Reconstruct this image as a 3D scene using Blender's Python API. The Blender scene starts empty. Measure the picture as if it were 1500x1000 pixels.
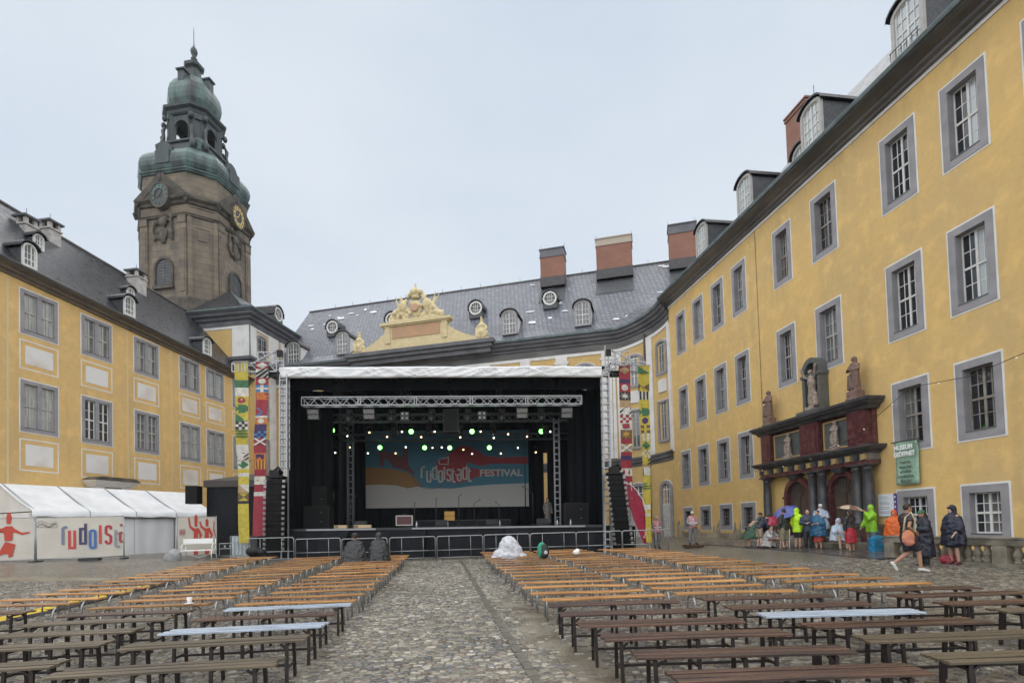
import bpy, math, random
import numpy as np
from mathutils import Vector, Matrix
R = math.radians
rnd = random.Random(11)
sc = bpy.context.scene
col = sc.collection

# ------------------------------------------------------------------ camera, sky, sun, exposure
cd = bpy.data.cameras.new('camera')
cam = bpy.data.objects.new('camera', cd)
col.objects.link(cam)
sc.camera = cam
cd.sensor_fit = 'HORIZONTAL'
cd.sensor_width = 36.0
cd.lens = 36.0 * 800 / 1500
cd.shift_y = 243.5 / 1500
cd.clip_start = 0.1
cd.clip_end = 2000
cam.matrix_world = (Matrix.Translation((0, 0, 1.65)) @ Matrix.Rotation(R(91.8), 4, 'X') @ Matrix.Rotation(R(-1.72), 4, 'Z'))

SUN_EL, SUN_AZ = 66.0, 185.0            # high, behind the camera (azimuth clockwise from +Y)
w = bpy.data.worlds.new('World')
sc.world = w
w.use_nodes = True
wn = w.node_tree
bg = wn.nodes['Background']
sky = wn.nodes.new('ShaderNodeTexSky')
sky.sky_type = 'NISHITA'
sky.sun_disc = False
sky.sun_elevation = R(SUN_EL)
sky.sun_rotation = R(SUN_AZ)
tc = wn.nodes.new('ShaderNodeTexCoord')
mp = wn.nodes.new('ShaderNodeMapping')
mp.inputs['Scale'].default_value = (1, 1, 2.2)
nz = wn.nodes.new('ShaderNodeTexNoise')
nz.inputs['Scale'].default_value = 1.6
nz.inputs['Detail'].default_value = 5
rm = wn.nodes.new('ShaderNodeValToRGB')
rm.color_ramp.elements[0].position = 0.3
rm.color_ramp.elements[0].color = (0.65, 0.74, 0.845, 1)
rm.color_ramp.elements[1].position = 0.72
rm.color_ramp.elements[1].color = (0.82, 0.885, 0.955, 1)
vs = wn.nodes.new('ShaderNodeVectorMath')
vs.operation = 'SCALE'
vs.inputs['Scale'].default_value = 7.6
mx = wn.nodes.new('ShaderNodeMix')
mx.data_type = 'RGBA'
mx.inputs[0].default_value = 0.9
wn.links.new(tc.outputs['Generated'], mp.inputs['Vector'])
wn.links.new(mp.outputs['Vector'], nz.inputs['Vector'])
wn.links.new(nz.outputs['Fac'], rm.inputs['Fac'])
wn.links.new(rm.outputs['Color'], vs.inputs[0])
wn.links.new(sky.outputs['Color'], mx.inputs[6])
wn.links.new(vs.outputs['Vector'], mx.inputs[7])
wn.links.new(mx.outputs[2], bg.inputs['Color'])
bg.inputs['Strength'].default_value = 0.066

sd = bpy.data.lights.new('sun', 'SUN')
sd.energy = 1.5
sd.angle = R(150)
sd.color = (1.0, 0.96, 0.9)
sun = bpy.data.objects.new('sun', sd)
col.objects.link(sun)
sdir = Vector((math.sin(R(SUN_AZ)) * math.cos(R(SUN_EL)), math.cos(R(SUN_AZ)) * math.cos(R(SUN_EL)), math.sin(R(SUN_EL))))
sun.rotation_euler = (-sdir).to_track_quat('-Z', 'Y').to_euler()
sun.location = (0, -20, 40)

sc.view_settings.view_transform = 'Standard'
sc.view_settings.look = 'None'
sc.view_settings.exposure = 1.02
sc.view_settings.gamma = 1.0
sc.view_settings.use_curve_mapping = False
sc.cycles.max_bounces = 6
sc.cycles.diffuse_bounces = 3
sc.cycles.glossy_bounces = 3

# ------------------------------------------------------------------ helpers
def tag(o, label=None, cat=None, group=None, kind=None):
    if label: o['label'] = label
    if cat: o['category'] = cat
    if group: o['group'] = group
    if kind: o['kind'] = kind
    return o

def thing(name, label, cat, loc=(0, 0, 0), rot=(0, 0, 0), group=None):
    o = bpy.data.objects.new(name, None)
    o.empty_display_size = 0.1
    col.objects.link(o)
    o.location = loc
    o.rotation_euler = (0, 0, rot) if isinstance(rot, (int, float)) else tuple(rot)
    return tag(o, label, cat, group)

def inst(name, mesh, parent=None, loc=(0, 0, 0), rot=(0, 0, 0), scale=None):
    o = bpy.data.objects.new(name, mesh)
    col.objects.link(o)
    o.location = loc
    o.rotation_euler = (0, 0, rot) if isinstance(rot, (int, float)) else tuple(rot)
    if scale: o.scale = scale
    if parent: o.parent = parent
    return o

def copy_tree(o, parent=None):
    c = o.copy()
    col.objects.link(c)
    if parent: c.parent = parent
    for ch in o.children: copy_tree(ch, c)
    return c

class MB:
    """collects shapes into one mesh"""
    def __init__(s):
        s.v = []; s.f = []; s.m = []; s.sm = []
    def add(s, vs, fs, mi=0, smooth=False):
        b = len(s.v)
        s.v += [tuple(p) for p in vs]
        for f in fs:
            s.f.append(tuple(i + b for i in f)); s.m.append(mi); s.sm.append(smooth)
        return s
    def box(s, x0, x1, y0, y1, z0, z1, mi=0):
        vs = [(x0, y0, z0), (x1, y0, z0), (x1, y1, z0), (x0, y1, z0), (x0, y0, z1), (x1, y0, z1), (x1, y1, z1), (x0, y1, z1)]
        return s.add(vs, [(0, 3, 2, 1), (4, 5, 6, 7), (0, 1, 5, 4), (1, 2, 6, 5), (2, 3, 7, 6), (3, 0, 4, 7)], mi)
    def bar(s, p, q, w, h=None, mi=0, up=(0, 0, 1)):
        p = Vector(p); q = Vector(q); h = w if h is None else h
        d = (q - p).normalized(); u = Vector(up)
        if abs(d.dot(u)) > 0.98: u = Vector((0, 1, 0))
        a = d.cross(u).normalized() * w / 2; b = a.cross(d).normalized() * h / 2
        vs = [p - a - b, p + a - b, p + a + b, p - a + b, q - a - b, q + a - b, q + a + b, q - a + b]
        return s.add(vs, [(0, 3, 2, 1), (4, 5, 6, 7), (0, 1, 5, 4), (1, 2, 6, 5), (2, 3, 7, 6), (3, 0, 4, 7)], mi)
    def tube(s, path, r, n=8, mi=0, caps=True, smooth=True, sy=1.0):
        P = [Vector(p) for p in path]; k = len(P)
        rr = r if isinstance(r, (list, tuple)) else [r] * k
        d0 = (P[1] - P[0]).normalized()
        u = Vector((0, 0, 1)) if abs(d0.z) < 0.95 else Vector((0, 1, 0))
        vs = []
        for i in range(k):
            d = ((P[min(i + 1, k - 1)] - P[max(i - 1, 0)])).normalized()
            a = d.cross(u)
            if a.length < 1e-4: a = d.cross(Vector((1, 0, 0)))
            a.normalize(); b = a.cross(d).normalized(); u = b
            for j in range(n):
                t = 2 * math.pi * j / n
                vs.append(P[i] + a * math.cos(t) * rr[i] + b * math.sin(t) * rr[i] * sy)
        fs = [(i * n + j, i * n + (j + 1) % n, (i + 1) * n + (j + 1) % n, (i + 1) * n + j) for i in range(k - 1) for j in range(n)]
        s.add(vs, fs, mi, smooth)
        if caps:
            b0 = len(s.v) - len(vs)
            s.f.append(tuple(b0 + j for j in reversed(range(n)))); s.m.append(mi); s.sm.append(False)
            s.f.append(tuple(b0 + (k - 1) * n + j for j in range(n))); s.m.append(mi); s.sm.append(False)
        return s
    def rings(s, rings, mi=0, smooth=True, caps=True, closed=True):
        n = len(rings[0]); k = len(rings)
        vs = [p for r in rings for p in r]
        m = n if closed else n - 1
        fs = [(i * n + j, i * n + (j + 1) % n, (i + 1) * n + (j + 1) % n, (i + 1) * n + j) for i in range(k - 1) for j in range(m)]
        s.add(vs, fs, mi, smooth)
        if caps and closed:
            b0 = len(s.v) - len(vs)
            s.f.append(tuple(b0 + j for j in reversed(range(n)))); s.m.append(mi); s.sm.append(False)
            s.f.append(tuple(b0 + (k - 1) * n + j for j in range(n))); s.m.append(mi); s.sm.append(False)
        return s
    def lathe(s, prof, n=12, c=(0, 0, 0), mi=0, smooth=True, sx=1.0, sy=1.0):
        return s.rings([[(c[0] + r * sx * math.cos(2 * math.pi * j / n), c[1] + r * sy * math.sin(2 * math.pi * j / n), c[2] + z) for j in range(n)] for r, z in prof], mi, smooth)
    def ball(s, c, rx, ry=None, rz=None, n=10, k=7, mi=0, M=None):
        ry = rx if ry is None else ry; rz = rx if rz is None else rz
        rs = []
        for i in range(k):
            a = -math.pi / 2 + math.pi * (i + 0.15) / (k - 0.7)
            rs.append([(math.cos(a) * math.cos(2 * math.pi * j / n) * rx, math.cos(a) * math.sin(2 * math.pi * j / n) * ry, math.sin(a) * rz) for j in range(n)])
        rs = [[(Vector(c) + (M @ Vector(p) if M else Vector(p))) for p in r] for r in rs]
        return s.rings(rs, mi, True)
    def poly(s, pts, ext, mi=0):
        """closed planar outline extruded by a vector"""
        n = len(pts); e = Vector(ext)
        vs = [Vector(p) for p in pts] + [Vector(p) + e for p in pts]
        fs = [tuple(reversed(range(n))), tuple(range(n, 2 * n))] + [(i, (i + 1) % n, n + (i + 1) % n, n + i) for i in range(n)]
        return s.add(vs, fs, mi)
    def ribbon(s, pts, wd, fn, ext, mi=0, closed=False):
        """flat stroke of constant width through 2-D points; fn maps (x, y) to 3-D"""
        P = [Vector((p[0], p[1])) for p in pts]; n = len(P); L = []; Rr = []
        for i in range(n):
            a = P[i] - P[i - 1] if (i > 0 or closed) else P[1] - P[0]
            b = P[(i + 1) % n] - P[i] if (i < n - 1 or closed) else a
            a = a.normalized(); b = b.normalized(); t = (a + b)
            t = t.normalized() if t.length > 1e-6 else a
            nrm = Vector((-t.y, t.x)); k = wd / 2 / max(0.5, nrm.dot(Vector((-a.y, a.x))))
            L.append(P[i] + nrm * k); Rr.append(P[i] - nrm * k)
        e = Vector(ext)
        for i in range(n if closed else n - 1):
            j = (i + 1) % n
            q = [Vector(fn(*L[i])), Vector(fn(*Rr[i])), Vector(fn(*Rr[j])), Vector(fn(*L[j]))]
            s.add(q + [p + e for p in q], [(3, 2, 1, 0), (4, 5, 6, 7), (0, 1, 5, 4), (2, 3, 7, 6), (1, 2, 6, 5), (3, 0, 4, 7)], mi)
        return s
    def mesh(s, name, mats):
        me = bpy.data.meshes.new(name)
        me.from_pydata(s.v, [], s.f)
        for m in (mats if isinstance(mats, (list, tuple)) else [mats]): me.materials.append(m)
        me.polygons.foreach_set('material_index', s.m)
        me.polygons.foreach_set('use_smooth', s.sm)
        me.update()
        return me
    def build(s, name, mats, parent=None, loc=(0, 0, 0), rot=(0, 0, 0)):
        return inst(name, s.mesh(name, mats), parent, loc, rot)

def fix_normals(o):
    import bmesh
    bm = bmesh.new(); bm.from_mesh(o.data)
    bmesh.ops.recalc_face_normals(bm, faces=bm.faces)
    bm.to_mesh(o.data); bm.free()
    return o

def S(t):
    t = min(1.0, max(0.0, t)); return t * t * (3 - 2 * t)
def gz(x, y):
    """height of the courtyard"""
    return .15 * S((y - 6) / 20) + .5 * S((-x - 6) / 14) * S((y - 8) / 14) + .25 * S((x - 8) / 6) * S((y - 16) / 15)

# ------------------------------------------------------------------ materials
def mat(name, c, rough=0.6, metal=0.0, c2=None, ns=3.0, nd=6, lo=0.35, hi=0.65, bump=0.0, bs=30.0, spec=0.5, stretch=(1, 1, 1), emit=None, rvar=0.0, rand=False, coat=0.0, tint=0.0):
    m = bpy.data.materials.new(name); m.use_nodes = True
    nt = m.node_tree; N = nt.nodes; L = nt.links
    b = N['Principled BSDF']
    b.inputs['Base Color'].default_value = (*c, 1)
    b.inputs['Roughness'].default_value = rough
    b.inputs['Metallic'].default_value = metal
    b.inputs['Specular IOR Level'].default_value = spec
    if coat:
        b.inputs['Coat Weight'].default_value = coat; b.inputs['Coat Roughness'].default_value = 0.15
    if emit:
        b.inputs['Emission Color'].default_value = (*emit[0], 1); b.inputs['Emission Strength'].default_value = emit[1]
    need = c2 is not None or bump or rvar
    if need:
        t = N.new('ShaderNodeTexCoord'); mpn = N.new('ShaderNodeMapping')
        mpn.inputs['Scale'].default_value = stretch
        L.new(t.outputs['Object'], mpn.inputs['Vector'])
        vec = mpn.outputs['Vector']
        if rand:
            oi = N.new('ShaderNodeObjectInfo'); va = N.new('ShaderNodeVectorMath'); va.operation = 'ADD'
            sc_ = N.new('ShaderNodeVectorMath'); sc_.operation = 'SCALE'; sc_.inputs[0].default_value = (31, 17, 23)
            L.new(oi.outputs['Random'], sc_.inputs['Scale']); L.new(sc_.outputs['Vector'], va.inputs[1]); L.new(vec, va.inputs[0])
            vec = va.outputs['Vector']
    if c2 is not None:
        n1 = N.new('ShaderNodeTexNoise'); n1.inputs['Scale'].default_value = ns; n1.inputs['Detail'].default_value = nd
        L.new(vec, n1.inputs['Vector'])
        r = N.new('ShaderNodeValToRGB')
        r.color_ramp.elements[0].position = lo; r.color_ramp.elements[0].color = (*c, 1)
        r.color_ramp.elements[1].position = hi; r.color_ramp.elements[1].color = (*c2, 1)
        L.new(n1.outputs['Fac'], r.inputs['Fac'])
        out = r.outputs['Color']
        if tint:
            oi2 = N.new('ShaderNodeObjectInfo'); mr = N.new('ShaderNodeMapRange')
            mr.inputs['To Min'].default_value = 1 - tint; mr.inputs['To Max'].default_value = 1 + tint
            L.new(oi2.outputs['Random'], mr.inputs['Value'])
            sm = N.new('ShaderNodeVectorMath'); sm.operation = 'SCALE'
            L.new(out, sm.inputs[0]); L.new(mr.outputs['Result'], sm.inputs['Scale']); out = sm.outputs['Vector']
        L.new(out, b.inputs['Base Color'])
        if rvar:
            mr2 = N.new('ShaderNodeMapRange'); mr2.inputs['From Min'].default_value = 0.3; mr2.inputs['From Max'].default_value = 0.7
            mr2.inputs['To Min'].default_value = max(0.02, rough - rvar); mr2.inputs['To Max'].default_value = min(1, rough + rvar)
            L.new(n1.outputs['Fac'], mr2.inputs['Value']); L.new(mr2.outputs['Result'], b.inputs['Roughness'])
    if bump:
        n2 = N.new('ShaderNodeTexNoise'); n2.inputs['Scale'].default_value = bs; n2.inputs['Detail'].default_value = 4
        L.new(vec, n2.inputs['Vector'])
        bp = N.new('ShaderNodeBump'); bp.inputs['Strength'].default_value = bump; bp.inputs['Distance'].default_value = 0.02
        L.new(n2.outputs['Fac'], bp.inputs['Height']); L.new(bp.outputs['Normal'], b.inputs['Normal'])
    return m

def plaster(name, c, streak, patch):
    """limewash with large soft patches, fine mottling and rain streaks"""
    m = bpy.data.materials.new(name); m.use_nodes = True
    N = m.node_tree.nodes; L = m.node_tree.links; b = N['Principled BSDF']
    b.inputs['Roughness'].default_value = 0.75; b.inputs['Specular IOR Level'].default_value = 0.25
    t = N.new('ShaderNodeTexCoord')
    def noise(scale, detail, st):
        mpn = N.new('ShaderNodeMapping'); mpn.inputs['Scale'].default_value = st
        L.new(t.outputs['Object'], mpn.inputs['Vector'])
        n = N.new('ShaderNodeTexNoise'); n.inputs['Scale'].default_value = scale; n.inputs['Detail'].default_value = detail
        n.inputs['Roughness'].default_value = 0.6
        L.new(mpn.outputs['Vector'], n.inputs['Vector']); return n.outputs['Fac']
    def mixc(a, bcol, fac, lo, hi, amt):
        mr = N.new('ShaderNodeMapRange'); mr.inputs['From Min'].default_value = lo; mr.inputs['From Max'].default_value = hi
        mr.inputs['To Min'].default_value = 0; mr.inputs['To Max'].default_value = amt; L.new(fac, mr.inputs['Value'])
        x = N.new('ShaderNodeMix'); x.data_type = 'RGBA'
        L.new(mr.outputs['Result'], x.inputs[0])
        if isinstance(a, tuple): x.inputs[6].default_value = (*a, 1)
        else: L.new(a, x.inputs[6])
        x.inputs[7].default_value = (*bcol, 1); return x.outputs[2]
    o = mixc(c, patch, noise(0.22, 8, (1, 1, 1)), 0.40, 0.62, 0.95)
    o = mixc(o, streak, noise(0.9, 7, (1.0, 1.0, 0.13)), 0.52, 0.80, 0.6)
    o = mixc(o, tuple(x * 0.78 for x in c), noise(4.0, 9, (1, 1, 1)), 0.48, 0.72, 0.5)
    o = mixc(o, tuple(min(1, x * 1.2) for x in c), noise(1.3, 7, (1, 1, 1)), 0.50, 0.70, 0.6)
    L.new(o, b.inputs['Base Color'])
    n2 = N.new('ShaderNodeTexNoise'); n2.inputs['Scale'].default_value = 9; n2.inputs['Detail'].default_value = 8
    L.new(t.outputs['Object'], n2.inputs['Vector'])
    bp = N.new('ShaderNodeBump'); bp.inputs['Strength'].default_value = 0.35; bp.inputs['Distance'].default_value = 0.03
    L.new(n2.outputs['Fac'], bp.inputs['Height']); L.new(bp.outputs['Normal'], b.inputs['Normal'])
    return m

def coursed(name, c1, c2, cm, bw, bh, rough, mortar=0.012, plane='XZ', bump=0.5, stain=None, rvar=0.12, uv=False):
    """courses of slates / bricks / ashlar far away: brick texture plus noise"""
    m = bpy.data.materials.new(name); m.use_nodes = True
    N = m.node_tree.nodes; L = m.node_tree.links; b = N['Principled BSDF']
    t = N.new('ShaderNodeTexCoord'); sp = N.new('ShaderNodeSeparateXYZ'); cb = N.new('ShaderNodeCombineXYZ')
    if uv:
        L.new(t.outputs['UV'], cb.inputs[0]) if False else None
        vec = t.outputs['UV']
    else:
        L.new(t.outputs['Object'], sp.inputs[0])
        if plane == 'XZ':
            ad = N.new('ShaderNodeMath'); ad.operation = 'ADD'; L.new(sp.outputs[0], ad.inputs[0]); L.new(sp.outputs[1], ad.inputs[1])
            L.new(ad.outputs[0], cb.inputs[0]); L.new(sp.outputs[2], cb.inputs[1])
        else:
            L.new(sp.outputs[0], cb.inputs[0]); L.new(sp.outputs[1], cb.inputs[1])
        vec = cb.outputs[0]
    br = N.new('ShaderNodeTexBrick'); br.inputs['Scale'].default_value = 1
    br.inputs['Color1'].default_value = (*c1, 1); br.inputs['Color2'].default_value = (*c2, 1); br.inputs['Mortar'].default_value = (*cm, 1)
    br.inputs['Mortar Size'].default_value = mortar; br.inputs['Brick Width'].default_value = bw; br.inputs['Row Height'].default_value = bh
    L.new(vec, br.inputs['Vector'])
    n1 = N.new('ShaderNodeTexNoise'); n1.inputs['Scale'].default_value = 0.8; n1.inputs['Detail'].default_value = 8
    L.new(t.outputs['Object'], n1.inputs['Vector'])
    x = N.new('ShaderNodeMix'); x.data_type = 'RGBA'
    mr = N.new('ShaderNodeMapRange'); mr.inputs['From Min'].default_value = 0.45; mr.inputs['From Max'].default_value = 0.75; mr.inputs['To Max'].default_value = 0.8
    L.new(n1.outputs['Fac'], mr.inputs['Value']); L.new(mr.outputs['Result'], x.inputs[0])
    L.new(br.outputs['Color'], x.inputs[6]); x.inputs[7].default_value = (*(stain or tuple(v * 0.5 for v in c1)), 1)
    L.new(x.outputs[2], b.inputs['Base Color'])
    n3 = N.new('ShaderNodeTexNoise'); n3.inputs['Scale'].default_value = 3.0; n3.inputs['Detail'].default_value = 6
    L.new(t.outputs['Object'], n3.inputs['Vector'])
    m3 = N.new('ShaderNodeMapRange'); m3.inputs['From Min'].default_value = 0.3; m3.inputs['From Max'].default_value = 0.7
    m3.inputs['To Min'].default_value = max(0.05, rough - rvar); m3.inputs['To Max'].default_value = rough + rvar
    L.new(n3.outputs['Fac'], m3.inputs['Value']); L.new(m3.outputs['Result'], b.inputs['Roughness'])
    sub = N.new('ShaderNodeMath'); sub.operation = 'SUBTRACT'
    L.new(n3.outputs['Fac'], sub.inputs[0]); L.new(br.outputs['Fac'], sub.inputs[1])
    bp = N.new('ShaderNodeBump'); bp.inputs['Strength'].default_value = bump; bp.inputs['Distance'].default_value = 0.03
    L.new(sub.outputs[0], bp.inputs['Height']); L.new(bp.outputs['Normal'], b.inputs['Normal'])
    return m

M = {}
M['wall_r'] = plaster('yellow_limewash', (0.70, 0.475, 0.18), (0.38, 0.285, 0.15), (0.61, 0.43, 0.195))
M['wall_l'] = plaster('orange_limewash', (0.69, 0.465, 0.185), (0.42, 0.30, 0.15), (0.61, 0.425, 0.19))
M['wall_b'] = plaster('pale_yellow_limewash', (0.61, 0.42, 0.175), (0.45, 0.33, 0.18), (0.60, 0.42, 0.17))
M['cream'] = mat('cream_stone', (0.66, 0.55, 0.31), 0.7, c2=(0.56, 0.46, 0.27), ns=2.5, bump=0.2, bs=12)
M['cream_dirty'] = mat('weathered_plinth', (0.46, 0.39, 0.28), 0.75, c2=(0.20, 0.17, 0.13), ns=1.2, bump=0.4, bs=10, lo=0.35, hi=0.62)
M['stone'] = mat('grey_lilac_stone', (0.31, 0.30, 0.315), 0.65, c2=(0.235, 0.23, 0.245), ns=1.5, bump=0.2, bs=25)
M['stone_dark'] = mat('dark_grey_moulding', (0.13, 0.13, 0.145), 0.55, c2=(0.075, 0.08, 0.09), ns=0.9, nd=8, bump=0.25, bs=14)
M['trim'] = mat('white_limewash_trim', (0.74, 0.73, 0.72), 0.65, c2=(0.55, 0.53, 0.50), ns=1.2, nd=8, lo=0.45, hi=0.8)
M['panel'] = mat('white_panel', (0.70, 0.69, 0.68), 0.7, c2=(0.55, 0.46, 0.38), ns=0.55, nd=8, lo=0.5, hi=0.75)
M['sash'] = mat('white_window_paint', (0.72, 0.72, 0.70), 0.45, c2=(0.6, 0.6, 0.57), ns=3)
M['sash_old'] = mat('weathered_window_wood', (0.20, 0.165, 0.13), 0.6, c2=(0.33, 0.30, 0.27), ns=3)
M['sash_grey'] = mat('grey_window_paint', (0.36, 0.35, 0.33), 0.5, c2=(0.45, 0.44, 0.42), ns=3)
M['glass_dark'] = mat('dark_glass', (0.016, 0.019, 0.025), 0.05, spec=0.8)
M['glass_mid'] = mat('grey_glass', (0.085, 0.095, 0.10), 0.08, spec=0.9, c2=(0.15, 0.16, 0.17), ns=1.3)
M['glass_net'] = mat('glass_over_net_curtain', (0.44, 0.46, 0.43), 0.12, spec=0.8, c2=(0.27, 0.285, 0.275), ns=7, stretch=(1, 1, 0.12), rand=True)
M['glass_pale'] = mat('glass_curtain_and_sky_sheen', (0.42, 0.46, 0.48), 0.1, spec=0.9)  # pale curtain and sky reflection both put into the pane colour
M['slate'] = coursed('wet_grey_slate', (0.13, 0.138, 0.165), (0.20, 0.21, 0.245), (0.05, 0.052, 0.062), 0.40, 0.32, 0.34, 0.035, stain=(0.115, 0.122, 0.145), bump=0.7)
M['slate_dark'] = coursed('black_slate', (0.022, 0.0235, 0.028), (0.043, 0.045, 0.053), (0.010, 0.010, 0.012), 0.34, 0.27, 0.34, 0.03, stain=(0.03, 0.03, 0.034), bump=0.6)
M['slate_hang'] = mat('slate_cladding', (0.075, 0.08, 0.09), 0.45, c2=(0.04, 0.043, 0.05), ns=6, bump=0.5, bs=9)
M['verdigris'] = mat('verdigris_copper', (0.07, 0.135, 0.125), 0.38, c2=(0.022, 0.034, 0.036), ns=0.9, nd=9, bump=0.2, bs=8, stretch=(1, 1, 0.4), lo=0.38, hi=0.62)
M['verdigris_dk'] = mat('dark_oxidised_copper', (0.032, 0.052, 0.054), 0.42, c2=(0.016, 0.023, 0.026), ns=1.2, nd=8, bump=0.25, bs=8, stretch=(1, 1, 0.4))
M['sandstone'] = coursed('sooty_sandstone', (0.225, 0.18, 0.128), (0.155, 0.125, 0.092), (0.07, 0.058, 0.045), 1.25, 0.62, 0.75, 0.018, stain=(0.075, 0.07, 0.064), bump=0.55)
M['sandstone_dk'] = mat('blackened_sandstone', (0.115, 0.094, 0.07), 0.75, c2=(0.04, 0.036, 0.03), ns=1.1, nd=9, bump=0.35, bs=7)
M['brick'] = coursed('red_brick', (0.38, 0.145, 0.088), (0.29, 0.115, 0.075), (0.2, 0.14, 0.11), 0.26, 0.085, 0.75, 0.014, stain=(0.22, 0.105, 0.075))
M['brick_base'] = mat('dark_lead_flashing', (0.045, 0.043, 0.048), 0.5, c2=(0.07, 0.065, 0.07), ns=4)
M['gold'] = mat('gilding', (0.55, 0.40, 0.14), 0.4, 0.3)
M['porphyry'] = mat('dark_red_marble', (0.085, 0.026, 0.028), 0.3, c2=(0.16, 0.062, 0.06), ns=5, nd=8, lo=0.45, hi=0.7)
M['portal_dark'] = mat('black_portal_stone', (0.035, 0.036, 0.043), 0.4, c2=(0.075, 0.073, 0.075), ns=3, nd=8)
M['portal_slab'] = mat('grey_green_slab', (0.085, 0.098, 0.095), 0.4, c2=(0.12, 0.125, 0.12), ns=2.5)
M['ochre'] = mat('ochre_block', (0.42, 0.30, 0.12), 0.6)
M['door'] = mat('white_door_paint', (0.62, 0.62, 0.62), 0.5, c2=(0.48, 0.48, 0.47), ns=2)
M['door_brown'] = mat('brown_oak_door', (0.095, 0.07, 0.052), 0.5, c2=(0.06, 0.045, 0.035), ns=4, stretch=(3, 3, 0.4))
M['statue'] = mat('painted_statue_rose', (0.23, 0.13, 0.105), 0.7, c2=(0.115, 0.085, 0.07), ns=4, nd=8, bump=0.4, bs=18)
M['statue_pale'] = mat('pale_statue_stone', (0.36, 0.285, 0.235), 0.7, c2=(0.20, 0.155, 0.13), ns=5, nd=8, bump=0.4, bs=18)
M['balus'] = mat('mossy_sandstone', (0.29, 0.255, 0.205), 0.7, c2=(0.105, 0.10, 0.072), ns=2.2, nd=9, bump=0.4, bs=16)
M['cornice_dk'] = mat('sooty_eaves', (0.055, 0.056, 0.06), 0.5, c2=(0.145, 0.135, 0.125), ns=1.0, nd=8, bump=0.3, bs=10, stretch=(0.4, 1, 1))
M['roof_white'] = mat('white_roof_patch', (0.75, 0.78, 0.82), 0.5)  # even white for the small irregular patches on the slates
M['zinc'] = mat('zinc_gutter', (0.16, 0.20, 0.21), 0.45, 0.4, c2=(0.10, 0.125, 0.13), ns=2)
M['galv'] = mat('galvanised_steel', (0.42, 0.43, 0.44), 0.38, 0.75, c2=(0.32, 0.33, 0.34), ns=6)
M['alu'] = mat('aluminium_truss', (0.36, 0.365, 0.38), 0.38, 0.6)
M['alu_dull'] = mat('dull_truss', (0.30, 0.31, 0.33), 0.45, 0.5)
M['black_metal'] = mat('black_powder_coat', (0.02, 0.02, 0.022), 0.4, c2=(0.03, 0.028, 0.028), ns=8)
M['leg_dark'] = mat('dark_brown_steel', (0.014, 0.011, 0.011), 0.45, spec=0.35, c2=(0.028, 0.02, 0.018), ns=9)
M['drape'] = mat('black_stage_drape', (0.0045, 0.0075, 0.011), 0.7, spec=0.12, c2=(0.0025, 0.004, 0.006), ns=1.5, bump=0.5, bs=3, stretch=(3, 3, 0.3))
M['stage_black'] = mat('black_stage_skirt', (0.006, 0.0075, 0.0105), 0.6, spec=0.2, c2=(0.01, 0.012, 0.016), ns=3, bump=0.3, bs=5, stretch=(3, 3, .3))
M['stage_floor'] = mat('black_stage_floor', (0.014, 0.015, 0.018), 0.35, c2=(0.024, 0.025, 0.028), ns=2)
M['pa'] = mat('black_speaker_paint', (0.007, 0.007, 0.008), 0.5, spec=.3, c2=(0.012, 0.012, 0.012), ns=20)
M['pa_grille'] = mat('speaker_grille', (0.01, 0.01, 0.011), 0.7, spec=.2, bump=0.6, bs=90)
M['tarp'] = mat('white_pvc_tarp', (0.78, 0.79, 0.81), 0.4, c2=(0.66, 0.68, 0.70), ns=1.2, nd=7, bump=0.35, bs=2.2)
M['tarp_side'] = mat('white_pvc_wall', (0.82, 0.83, 0.85), 0.45, c2=(0.72, 0.74, 0.77), ns=1.0, nd=7, bump=0.6, bs=2.0, stretch=(1.6, 1.6, .5))
M['mesh_banner'] = mat('beige_mesh_banner', (0.58, 0.545, 0.48), 0.7, c2=(0.50, 0.47, 0.42), ns=1.0, bump=0.3, bs=2.5)
M['orange_wood'] = mat('wet_varnished_pine', (0.52, 0.27, 0.09), 0.26, c2=(0.25, 0.108, 0.038), ns=2.2, nd=9, bump=0.25, bs=25, stretch=(0.6, 9, 9), rand=True, tint=0.35, rvar=0.12)
M['dark_wood'] = mat('wet_weathered_slats', (0.105, 0.05, 0.032), 0.24, spec=0.45, c2=(0.034, 0.019, 0.015), ns=2.0, nd=9, bump=0.3, bs=25, stretch=(0.6, 9, 9), rand=True, tint=0.3, rvar=0.14)
M['olive_wood'] = mat('wet_olive_slats', (0.125, 0.098, 0.063), 0.32, spec=.4, c2=(0.06, 0.047, 0.033), ns=2.0, nd=9, bump=0.3, bs=25, stretch=(0.6, 9, 9), rand=True, tint=0.25, rvar=0.14)
M['sheen_wood'] = mat('pale_sky_sheen_slats', (0.40, 0.47, 0.56), 0.2, c2=(0.22, 0.23, 0.26), ns=3.5, nd=9, bump=0.25, bs=25, stretch=(0.7, 6, 6), rand=True, lo=0.5, hi=0.75)  # pale blue tone stands for sky reflected in the wet slats
M['paper'] = mat('white_paper', (0.8, 0.8, 0.79), 0.6)
M['black_rubber'] = mat('black_rubber', (0.022, 0.022, 0.024), 0.6)
M['yellow_paint'] = mat('yellow_cable_ramp', (0.70, 0.50, 0.03), 0.45)
M['skin'] = mat('skin', (0.50, 0.29, 0.20), 0.5, c2=(0.42, 0.23, 0.16), ns=8)
M['hair'] = mat('dark_hair', (0.025, 0.016, 0.011), 0.5, bump=0.5, bs=60)
M['eye'] = mat('dark_eye', (0.02, 0.015, 0.012), 0.2)
def flat(name, c, rough=0.6, metal=0.0, **k):
    if name not in M: M[name] = mat(name, c, rough, metal, **k)
    return M[name]
def cloth(name, c, rough=0.55):
    return flat(name, c, rough, c2=tuple(x * 0.72 for x in c), ns=5, nd=5, bump=0.35, bs=11)
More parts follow.
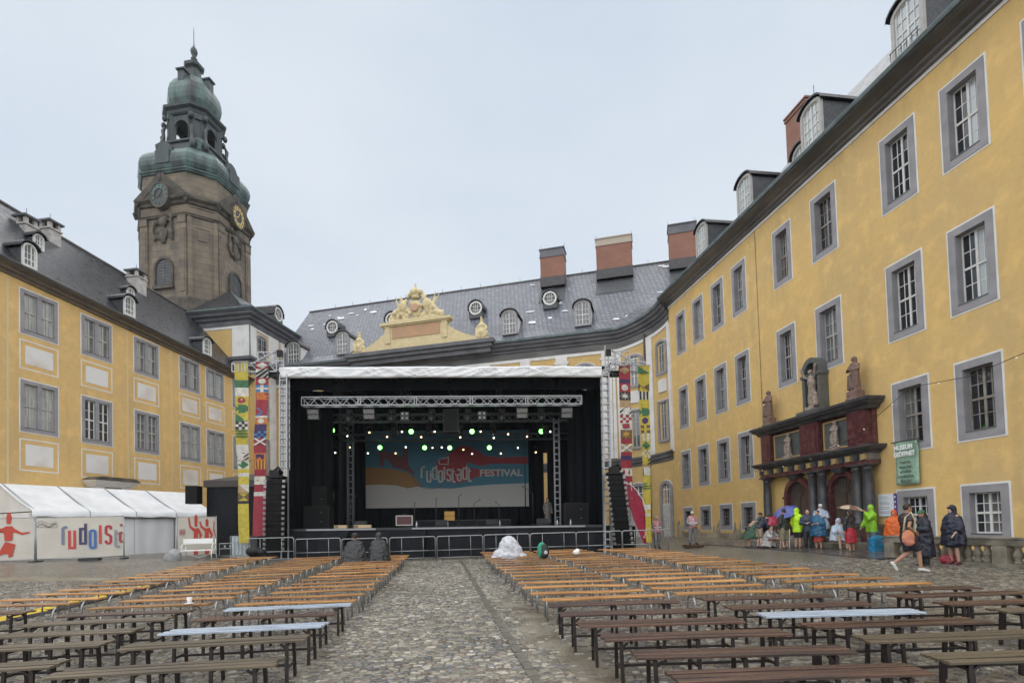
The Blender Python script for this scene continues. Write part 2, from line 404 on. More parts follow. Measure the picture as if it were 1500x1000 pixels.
# ------------------------------------------------------------------ ground
def ground_material():
    m = bpy.data.materials.new('far_cobbles'); m.use_nodes = True
    N = m.node_tree.nodes; L = m.node_tree.links; b = N['Principled BSDF']
    t = N.new('ShaderNodeTexCoord'); mpn = N.new('ShaderNodeMapping'); mpn.inputs['Scale'].default_value = (6.6, 8.5, 6)
    L.new(t.outputs['Object'], mpn.inputs['Vector'])
    v = N.new('ShaderNodeTexVoronoi'); v.inputs['Scale'].default_value = 1; v.inputs['Randomness'].default_value = 0.75
    L.new(mpn.outputs['Vector'], v.inputs['Vector'])
    e = N.new('ShaderNodeTexVoronoi'); e.feature = 'DISTANCE_TO_EDGE'; e.inputs['Scale'].default_value = 1; e.inputs['Randomness'].default_value = 0.75
    L.new(mpn.outputs['Vector'], e.inputs['Vector'])
    r = N.new('ShaderNodeValToRGB'); r.color_ramp.elements[0].color = (0.10, 0.092, 0.08, 1); r.color_ramp.elements[1].color = (0.31, 0.285, 0.235, 1)
    sp = N.new('ShaderNodeSeparateColor'); L.new(v.outputs['Color'], sp.inputs[0]); L.new(sp.outputs[0], r.inputs['Fac'])
    n = N.new('ShaderNodeTexNoise'); n.inputs['Scale'].default_value = 0.35; n.inputs['Detail'].default_value = 8
    L.new(t.outputs['Object'], n.inputs['Vector'])
    mr0 = N.new('ShaderNodeMapRange'); mr0.inputs['From Min'].default_value = 0.4; mr0.inputs['From Max'].default_value = 0.7; mr0.inputs['To Max'].default_value = 0.75
    L.new(n.outputs['Fac'], mr0.inputs['Value'])
    x0 = N.new('ShaderNodeMix'); x0.data_type = 'RGBA'; L.new(mr0.outputs['Result'], x0.inputs[0]); L.new(r.outputs['Color'], x0.inputs[6]); x0.inputs[7].default_value = (0.13, 0.115, 0.088, 1)
    mr = N.new('ShaderNodeMapRange'); mr.inputs['From Max'].default_value = 0.09; L.new(e.outputs['Distance'], mr.inputs['Value'])
    x = N.new('ShaderNodeMix'); x.data_type = 'RGBA'; L.new(mr.outputs['Result'], x.inputs[0]); x.inputs[6].default_value = (0.09, 0.08, 0.06, 1); L.new(x0.outputs[2], x.inputs[7])
    L.new(x.outputs[2], b.inputs['Base Color'])
    b.inputs['Roughness'].default_value = 0.32
    bp = N.new('ShaderNodeBump'); bp.inputs['Strength'].default_value = 0.7; bp.inputs['Distance'].default_value = 0.03
    L.new(mr.outputs['Result'], bp.inputs['Height']); L.new(bp.outputs['Normal'], b.inputs['Normal'])
    return m

def joint_material():
    m = bpy.data.materials.new('wet_sandy_joints'); m.use_nodes = True
    N = m.node_tree.nodes; L = m.node_tree.links; b = N['Principled BSDF']
    t = N.new('ShaderNodeTexCoord')
    n = N.new('ShaderNodeTexNoise'); n.inputs['Scale'].default_value = 1.1; n.inputs['Detail'].default_value = 10
    L.new(t.outputs['Object'], n.inputs['Vector'])
    r = N.new('ShaderNodeValToRGB')
    r.color_ramp.elements[0].position = 0.35; r.color_ramp.elements[0].color = (0.115, 0.095, 0.068, 1)
    r.color_ramp.elements[1].position = 0.65; r.color_ramp.elements[1].color = (0.235, 0.205, 0.155, 1)
    L.new(n.outputs['Fac'], r.inputs['Fac']); L.new(r.outputs['Color'], b.inputs['Base Color'])
    mr = N.new('ShaderNodeMapRange'); mr.inputs['From Min'].default_value = 0.42; mr.inputs['From Max'].default_value = 0.56
    mr.inputs['To Min'].default_value = 0.12; mr.inputs['To Max'].default_value = 0.6
    L.new(n.outputs['Fac'], mr.inputs['Value']); L.new(mr.outputs['Result'], b.inputs['Roughness'])
    n2 = N.new('ShaderNodeTexNoise'); n2.inputs['Scale'].default_value = 26; n2.inputs['Detail'].default_value = 10
    L.new(t.outputs['Object'], n2.inputs['Vector'])
    bp = N.new('ShaderNodeBump'); bp.inputs['Strength'].default_value = 0.7; bp.inputs['Distance'].default_value = 0.03
    L.new(n2.outputs['Fac'], bp.inputs['Height']); L.new(bp.outputs['Normal'], b.inputs['Normal'])
    return m

COB_Y1 = 25.0
def build_ground():
    xs = [-900, -300, -120] + list(range(-60, 61)) + [120, 300, 900]
    ys = [-900, -300, -60] + list(range(-12, 91)) + [140, 300, 900]
    vs = [(x, y, gz(x, y)) for y in ys for x in xs]; nx = len(xs)
    fs = []; mi = []
    for j in range(len(ys) - 1):
        for i in range(nx - 1):
            fs.append((j * nx + i, j * nx + i + 1, (j + 1) * nx + i + 1, (j + 1) * nx + i))
            yc = (ys[j] + ys[j + 1]) / 2; xc = (xs[i] + xs[i + 1]) / 2
            mi.append(0 if (4 < yc < 18 and abs(xc) < yc * 1.0 + 1) or (18 <= yc < 25 and abs(xc) < 6) else 1)
    me = bpy.data.meshes.new('ground'); me.from_pydata(vs, [], fs)
    me.materials.append(joint_material()); me.materials.append(ground_material())
    me.polygons.foreach_set('material_index', mi); me.update()
    return tag(inst('ground', me), kind='structure')
ground = build_ground()

# aisle runs slightly to the left as it recedes
AX, AY = -0.145, 0.989                        # aisle direction
def gutter_x(y): return 1.62 - 0.138 * y      # muddy channel line beside the right benches

def cobble_material():
    m = bpy.data.materials.new('wet_cobblestone'); m.use_nodes = True
    N = m.node_tree.nodes; L = m.node_tree.links; b = N['Principled BSDF']
    a = N.new('ShaderNodeAttribute'); a.attribute_name = 'tone'
    t = N.new('ShaderNodeTexCoord')
    n = N.new('ShaderNodeTexNoise'); n.inputs['Scale'].default_value = 22; n.inputs['Detail'].default_value = 6
    L.new(t.outputs['Object'], n.inputs['Vector'])
    mr = N.new('ShaderNodeMapRange'); mr.inputs['From Min'].default_value = 0.3; mr.inputs['From Max'].default_value = 0.7
    mr.inputs['To Min'].default_value = 0.7; mr.inputs['To Max'].default_value = 1.25
    L.new(n.outputs['Fac'], mr.inputs['Value'])
    s = N.new('ShaderNodeVectorMath'); s.operation = 'SCALE'
    L.new(a.outputs['Color'], s.inputs[0]); L.new(mr.outputs['Result'], s.inputs['Scale']); L.new(s.outputs['Vector'], b.inputs['Base Color'])
    n2 = N.new('ShaderNodeTexNoise'); n2.inputs['Scale'].default_value = 2.0; n2.inputs['Detail'].default_value = 4
    L.new(t.outputs['Object'], n2.inputs['Vector'])
    m2 = N.new('ShaderNodeMapRange'); m2.inputs['From Min'].default_value = 0.35; m2.inputs['From Max'].default_value = 0.65
    m2.inputs['To Min'].default_value = 0.12; m2.inputs['To Max'].default_value = 0.36
    L.new(n2.outputs['Fac'], m2.inputs['Value']); L.new(m2.outputs['Result'], b.inputs['Roughness'])
    n3 = N.new('ShaderNodeTexNoise'); n3.inputs['Scale'].default_value = 60; n3.inputs['Detail'].default_value = 5
    L.new(t.outputs['Object'], n3.inputs['Vector'])
    bp = N.new('ShaderNodeBump'); bp.inputs['Strength'].default_value = 0.4; bp.inputs['Distance'].default_value = 0.012
    L.new(n3.outputs['Fac'], bp.inputs['Height']); L.new(bp.outputs['Normal'], b.inputs['Normal'])
    return m

def build_cobbles():
    rg = np.random.default_rng(5)
    cx = []; cy = []; wx = []; wy = []
    y = 4.7
    while y < COB_Y1:
        d = rg.uniform(0.07, 0.098)
        X = y * 1.0 + 0.6 if y < 18 else 6.5
        n = int(2 * X / 0.112) + 4
        ww = rg.uniform(0.065, 0.16, n); xx = -X + np.cumsum(ww) - ww / 2
        k = xx < X; xx = xx[k]; ww = ww[k]
        wob = 0.05 * np.sin(xx * 1.1 + y * 0.9) + 0.03 * np.sin(xx * 3.7 + y * 2.3)
        cx.append(xx); cy.append(y + wob + xx * 0.06 + rg.normal(0, 0.008, len(xx))); wx.append(ww); wy.append(np.full(len(xx), d) * rg.uniform(0.9, 1.06, len(xx)))
        y += d
    cx = np.concatenate(cx); cy = np.concatenate(cy); wx = np.concatenate(wx); wy = np.concatenate(wy)
    n = len(cx)
    gx = 1.62 - 0.138 * cy
    dist = cx - gx                                     # metres right of the muddy line
    z0 = np.array([gz(a, b) for a, b in zip(cx, cy)])
    h = rg.uniform(0.004, 0.015, n)
    mud = np.exp(-((dist + 0.02 + 0.14 * np.sin(cy * 1.7) + 0.06 * np.sin(cy * 5.1)) / 0.24) ** 2) * np.clip(1.25 - (cy - 6.5) / 7, 0.15, 1)
    patch = np.sin(cx * 0.9 + 1.3) * np.sin(cy * 0.75 + 0.4) + 0.6 * np.sin(cx * 2.3 + cy * 1.9)
    sink = mud * rg.uniform(0.3, 1.5, n) * 0.03 + np.where(patch > 0.8, 0.006, 0)
    h = h - sink
    keep = (h > -0.003) & (rg.random(n) > 0.04)
    cx, cy, wx, wy, h, z0, dist, patch = [a[keep] for a in (cx, cy, wx, wy, h, z0, dist, patch)]
    n = len(cx)
    ang = np.arange(8) * math.pi / 4 + math.pi / 8
    se = np.stack([np.sign(np.cos(ang)) * np.abs(np.cos(ang)) ** 0.42, np.sign(np.sin(ang)) * np.abs(np.sin(ang)) ** 0.42], 1)   # rounded square
    rot = rg.normal(0, 0.13, n)
    jit = rg.uniform(0.86, 1.06, (n, 8))
    def ring(scale, z, off):
        lx = se[None, :, 0] * (wx[:, None] / 2 * scale) * jit
        ly = se[None, :, 1] * (wy[:, None] / 2 * scale) * jit
        X = cx[:, None] + lx * np.cos(rot)[:, None] - ly * np.sin(rot)[:, None]
        Y = cy[:, None] + lx * np.sin(rot)[:, None] + ly * np.cos(rot)[:, None]
        tl = off
        return np.stack([X, Y, (z0 + z)[:, None] + tl * (lx * tx[:, None] + ly * ty[:, None])], 2)
    tx = rg.normal(0, 0.06, n); ty = rg.normal(0, 0.06, n)
    r0 = ring(1.0, np.full(n, -0.02), 0.0); r1 = ring(0.93, h * 0.7 , 1.0); r2 = ring(0.66, h + 0.002, 1.0)
    c = np.stack([cx, cy, z0 + h + 0.003], 1)[:, None, :]
    V = np.concatenate([r0, r1, r2, c], 1)              # n x 25 x 3
    F = []
    for a in (0, 8):
        for j in range(8):
            F.append((a + j, a + (j + 1) % 8, a + 8 + (j + 1) % 8, a + 8 + j))
    T = [(16 + j, 16 + (j + 1) % 8, 24) for j in range(8)]
    # stone colours: warm grey, some pale, a few reddish and bluish
    base = rg.choice(4, n, p=[0.50, 0.20, 0.20, 0.10])
    pal = np.array([[0.265, 0.238, 0.19], [0.37, 0.34, 0.285], [0.165, 0.16, 0.16], [0.20, 0.155, 0.125]])
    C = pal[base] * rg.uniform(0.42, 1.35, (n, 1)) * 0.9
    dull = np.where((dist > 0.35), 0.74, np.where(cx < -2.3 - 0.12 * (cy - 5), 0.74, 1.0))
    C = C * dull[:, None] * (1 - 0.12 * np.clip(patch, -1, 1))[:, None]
    score = cy + np.where((cx > -2.3) & (dist < 0), 0, 0.6) + np.where(np.abs(cx) < 0.93 * cy, 0, 50) + np.where(cy < 5.55, 50, 0)
    order = np.argsort(score)
    mt = cobble_material()
    def mk(name, idx):
        k = len(idx)
        v = V[idx].reshape(-1, 3)
        off = (np.arange(k) * 25)[:, None, None]
        q = (np.array(F)[None] + off).reshape(-1, 4); t3 = (np.array(T)[None] + off).reshape(-1, 3)
        me = bpy.data.meshes.new(name)
        me.vertices.add(len(v)); me.vertices.foreach_set('co', v.ravel())
        nl = q.size + t3.size
        me.loops.add(nl); me.loops.foreach_set('vertex_index', np.concatenate([q.ravel(), t3.ravel()]))
        me.polygons.add(len(q) + len(t3))
        ls = np.concatenate([np.arange(len(q)) * 4, q.size + np.arange(len(t3)) * 3])
        me.polygons.foreach_set('loop_start', ls)
        me.polygons.foreach_set('use_smooth', np.ones(len(q) + len(t3), bool))
        me.update(calc_edges=True); me.validate()
        at = me.attributes.new('tone', 'FLOAT_COLOR', 'POINT')
        cc = np.ones((k, 25, 4)); cc[:, :, :3] = C[idx][:, None, :]
        at.data.foreach_set('color', cc.ravel())
        me.materials.append(mt)
        return inst(name, me, ground)
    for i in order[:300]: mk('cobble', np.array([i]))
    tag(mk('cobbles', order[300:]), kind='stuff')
build_cobbles()

# long flat stones that line the drainage channel
def build_channel():
    mb = MB(); y = 4.8; r2 = random.Random(3)
    while y < 24:
        l = r2.uniform(0.28, 0.5); x = gutter_x(y) - 0.62; x2 = gutter_x(y + l) - 0.62
        z = gz(x, y)
        mb.bar((x, y + 0.01, z + 0.004), (x2, y + l - 0.015, z + 0.004), 0.11 + r2.uniform(-.02, .02), 0.05)
        y += l
    tag(mb.build('channel_stones', flat('channel_stone', (0.17, 0.155, 0.125), 0.35, c2=(0.11, 0.10, 0.085), ns=6, bump=.4, bs=30), ground), kind='stuff')
build_channel()

# ------------------------------------------------------------------ windows
_cache = {}
def window_meshes(key, w, h, cols, rows, stone, sash, border=True, mullion=0.0, sw=0.26, cross=True, arch=0.0, depth=0.26, wallm=None, bars=False):
    """surround, sash and pane meshes for a window of outer size w x h; local x along wall, y outwards, z up"""
    if key in _cache: return _cache[key]
    b = 0.07 if border else 0.0
    x1 = w / 2 - b; z0 = b; z1 = h - b
    mb = MB()
    if border:
        mb.box(-w / 2, -x1, -0.01, 0.014, 0, h, 1); mb.box(x1, w / 2, -0.01, 0.014, 0, h, 1)
        mb.box(-x1, x1, -0.01, 0.014, 0, z0, 1); mb.box(-x1, x1, -0.01, 0.014, z1, h, 1)
    ix = x1 - sw; iz0 = z0 + sw; iz1 = z1 - sw
    mb.box(-x1, -ix, -depth - .05, 0.035, z0, z1); mb.box(ix, x1, -depth - .05, 0.035, z0, z1)
    mb.box(-ix, ix, -depth - .05, 0.035, z0, iz0); mb.box(-ix, ix, -depth - .05, 0.035, iz1, z1)
    mb.box(-ix, ix, -depth, 0.055, iz0, iz0 + 0.03, 2)                  # dark sheet-metal sill
    openings = [(-ix, ix)]
    if mullion:
        mb.box(-mullion / 2, mullion / 2, -depth - .05, 0.02, iz0 + .03, iz1)
        openings = [(-ix, -mullion / 2), (mullion / 2, ix)]
    sur = mb.mesh('window', [stone, M['trim'], M['stone_dark']])
    sb = MB(); panes = []
    for (a, c) in openings:
        zb, zt = iz0 + .03, iz1
        f = 0.05; y0, y1 = -depth + .0, -depth + .06
        sb.box(a, a + f, y0, y1, zb, zt); sb.box(c - f, c, y0, y1, zb, zt); sb.box(a + f, c - f, y0, y1, zb, zb + f); sb.box(a + f, c - f, y0, y1, zt - f, zt)
        A, Cc, B, Tt = a + f, c - f, zb + f, zt - f
        cw = (Cc - A) / cols; rh = (Tt - B) / rows
        for i in range(1, cols):
            t = 0.045 if (cross and cols % 2 == 0 and i == cols // 2) else 0.016
            sb.box(A + i * cw - t, A + i * cw + t, y0 + .004, y1 + (0.012 if t > .03 else -0.012), B, Tt)
        for j in range(1, rows):
            t = 0.04 if (cross and rows % 2 == 0 and j == rows // 2) else 0.015
            sb.box(A, Cc, y0 + .006, y1 + (0.02 if t > .03 else -0.016), B + j * rh - t, B + j * rh + t)
        if bars:
            for i in range(6):
                xx = a + (i + .5) * (c - a) / 6
                sb.box(xx - .012, xx + .012, -.12, -.096, zb, zt, 1)
            for j in range(4):
                zz = zb + (j + .5) * (zt - zb) / 4
                sb.box(a, c, -.095, -.083, zz - .012, zz + .012, 1)
        for i in range(cols):
            for j in range(rows):
                panes.append((A + (i + .5) * cw, B + (j + .5) * rh, i / cols))
    pm = {}
    for g in ('glass_dark', 'glass_mid', 'glass_net', 'glass_pale'):
        p = MB(); p.box(-cw / 2, cw / 2, -0.004, 0.004, -rh / 2, rh / 2)
        pm[g] = p.mesh('pane', M[g])
    _cache[key] = (sur, sb.mesh('sash', [sash, M['black_metal']]), panes, pm, -depth + .03)
    return _cache[key]

def add_window(parent, key, x, z, y=0.0, rot=0.0, glass=('glass_dark',), wts=None, label=None, split=None, **kw):
    sur, sash, panes, pm, py = window_meshes(key, **kw)
    o = inst('window', sur, parent, (x, y, z), (0, 0, rot))
    if label: o['label'] = label
    inst('sash', sash, o)
    base = rnd.choices(glass, wts)[0] if len(glass) > 1 else glass[0]
    alt = rnd.choices(glass, wts)[0] if len(glass) > 1 else base
    cut = rnd.choice((.25, .5, .5, .75))
    for (px, pz, fx) in panes:
        g = split[0] if (split and fx >= .5) else (split[1] if split else (base if fx < cut else alt))
        inst('pane', pm[g], o, (px, py, pz), (rnd.uniform(-.006, .006), 0, rnd.uniform(-.01, .01)))
    return o

def wall_grid(mb, x0, x1, z0, z1, holes, y=0.0, mi=0, zs=0.0):
    """wall face with rectangular holes (x0,x1,z0,z1); zs = slope of the whole wall"""
    X = sorted({x0, x1} | {h[0] for h in holes} | {h[1] for h in holes})
    Z = sorted({z0, z1} | {h[2] for h in holes} | {h[3] for h in holes})
    X = [a for a in X if x0 <= a <= x1]; Z = [a for a in Z if z0 <= a <= z1]
    for i in range(len(X) - 1):
        for j in range(len(Z) - 1):
            cx = (X[i] + X[i + 1]) / 2; cz = (Z[j] + Z[j + 1]) / 2
            if any(h[0] < cx < h[1] and h[2] < cz < h[3] for h in holes): continue
            mb.add([(X[i], y, Z[j]), (X[i + 1], y, Z[j]), (X[i + 1], y, Z[j + 1]), (X[i], y, Z[j + 1])], [(3, 2, 1, 0)], mi)

def sweep(mb, prof, path, mi=0):
    """profile [(out, z)] swept along a path of (x, y, nx, ny) points with outward normals"""
    rs = [[(px + nx * o, py + ny * o, z) for (o, z) in prof] for (px, py, nx, ny) in path]
    n = len(prof)
    vs = [p for r in rs for p in r]
    mb.add(vs, [(i * n + j, i * n + j + 1, (i + 1) * n + j + 1, (i + 1) * n + j) for i in range(len(path) - 1) for j in range(n - 1)], mi)

def dormer(parent, x, z, y, w, h, depth, rise, frame_m, cheek_m, roof_m, sash_m, rot=0.0, cols=4, rows=4, glass='glass_mid', over=0.14, t=0.16):
    """arched dormer: facing local +y, its sill at z"""
    d = inst('dormer', None, parent, (x, y, z), (0, 0, rot)) if False else None
    mb = MB()
    hw = w / 2
    n = 8
    arc = [(math.cos(math.pi - math.pi * i / n) * hw, h + math.sin(math.pi * i / n) * rise) for i in range(n + 1)]
    outer = [(math.cos(math.pi - math.pi * i / n) * (hw + t), h + math.sin(math.pi * i / n) * (rise + t)) for i in range(n + 1)]
    # front surround
    mb.box(-hw - t, -hw, -0.1, 0.03, -0.12, h); mb.box(hw, hw + t, -0.1, 0.03, -0.12, h); mb.box(-hw, hw, -0.1, 0.05, -0.12, 0)
    for i in range(n):
        q = [(arc[i][0], 0.03, arc[i][1]), (arc[i + 1][0], 0.03, arc[i + 1][1]), (outer[i + 1][0], 0.03, outer[i + 1][1]), (outer[i][0], 0.03, outer[i][1])]
        mb.add(q + [(p[0], -0.1, p[2]) for p in q], [(0, 1, 2, 3), (7, 6, 5, 4), (0, 4, 5, 1), (2, 6, 7, 3)])
    # cheeks (triangle-ish sides running back into the roof) and barrel roof
    for sx in (-1, 1):
        X = sx * (hw + t - .02)
        mb.add([(X, -0.1, -0.12), (X, -depth, h * 0.9), (X, -depth, h), (X, -0.1, h)], [(0, 1, 2, 3)], 1)
    r0 = [(math.cos(math.pi - math.pi * i / n) * (hw + t + over), 0.14, h - 0.03 + math.sin(math.pi * i / n) * (rise + t + .1)) for i in range(n + 1)]
    r1 = [(p[0], 0.14, p[2] + 0.09) for p in r0]
    bk0 = [(p[0], -depth - .4, p[2]) for p in r0]; bk1 = [(p[0], -depth - .4, p[2]) for p in r1]
    mb.rings([r0, r1, bk1, bk0], 2, smooth=False, caps=False, closed=False)
    o = inst('dormer', mb.mesh('dormer', [frame_m, cheek_m, roof_m]), parent, (x, y, z), (0, 0, rot))
    sb = MB(); f = 0.05
    sb.box(-hw, -hw + f, -.08, -.03, 0, h); sb.box(hw - f, hw, -.08, -.03, 0, h); sb.box(-hw + f, hw - f, -.08, -.03, 0, f)
    top = h + rise * 0.9
    for i in range(1, cols):
        xx = -hw + i * w / cols; tt = 0.035 if i == cols // 2 else 0.016
        zt = h + rise * math.sqrt(max(0, 1 - (xx / hw) ** 2))
        sb.box(xx - tt, xx + tt, -.08, -.035 + (.01 if tt > .02 else 0), f, zt - .01)
    for j in range(1, rows):
        zz = j * (h + rise * .5) / rows; tt = 0.035 if j == rows // 2 else 0.016
        sb.box(-hw + f, hw - f, -.078, -.037, zz - tt, min(zz + tt, h))
    for i in range(n):
        a, b_ = arc[i], arc[i + 1]
        sb.bar((a[0] * .97, -.055, h + (a[1] - h) * .95), (b_[0] * .97, -.055, h + (b_[1] - h) * .95), f, f)
    inst('sash', sb.mesh('sash', sash_m), o)
    p = MB(); p.poly([(-hw, -.072, 0), (hw, -.072, 0)] + [(a[0], -.072, a[1]) for a in reversed(arc)], (0, -.01, 0))
    inst('pane', p.mesh('pane', M[glass]), o)
    return o

def oeil(parent, x, z, y, r, depth, frame_m, roof_m, rot=0.0, hood_m=None):
    """small round-window dormer"""
    mb = MB(); n = 14
    ci = [(math.cos(2 * math.pi * i / n) * r, math.sin(2 * math.pi * i / n) * r) for i in range(n)]
    for i in range(n):
        a, b_ = ci[i], ci[(i + 1) % n]; k = 1.32
        q = [(a[0], .03, a[1]), (b_[0], .03, b_[1]), (b_[0] * k, .03, b_[1] * k), (a[0] * k, .03, a[1] * k)]
        mb.add(q + [(p[0], -.12, p[2]) for p in q], [(3, 2, 1, 0), (4, 5, 6, 7), (0, 1, 5, 4), (2, 3, 7, 6)])
    mb.box(-r * 1.3, r * 1.3, -.5, -.02, -r * 1.9, -r * .9, 1)
    h0 = [(math.cos(math.pi * 1.06 - math.pi * 1.12 * i / 8) * r * 1.45, .12, math.sin(math.pi * 1.06 - math.pi * 1.12 * i / 8) * r * 1.5) for i in range(9)]
    h1 = [(p[0] * 1.12, .12, p[2] * 1.12) for p in h0]
    mb.rings([h0, h1, [(p[0], -depth, p[2]) for p in h1], [(p[0], -depth, p[2]) for p in h0]], 1, False, False, False)
    for sx in (-1, 1):
        X = sx * r * 1.34
        mb.add([(X, -.02, -r * 1.9), (X, -depth, -.2 * r), (X, -depth, r * .3), (X, -.02, r * .3)], [(0, 1, 2, 3)], 1)
    o = inst('dormer', mb.mesh('dormer', [frame_m, roof_m]), parent, (x, y, z), (0, 0, rot))
    s2 = MB()
    for t in (-.36, 0, .36): s2.box(t * r * 1.0 - .02, t * r + .02, -.08, -.04, -r * .92, r * .92)
    for t in (-.36, .3): s2.box(-r * .92, r * .92, -.078, -.042, t * r - .02, t * r + .02)
    inst('sash', s2.mesh('sash', M['sash']), o)
    p = MB(); p.poly([(a[0], -.09, a[1]) for a in ci], (0, -.01, 0)); inst('pane', p.mesh('pane', M['glass_dark']), o)
    return o

def chimney(parent, x, y, z0, z1, wx, wy, m=None, cap_m=None, cap=0.5, base=0.0, rods=True, flash=None):
    mb = MB()
    mb.box(-wx / 2, wx / 2, -wy / 2, wy / 2, z0, z1 - cap, 0)
    mb.box(-wx / 2 - .06, wx / 2 + .06, -wy / 2 - .06, wy / 2 + .06, z1 - cap, z1 - cap + .12, 1)
    mb.box(-wx / 2 - .02, wx / 2 + .02, -wy / 2 - .02, wy / 2 + .02, z1 - cap + .12, z1 - .1, 1)
    mb.box(-wx / 2 - .09, wx / 2 + .09, -wy / 2 - .09, wy / 2 + .09, z1 - .1, z1, 1)
    if base: mb.box(-wx / 2 - .05, wx / 2 + .05, -wy / 2 - .05, wy / 2 + .05, z0, z0 + base, 2)
    if rods:
        for sx in (-1, 1): mb.box(sx * wx / 2 - .012, sx * wx / 2 + .012, -.012, .012, z1, z1 + .7, 3)
    return mb.build('chimney', [m or M['brick'], cap_m or M['stone_dark'], M['brick_base'], M['black_metal']], parent, (x, y, 0))

# ------------------------------------------------------------------ right wing
DR = (-0.15528, 0.98787); NR = (0.98787, 0.15528); DRR = 18.9
RW = thing('palace_wing', 'long yellow palace wing with grey stone window surrounds on the right', 'building', (NR[0] * DRR, NR[1] * DRR, 0), math.atan2(DR[1], DR[0]))
RU_END = 39.33
R_COLS = [(12.3, 14.02), (15.08, 16.80), (17.76, 19.50), (21.89, 23.62), (25.03, 26.6), (29.07, 30.64), (31.53, 33.1), (34.08, 35.67), (36.66, 38.2)]
def r2z(u): return 11.78 - 0.0125 * (u - 16)
def r3z(u): return 6.97 - 0.0095 * (u - 16)
def right_wing():
    holes = []; wins = []
    for i, (a, b) in enumerate(R_COLS):
        c = (a + b) / 2; wd = b - a
        for row in range(4):
            if row == 2 and i in (3, 4): continue
            if row == 3 and i in (3, 4): continue
            if row == 0: zt, h = 17.03, 3.17
            elif row == 1: zt, h = r2z(c), 3.17
            elif row == 2: zt, h = r3z(c), 2.87
            else: zt, h = 2.62, (2.1 if i <= 2 else 1.72)
            wins.append((row, i, c, zt - h, wd, h))
            holes.append((c - wd / 2 + .07, c + wd / 2 - .07, zt - h + .07, zt - .07))
    nb = [(22.3, 24.55, 6.2, 9.0)]
    mb = MB()
    wall_grid(mb, 0, RU_END, -0.6, 18.1, holes)
    o = mb.build('wall', M['wall_r'], RW)
    # battered grey plinth patches low on the wall (bare render showing stone), a lighter band stuck 1 cm proud
    pb = MB()
    for u0, u1 in ((28.2, 29.1), (30.7, 31.55), (33.05, 34.05), (35.75, 36.65), (38.2, 39.3)):
        pts = [(u0, .0)]; nn = 7
        for k in range(nn + 1):
            pts.append((u0 + (u1 - u0) * k / nn, 1.15 + rnd.uniform(-.35, .45)))
        pts.append((u1, .0))
        pb.poly([(p[0], 0.0, p[1]) for p in pts], (0, .012, 0))
    pb.box(28.2, 39.3, 0.0, .016, -.5, .75)
    pb.build('plinth', M['cream_dirty'], RW)
    for row, i, c, z, wd, h in wins:
        wd2 = round(wd, 1)
        if row == 3:
            near = i <= 2
            key = ('rb', near, wd2, h)
            add_window(RW, key, c, z, w=wd, h=h, cols=4, rows=4, stone=M['stone'], sash=M['sash'] if near else M['sash_grey'], glass=('glass_dark', 'glass_mid'), wts=(5, 1), bars=not near)
        else:
            white = row < 2 and i <= 2
            sm = M['sash'] if white else (M['sash_old'] if (row, i) in ((0, 3), (0, 4), (2, 1), (2, 2)) else M['sash_grey'])
            gl, wt = (('glass_dark', 'glass_pale', 'glass_mid'), (3, 3, 1)) if (white and i != 2) else ((('glass_dark', 'glass_mid'), (4, 1)) if white else (('glass_mid', 'glass_net', 'glass_dark'), (3, 2, 3)))
            if row == 1 and i in (3, 4): gl, wt = ('glass_mid', 'glass_dark'), (1, 1)
            key = ('r', sm.name, wd2, h)
            add_window(RW, key, c, z, w=wd, h=h, cols=4, rows=4, stone=M['stone'], sash=sm, glass=gl, wts=wt, depth=.3, split=('glass_dark', 'glass_pale') if (row < 2 and i <= 1) else None)
    # eaves
    path = [(0, 0, 0, 1), (RU_END, 0, 0, 1)]
    m1 = MB(); sweep(m1, [(0, 17.98), (.05, 17.98), (.05, 18.12), (0, 18.12)], path); m1.build('white_band', M['trim'], RW)
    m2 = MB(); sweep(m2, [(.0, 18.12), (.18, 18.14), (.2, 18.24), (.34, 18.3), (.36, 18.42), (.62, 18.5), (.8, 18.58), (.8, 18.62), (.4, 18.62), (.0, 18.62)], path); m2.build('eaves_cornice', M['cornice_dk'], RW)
    m3 = MB(); sweep(m3, [(.66, 18.64), (.72, 18.62), (.9, 18.66), (.93, 18.78), (.93, 18.82), (.88, 18.82), (.66, 18.7)], path); m3.build('gutter', M['zinc'], RW)
    m4 = MB()
    # main roof: lower far part, higher near part with a hip between
    e = (.7, 18.72)
    m4.add([(0, e[0], e[1]), (29.2, e[0], e[1]), (28.6, -7.0, 27.15), (0, -7.0, 27.15)], [(0, 1, 2, 3)])
    m4.add([(29.2, e[0], e[1]), (RU_END + 3, e[0], e[1]), (RU_END + 3, -6.4, 25.2), (29.2, -6.6, 25.4), (28.6, -7.0, 27.15)], [(0, 1, 2, 3, 4)])
    m4.add([(0, -7, 27.15), (28.6, -7, 27.15), (RU_END + 3, -7.2, 25.2), (RU_END + 3, -14, 18), (0, -14, 18)], [(0, 1, 2, 3, 4)])
    m4.build('roof', M['slate_dark'], RW)
    bk = MB(); bk.box(0, RU_END, -13, -.5, -.6, 18.0); bk.build('inner_wall', M['stone_dark'], RW)
    for u, dh in ((17.85, 1.62), (23.2, 1.62), (28.85, 1.6), (33.9, 1.6)):
        dormer(RW, u, 19.5, .05, 1.1, 1.75, 3.0, .24, M['sash_grey'], M['slate_hang'], M['slate_dark'], M['sash'], cols=4, rows=4, glass='glass_pale')
    for u in (26.2, 30.9, 35.6): dormer(RW, u, 20.75, -1.6, .85, .5, 2.2, .38, M['sash_grey'], M['slate_hang'], M['slate_dark'], M['sash'], cols=4, rows=2, glass='glass_pale')
    chimney(RW, 27.98, -3.4, 20.5, 25.35, 1.75, 1.1, cap=.3, cap_m=M['brick'])
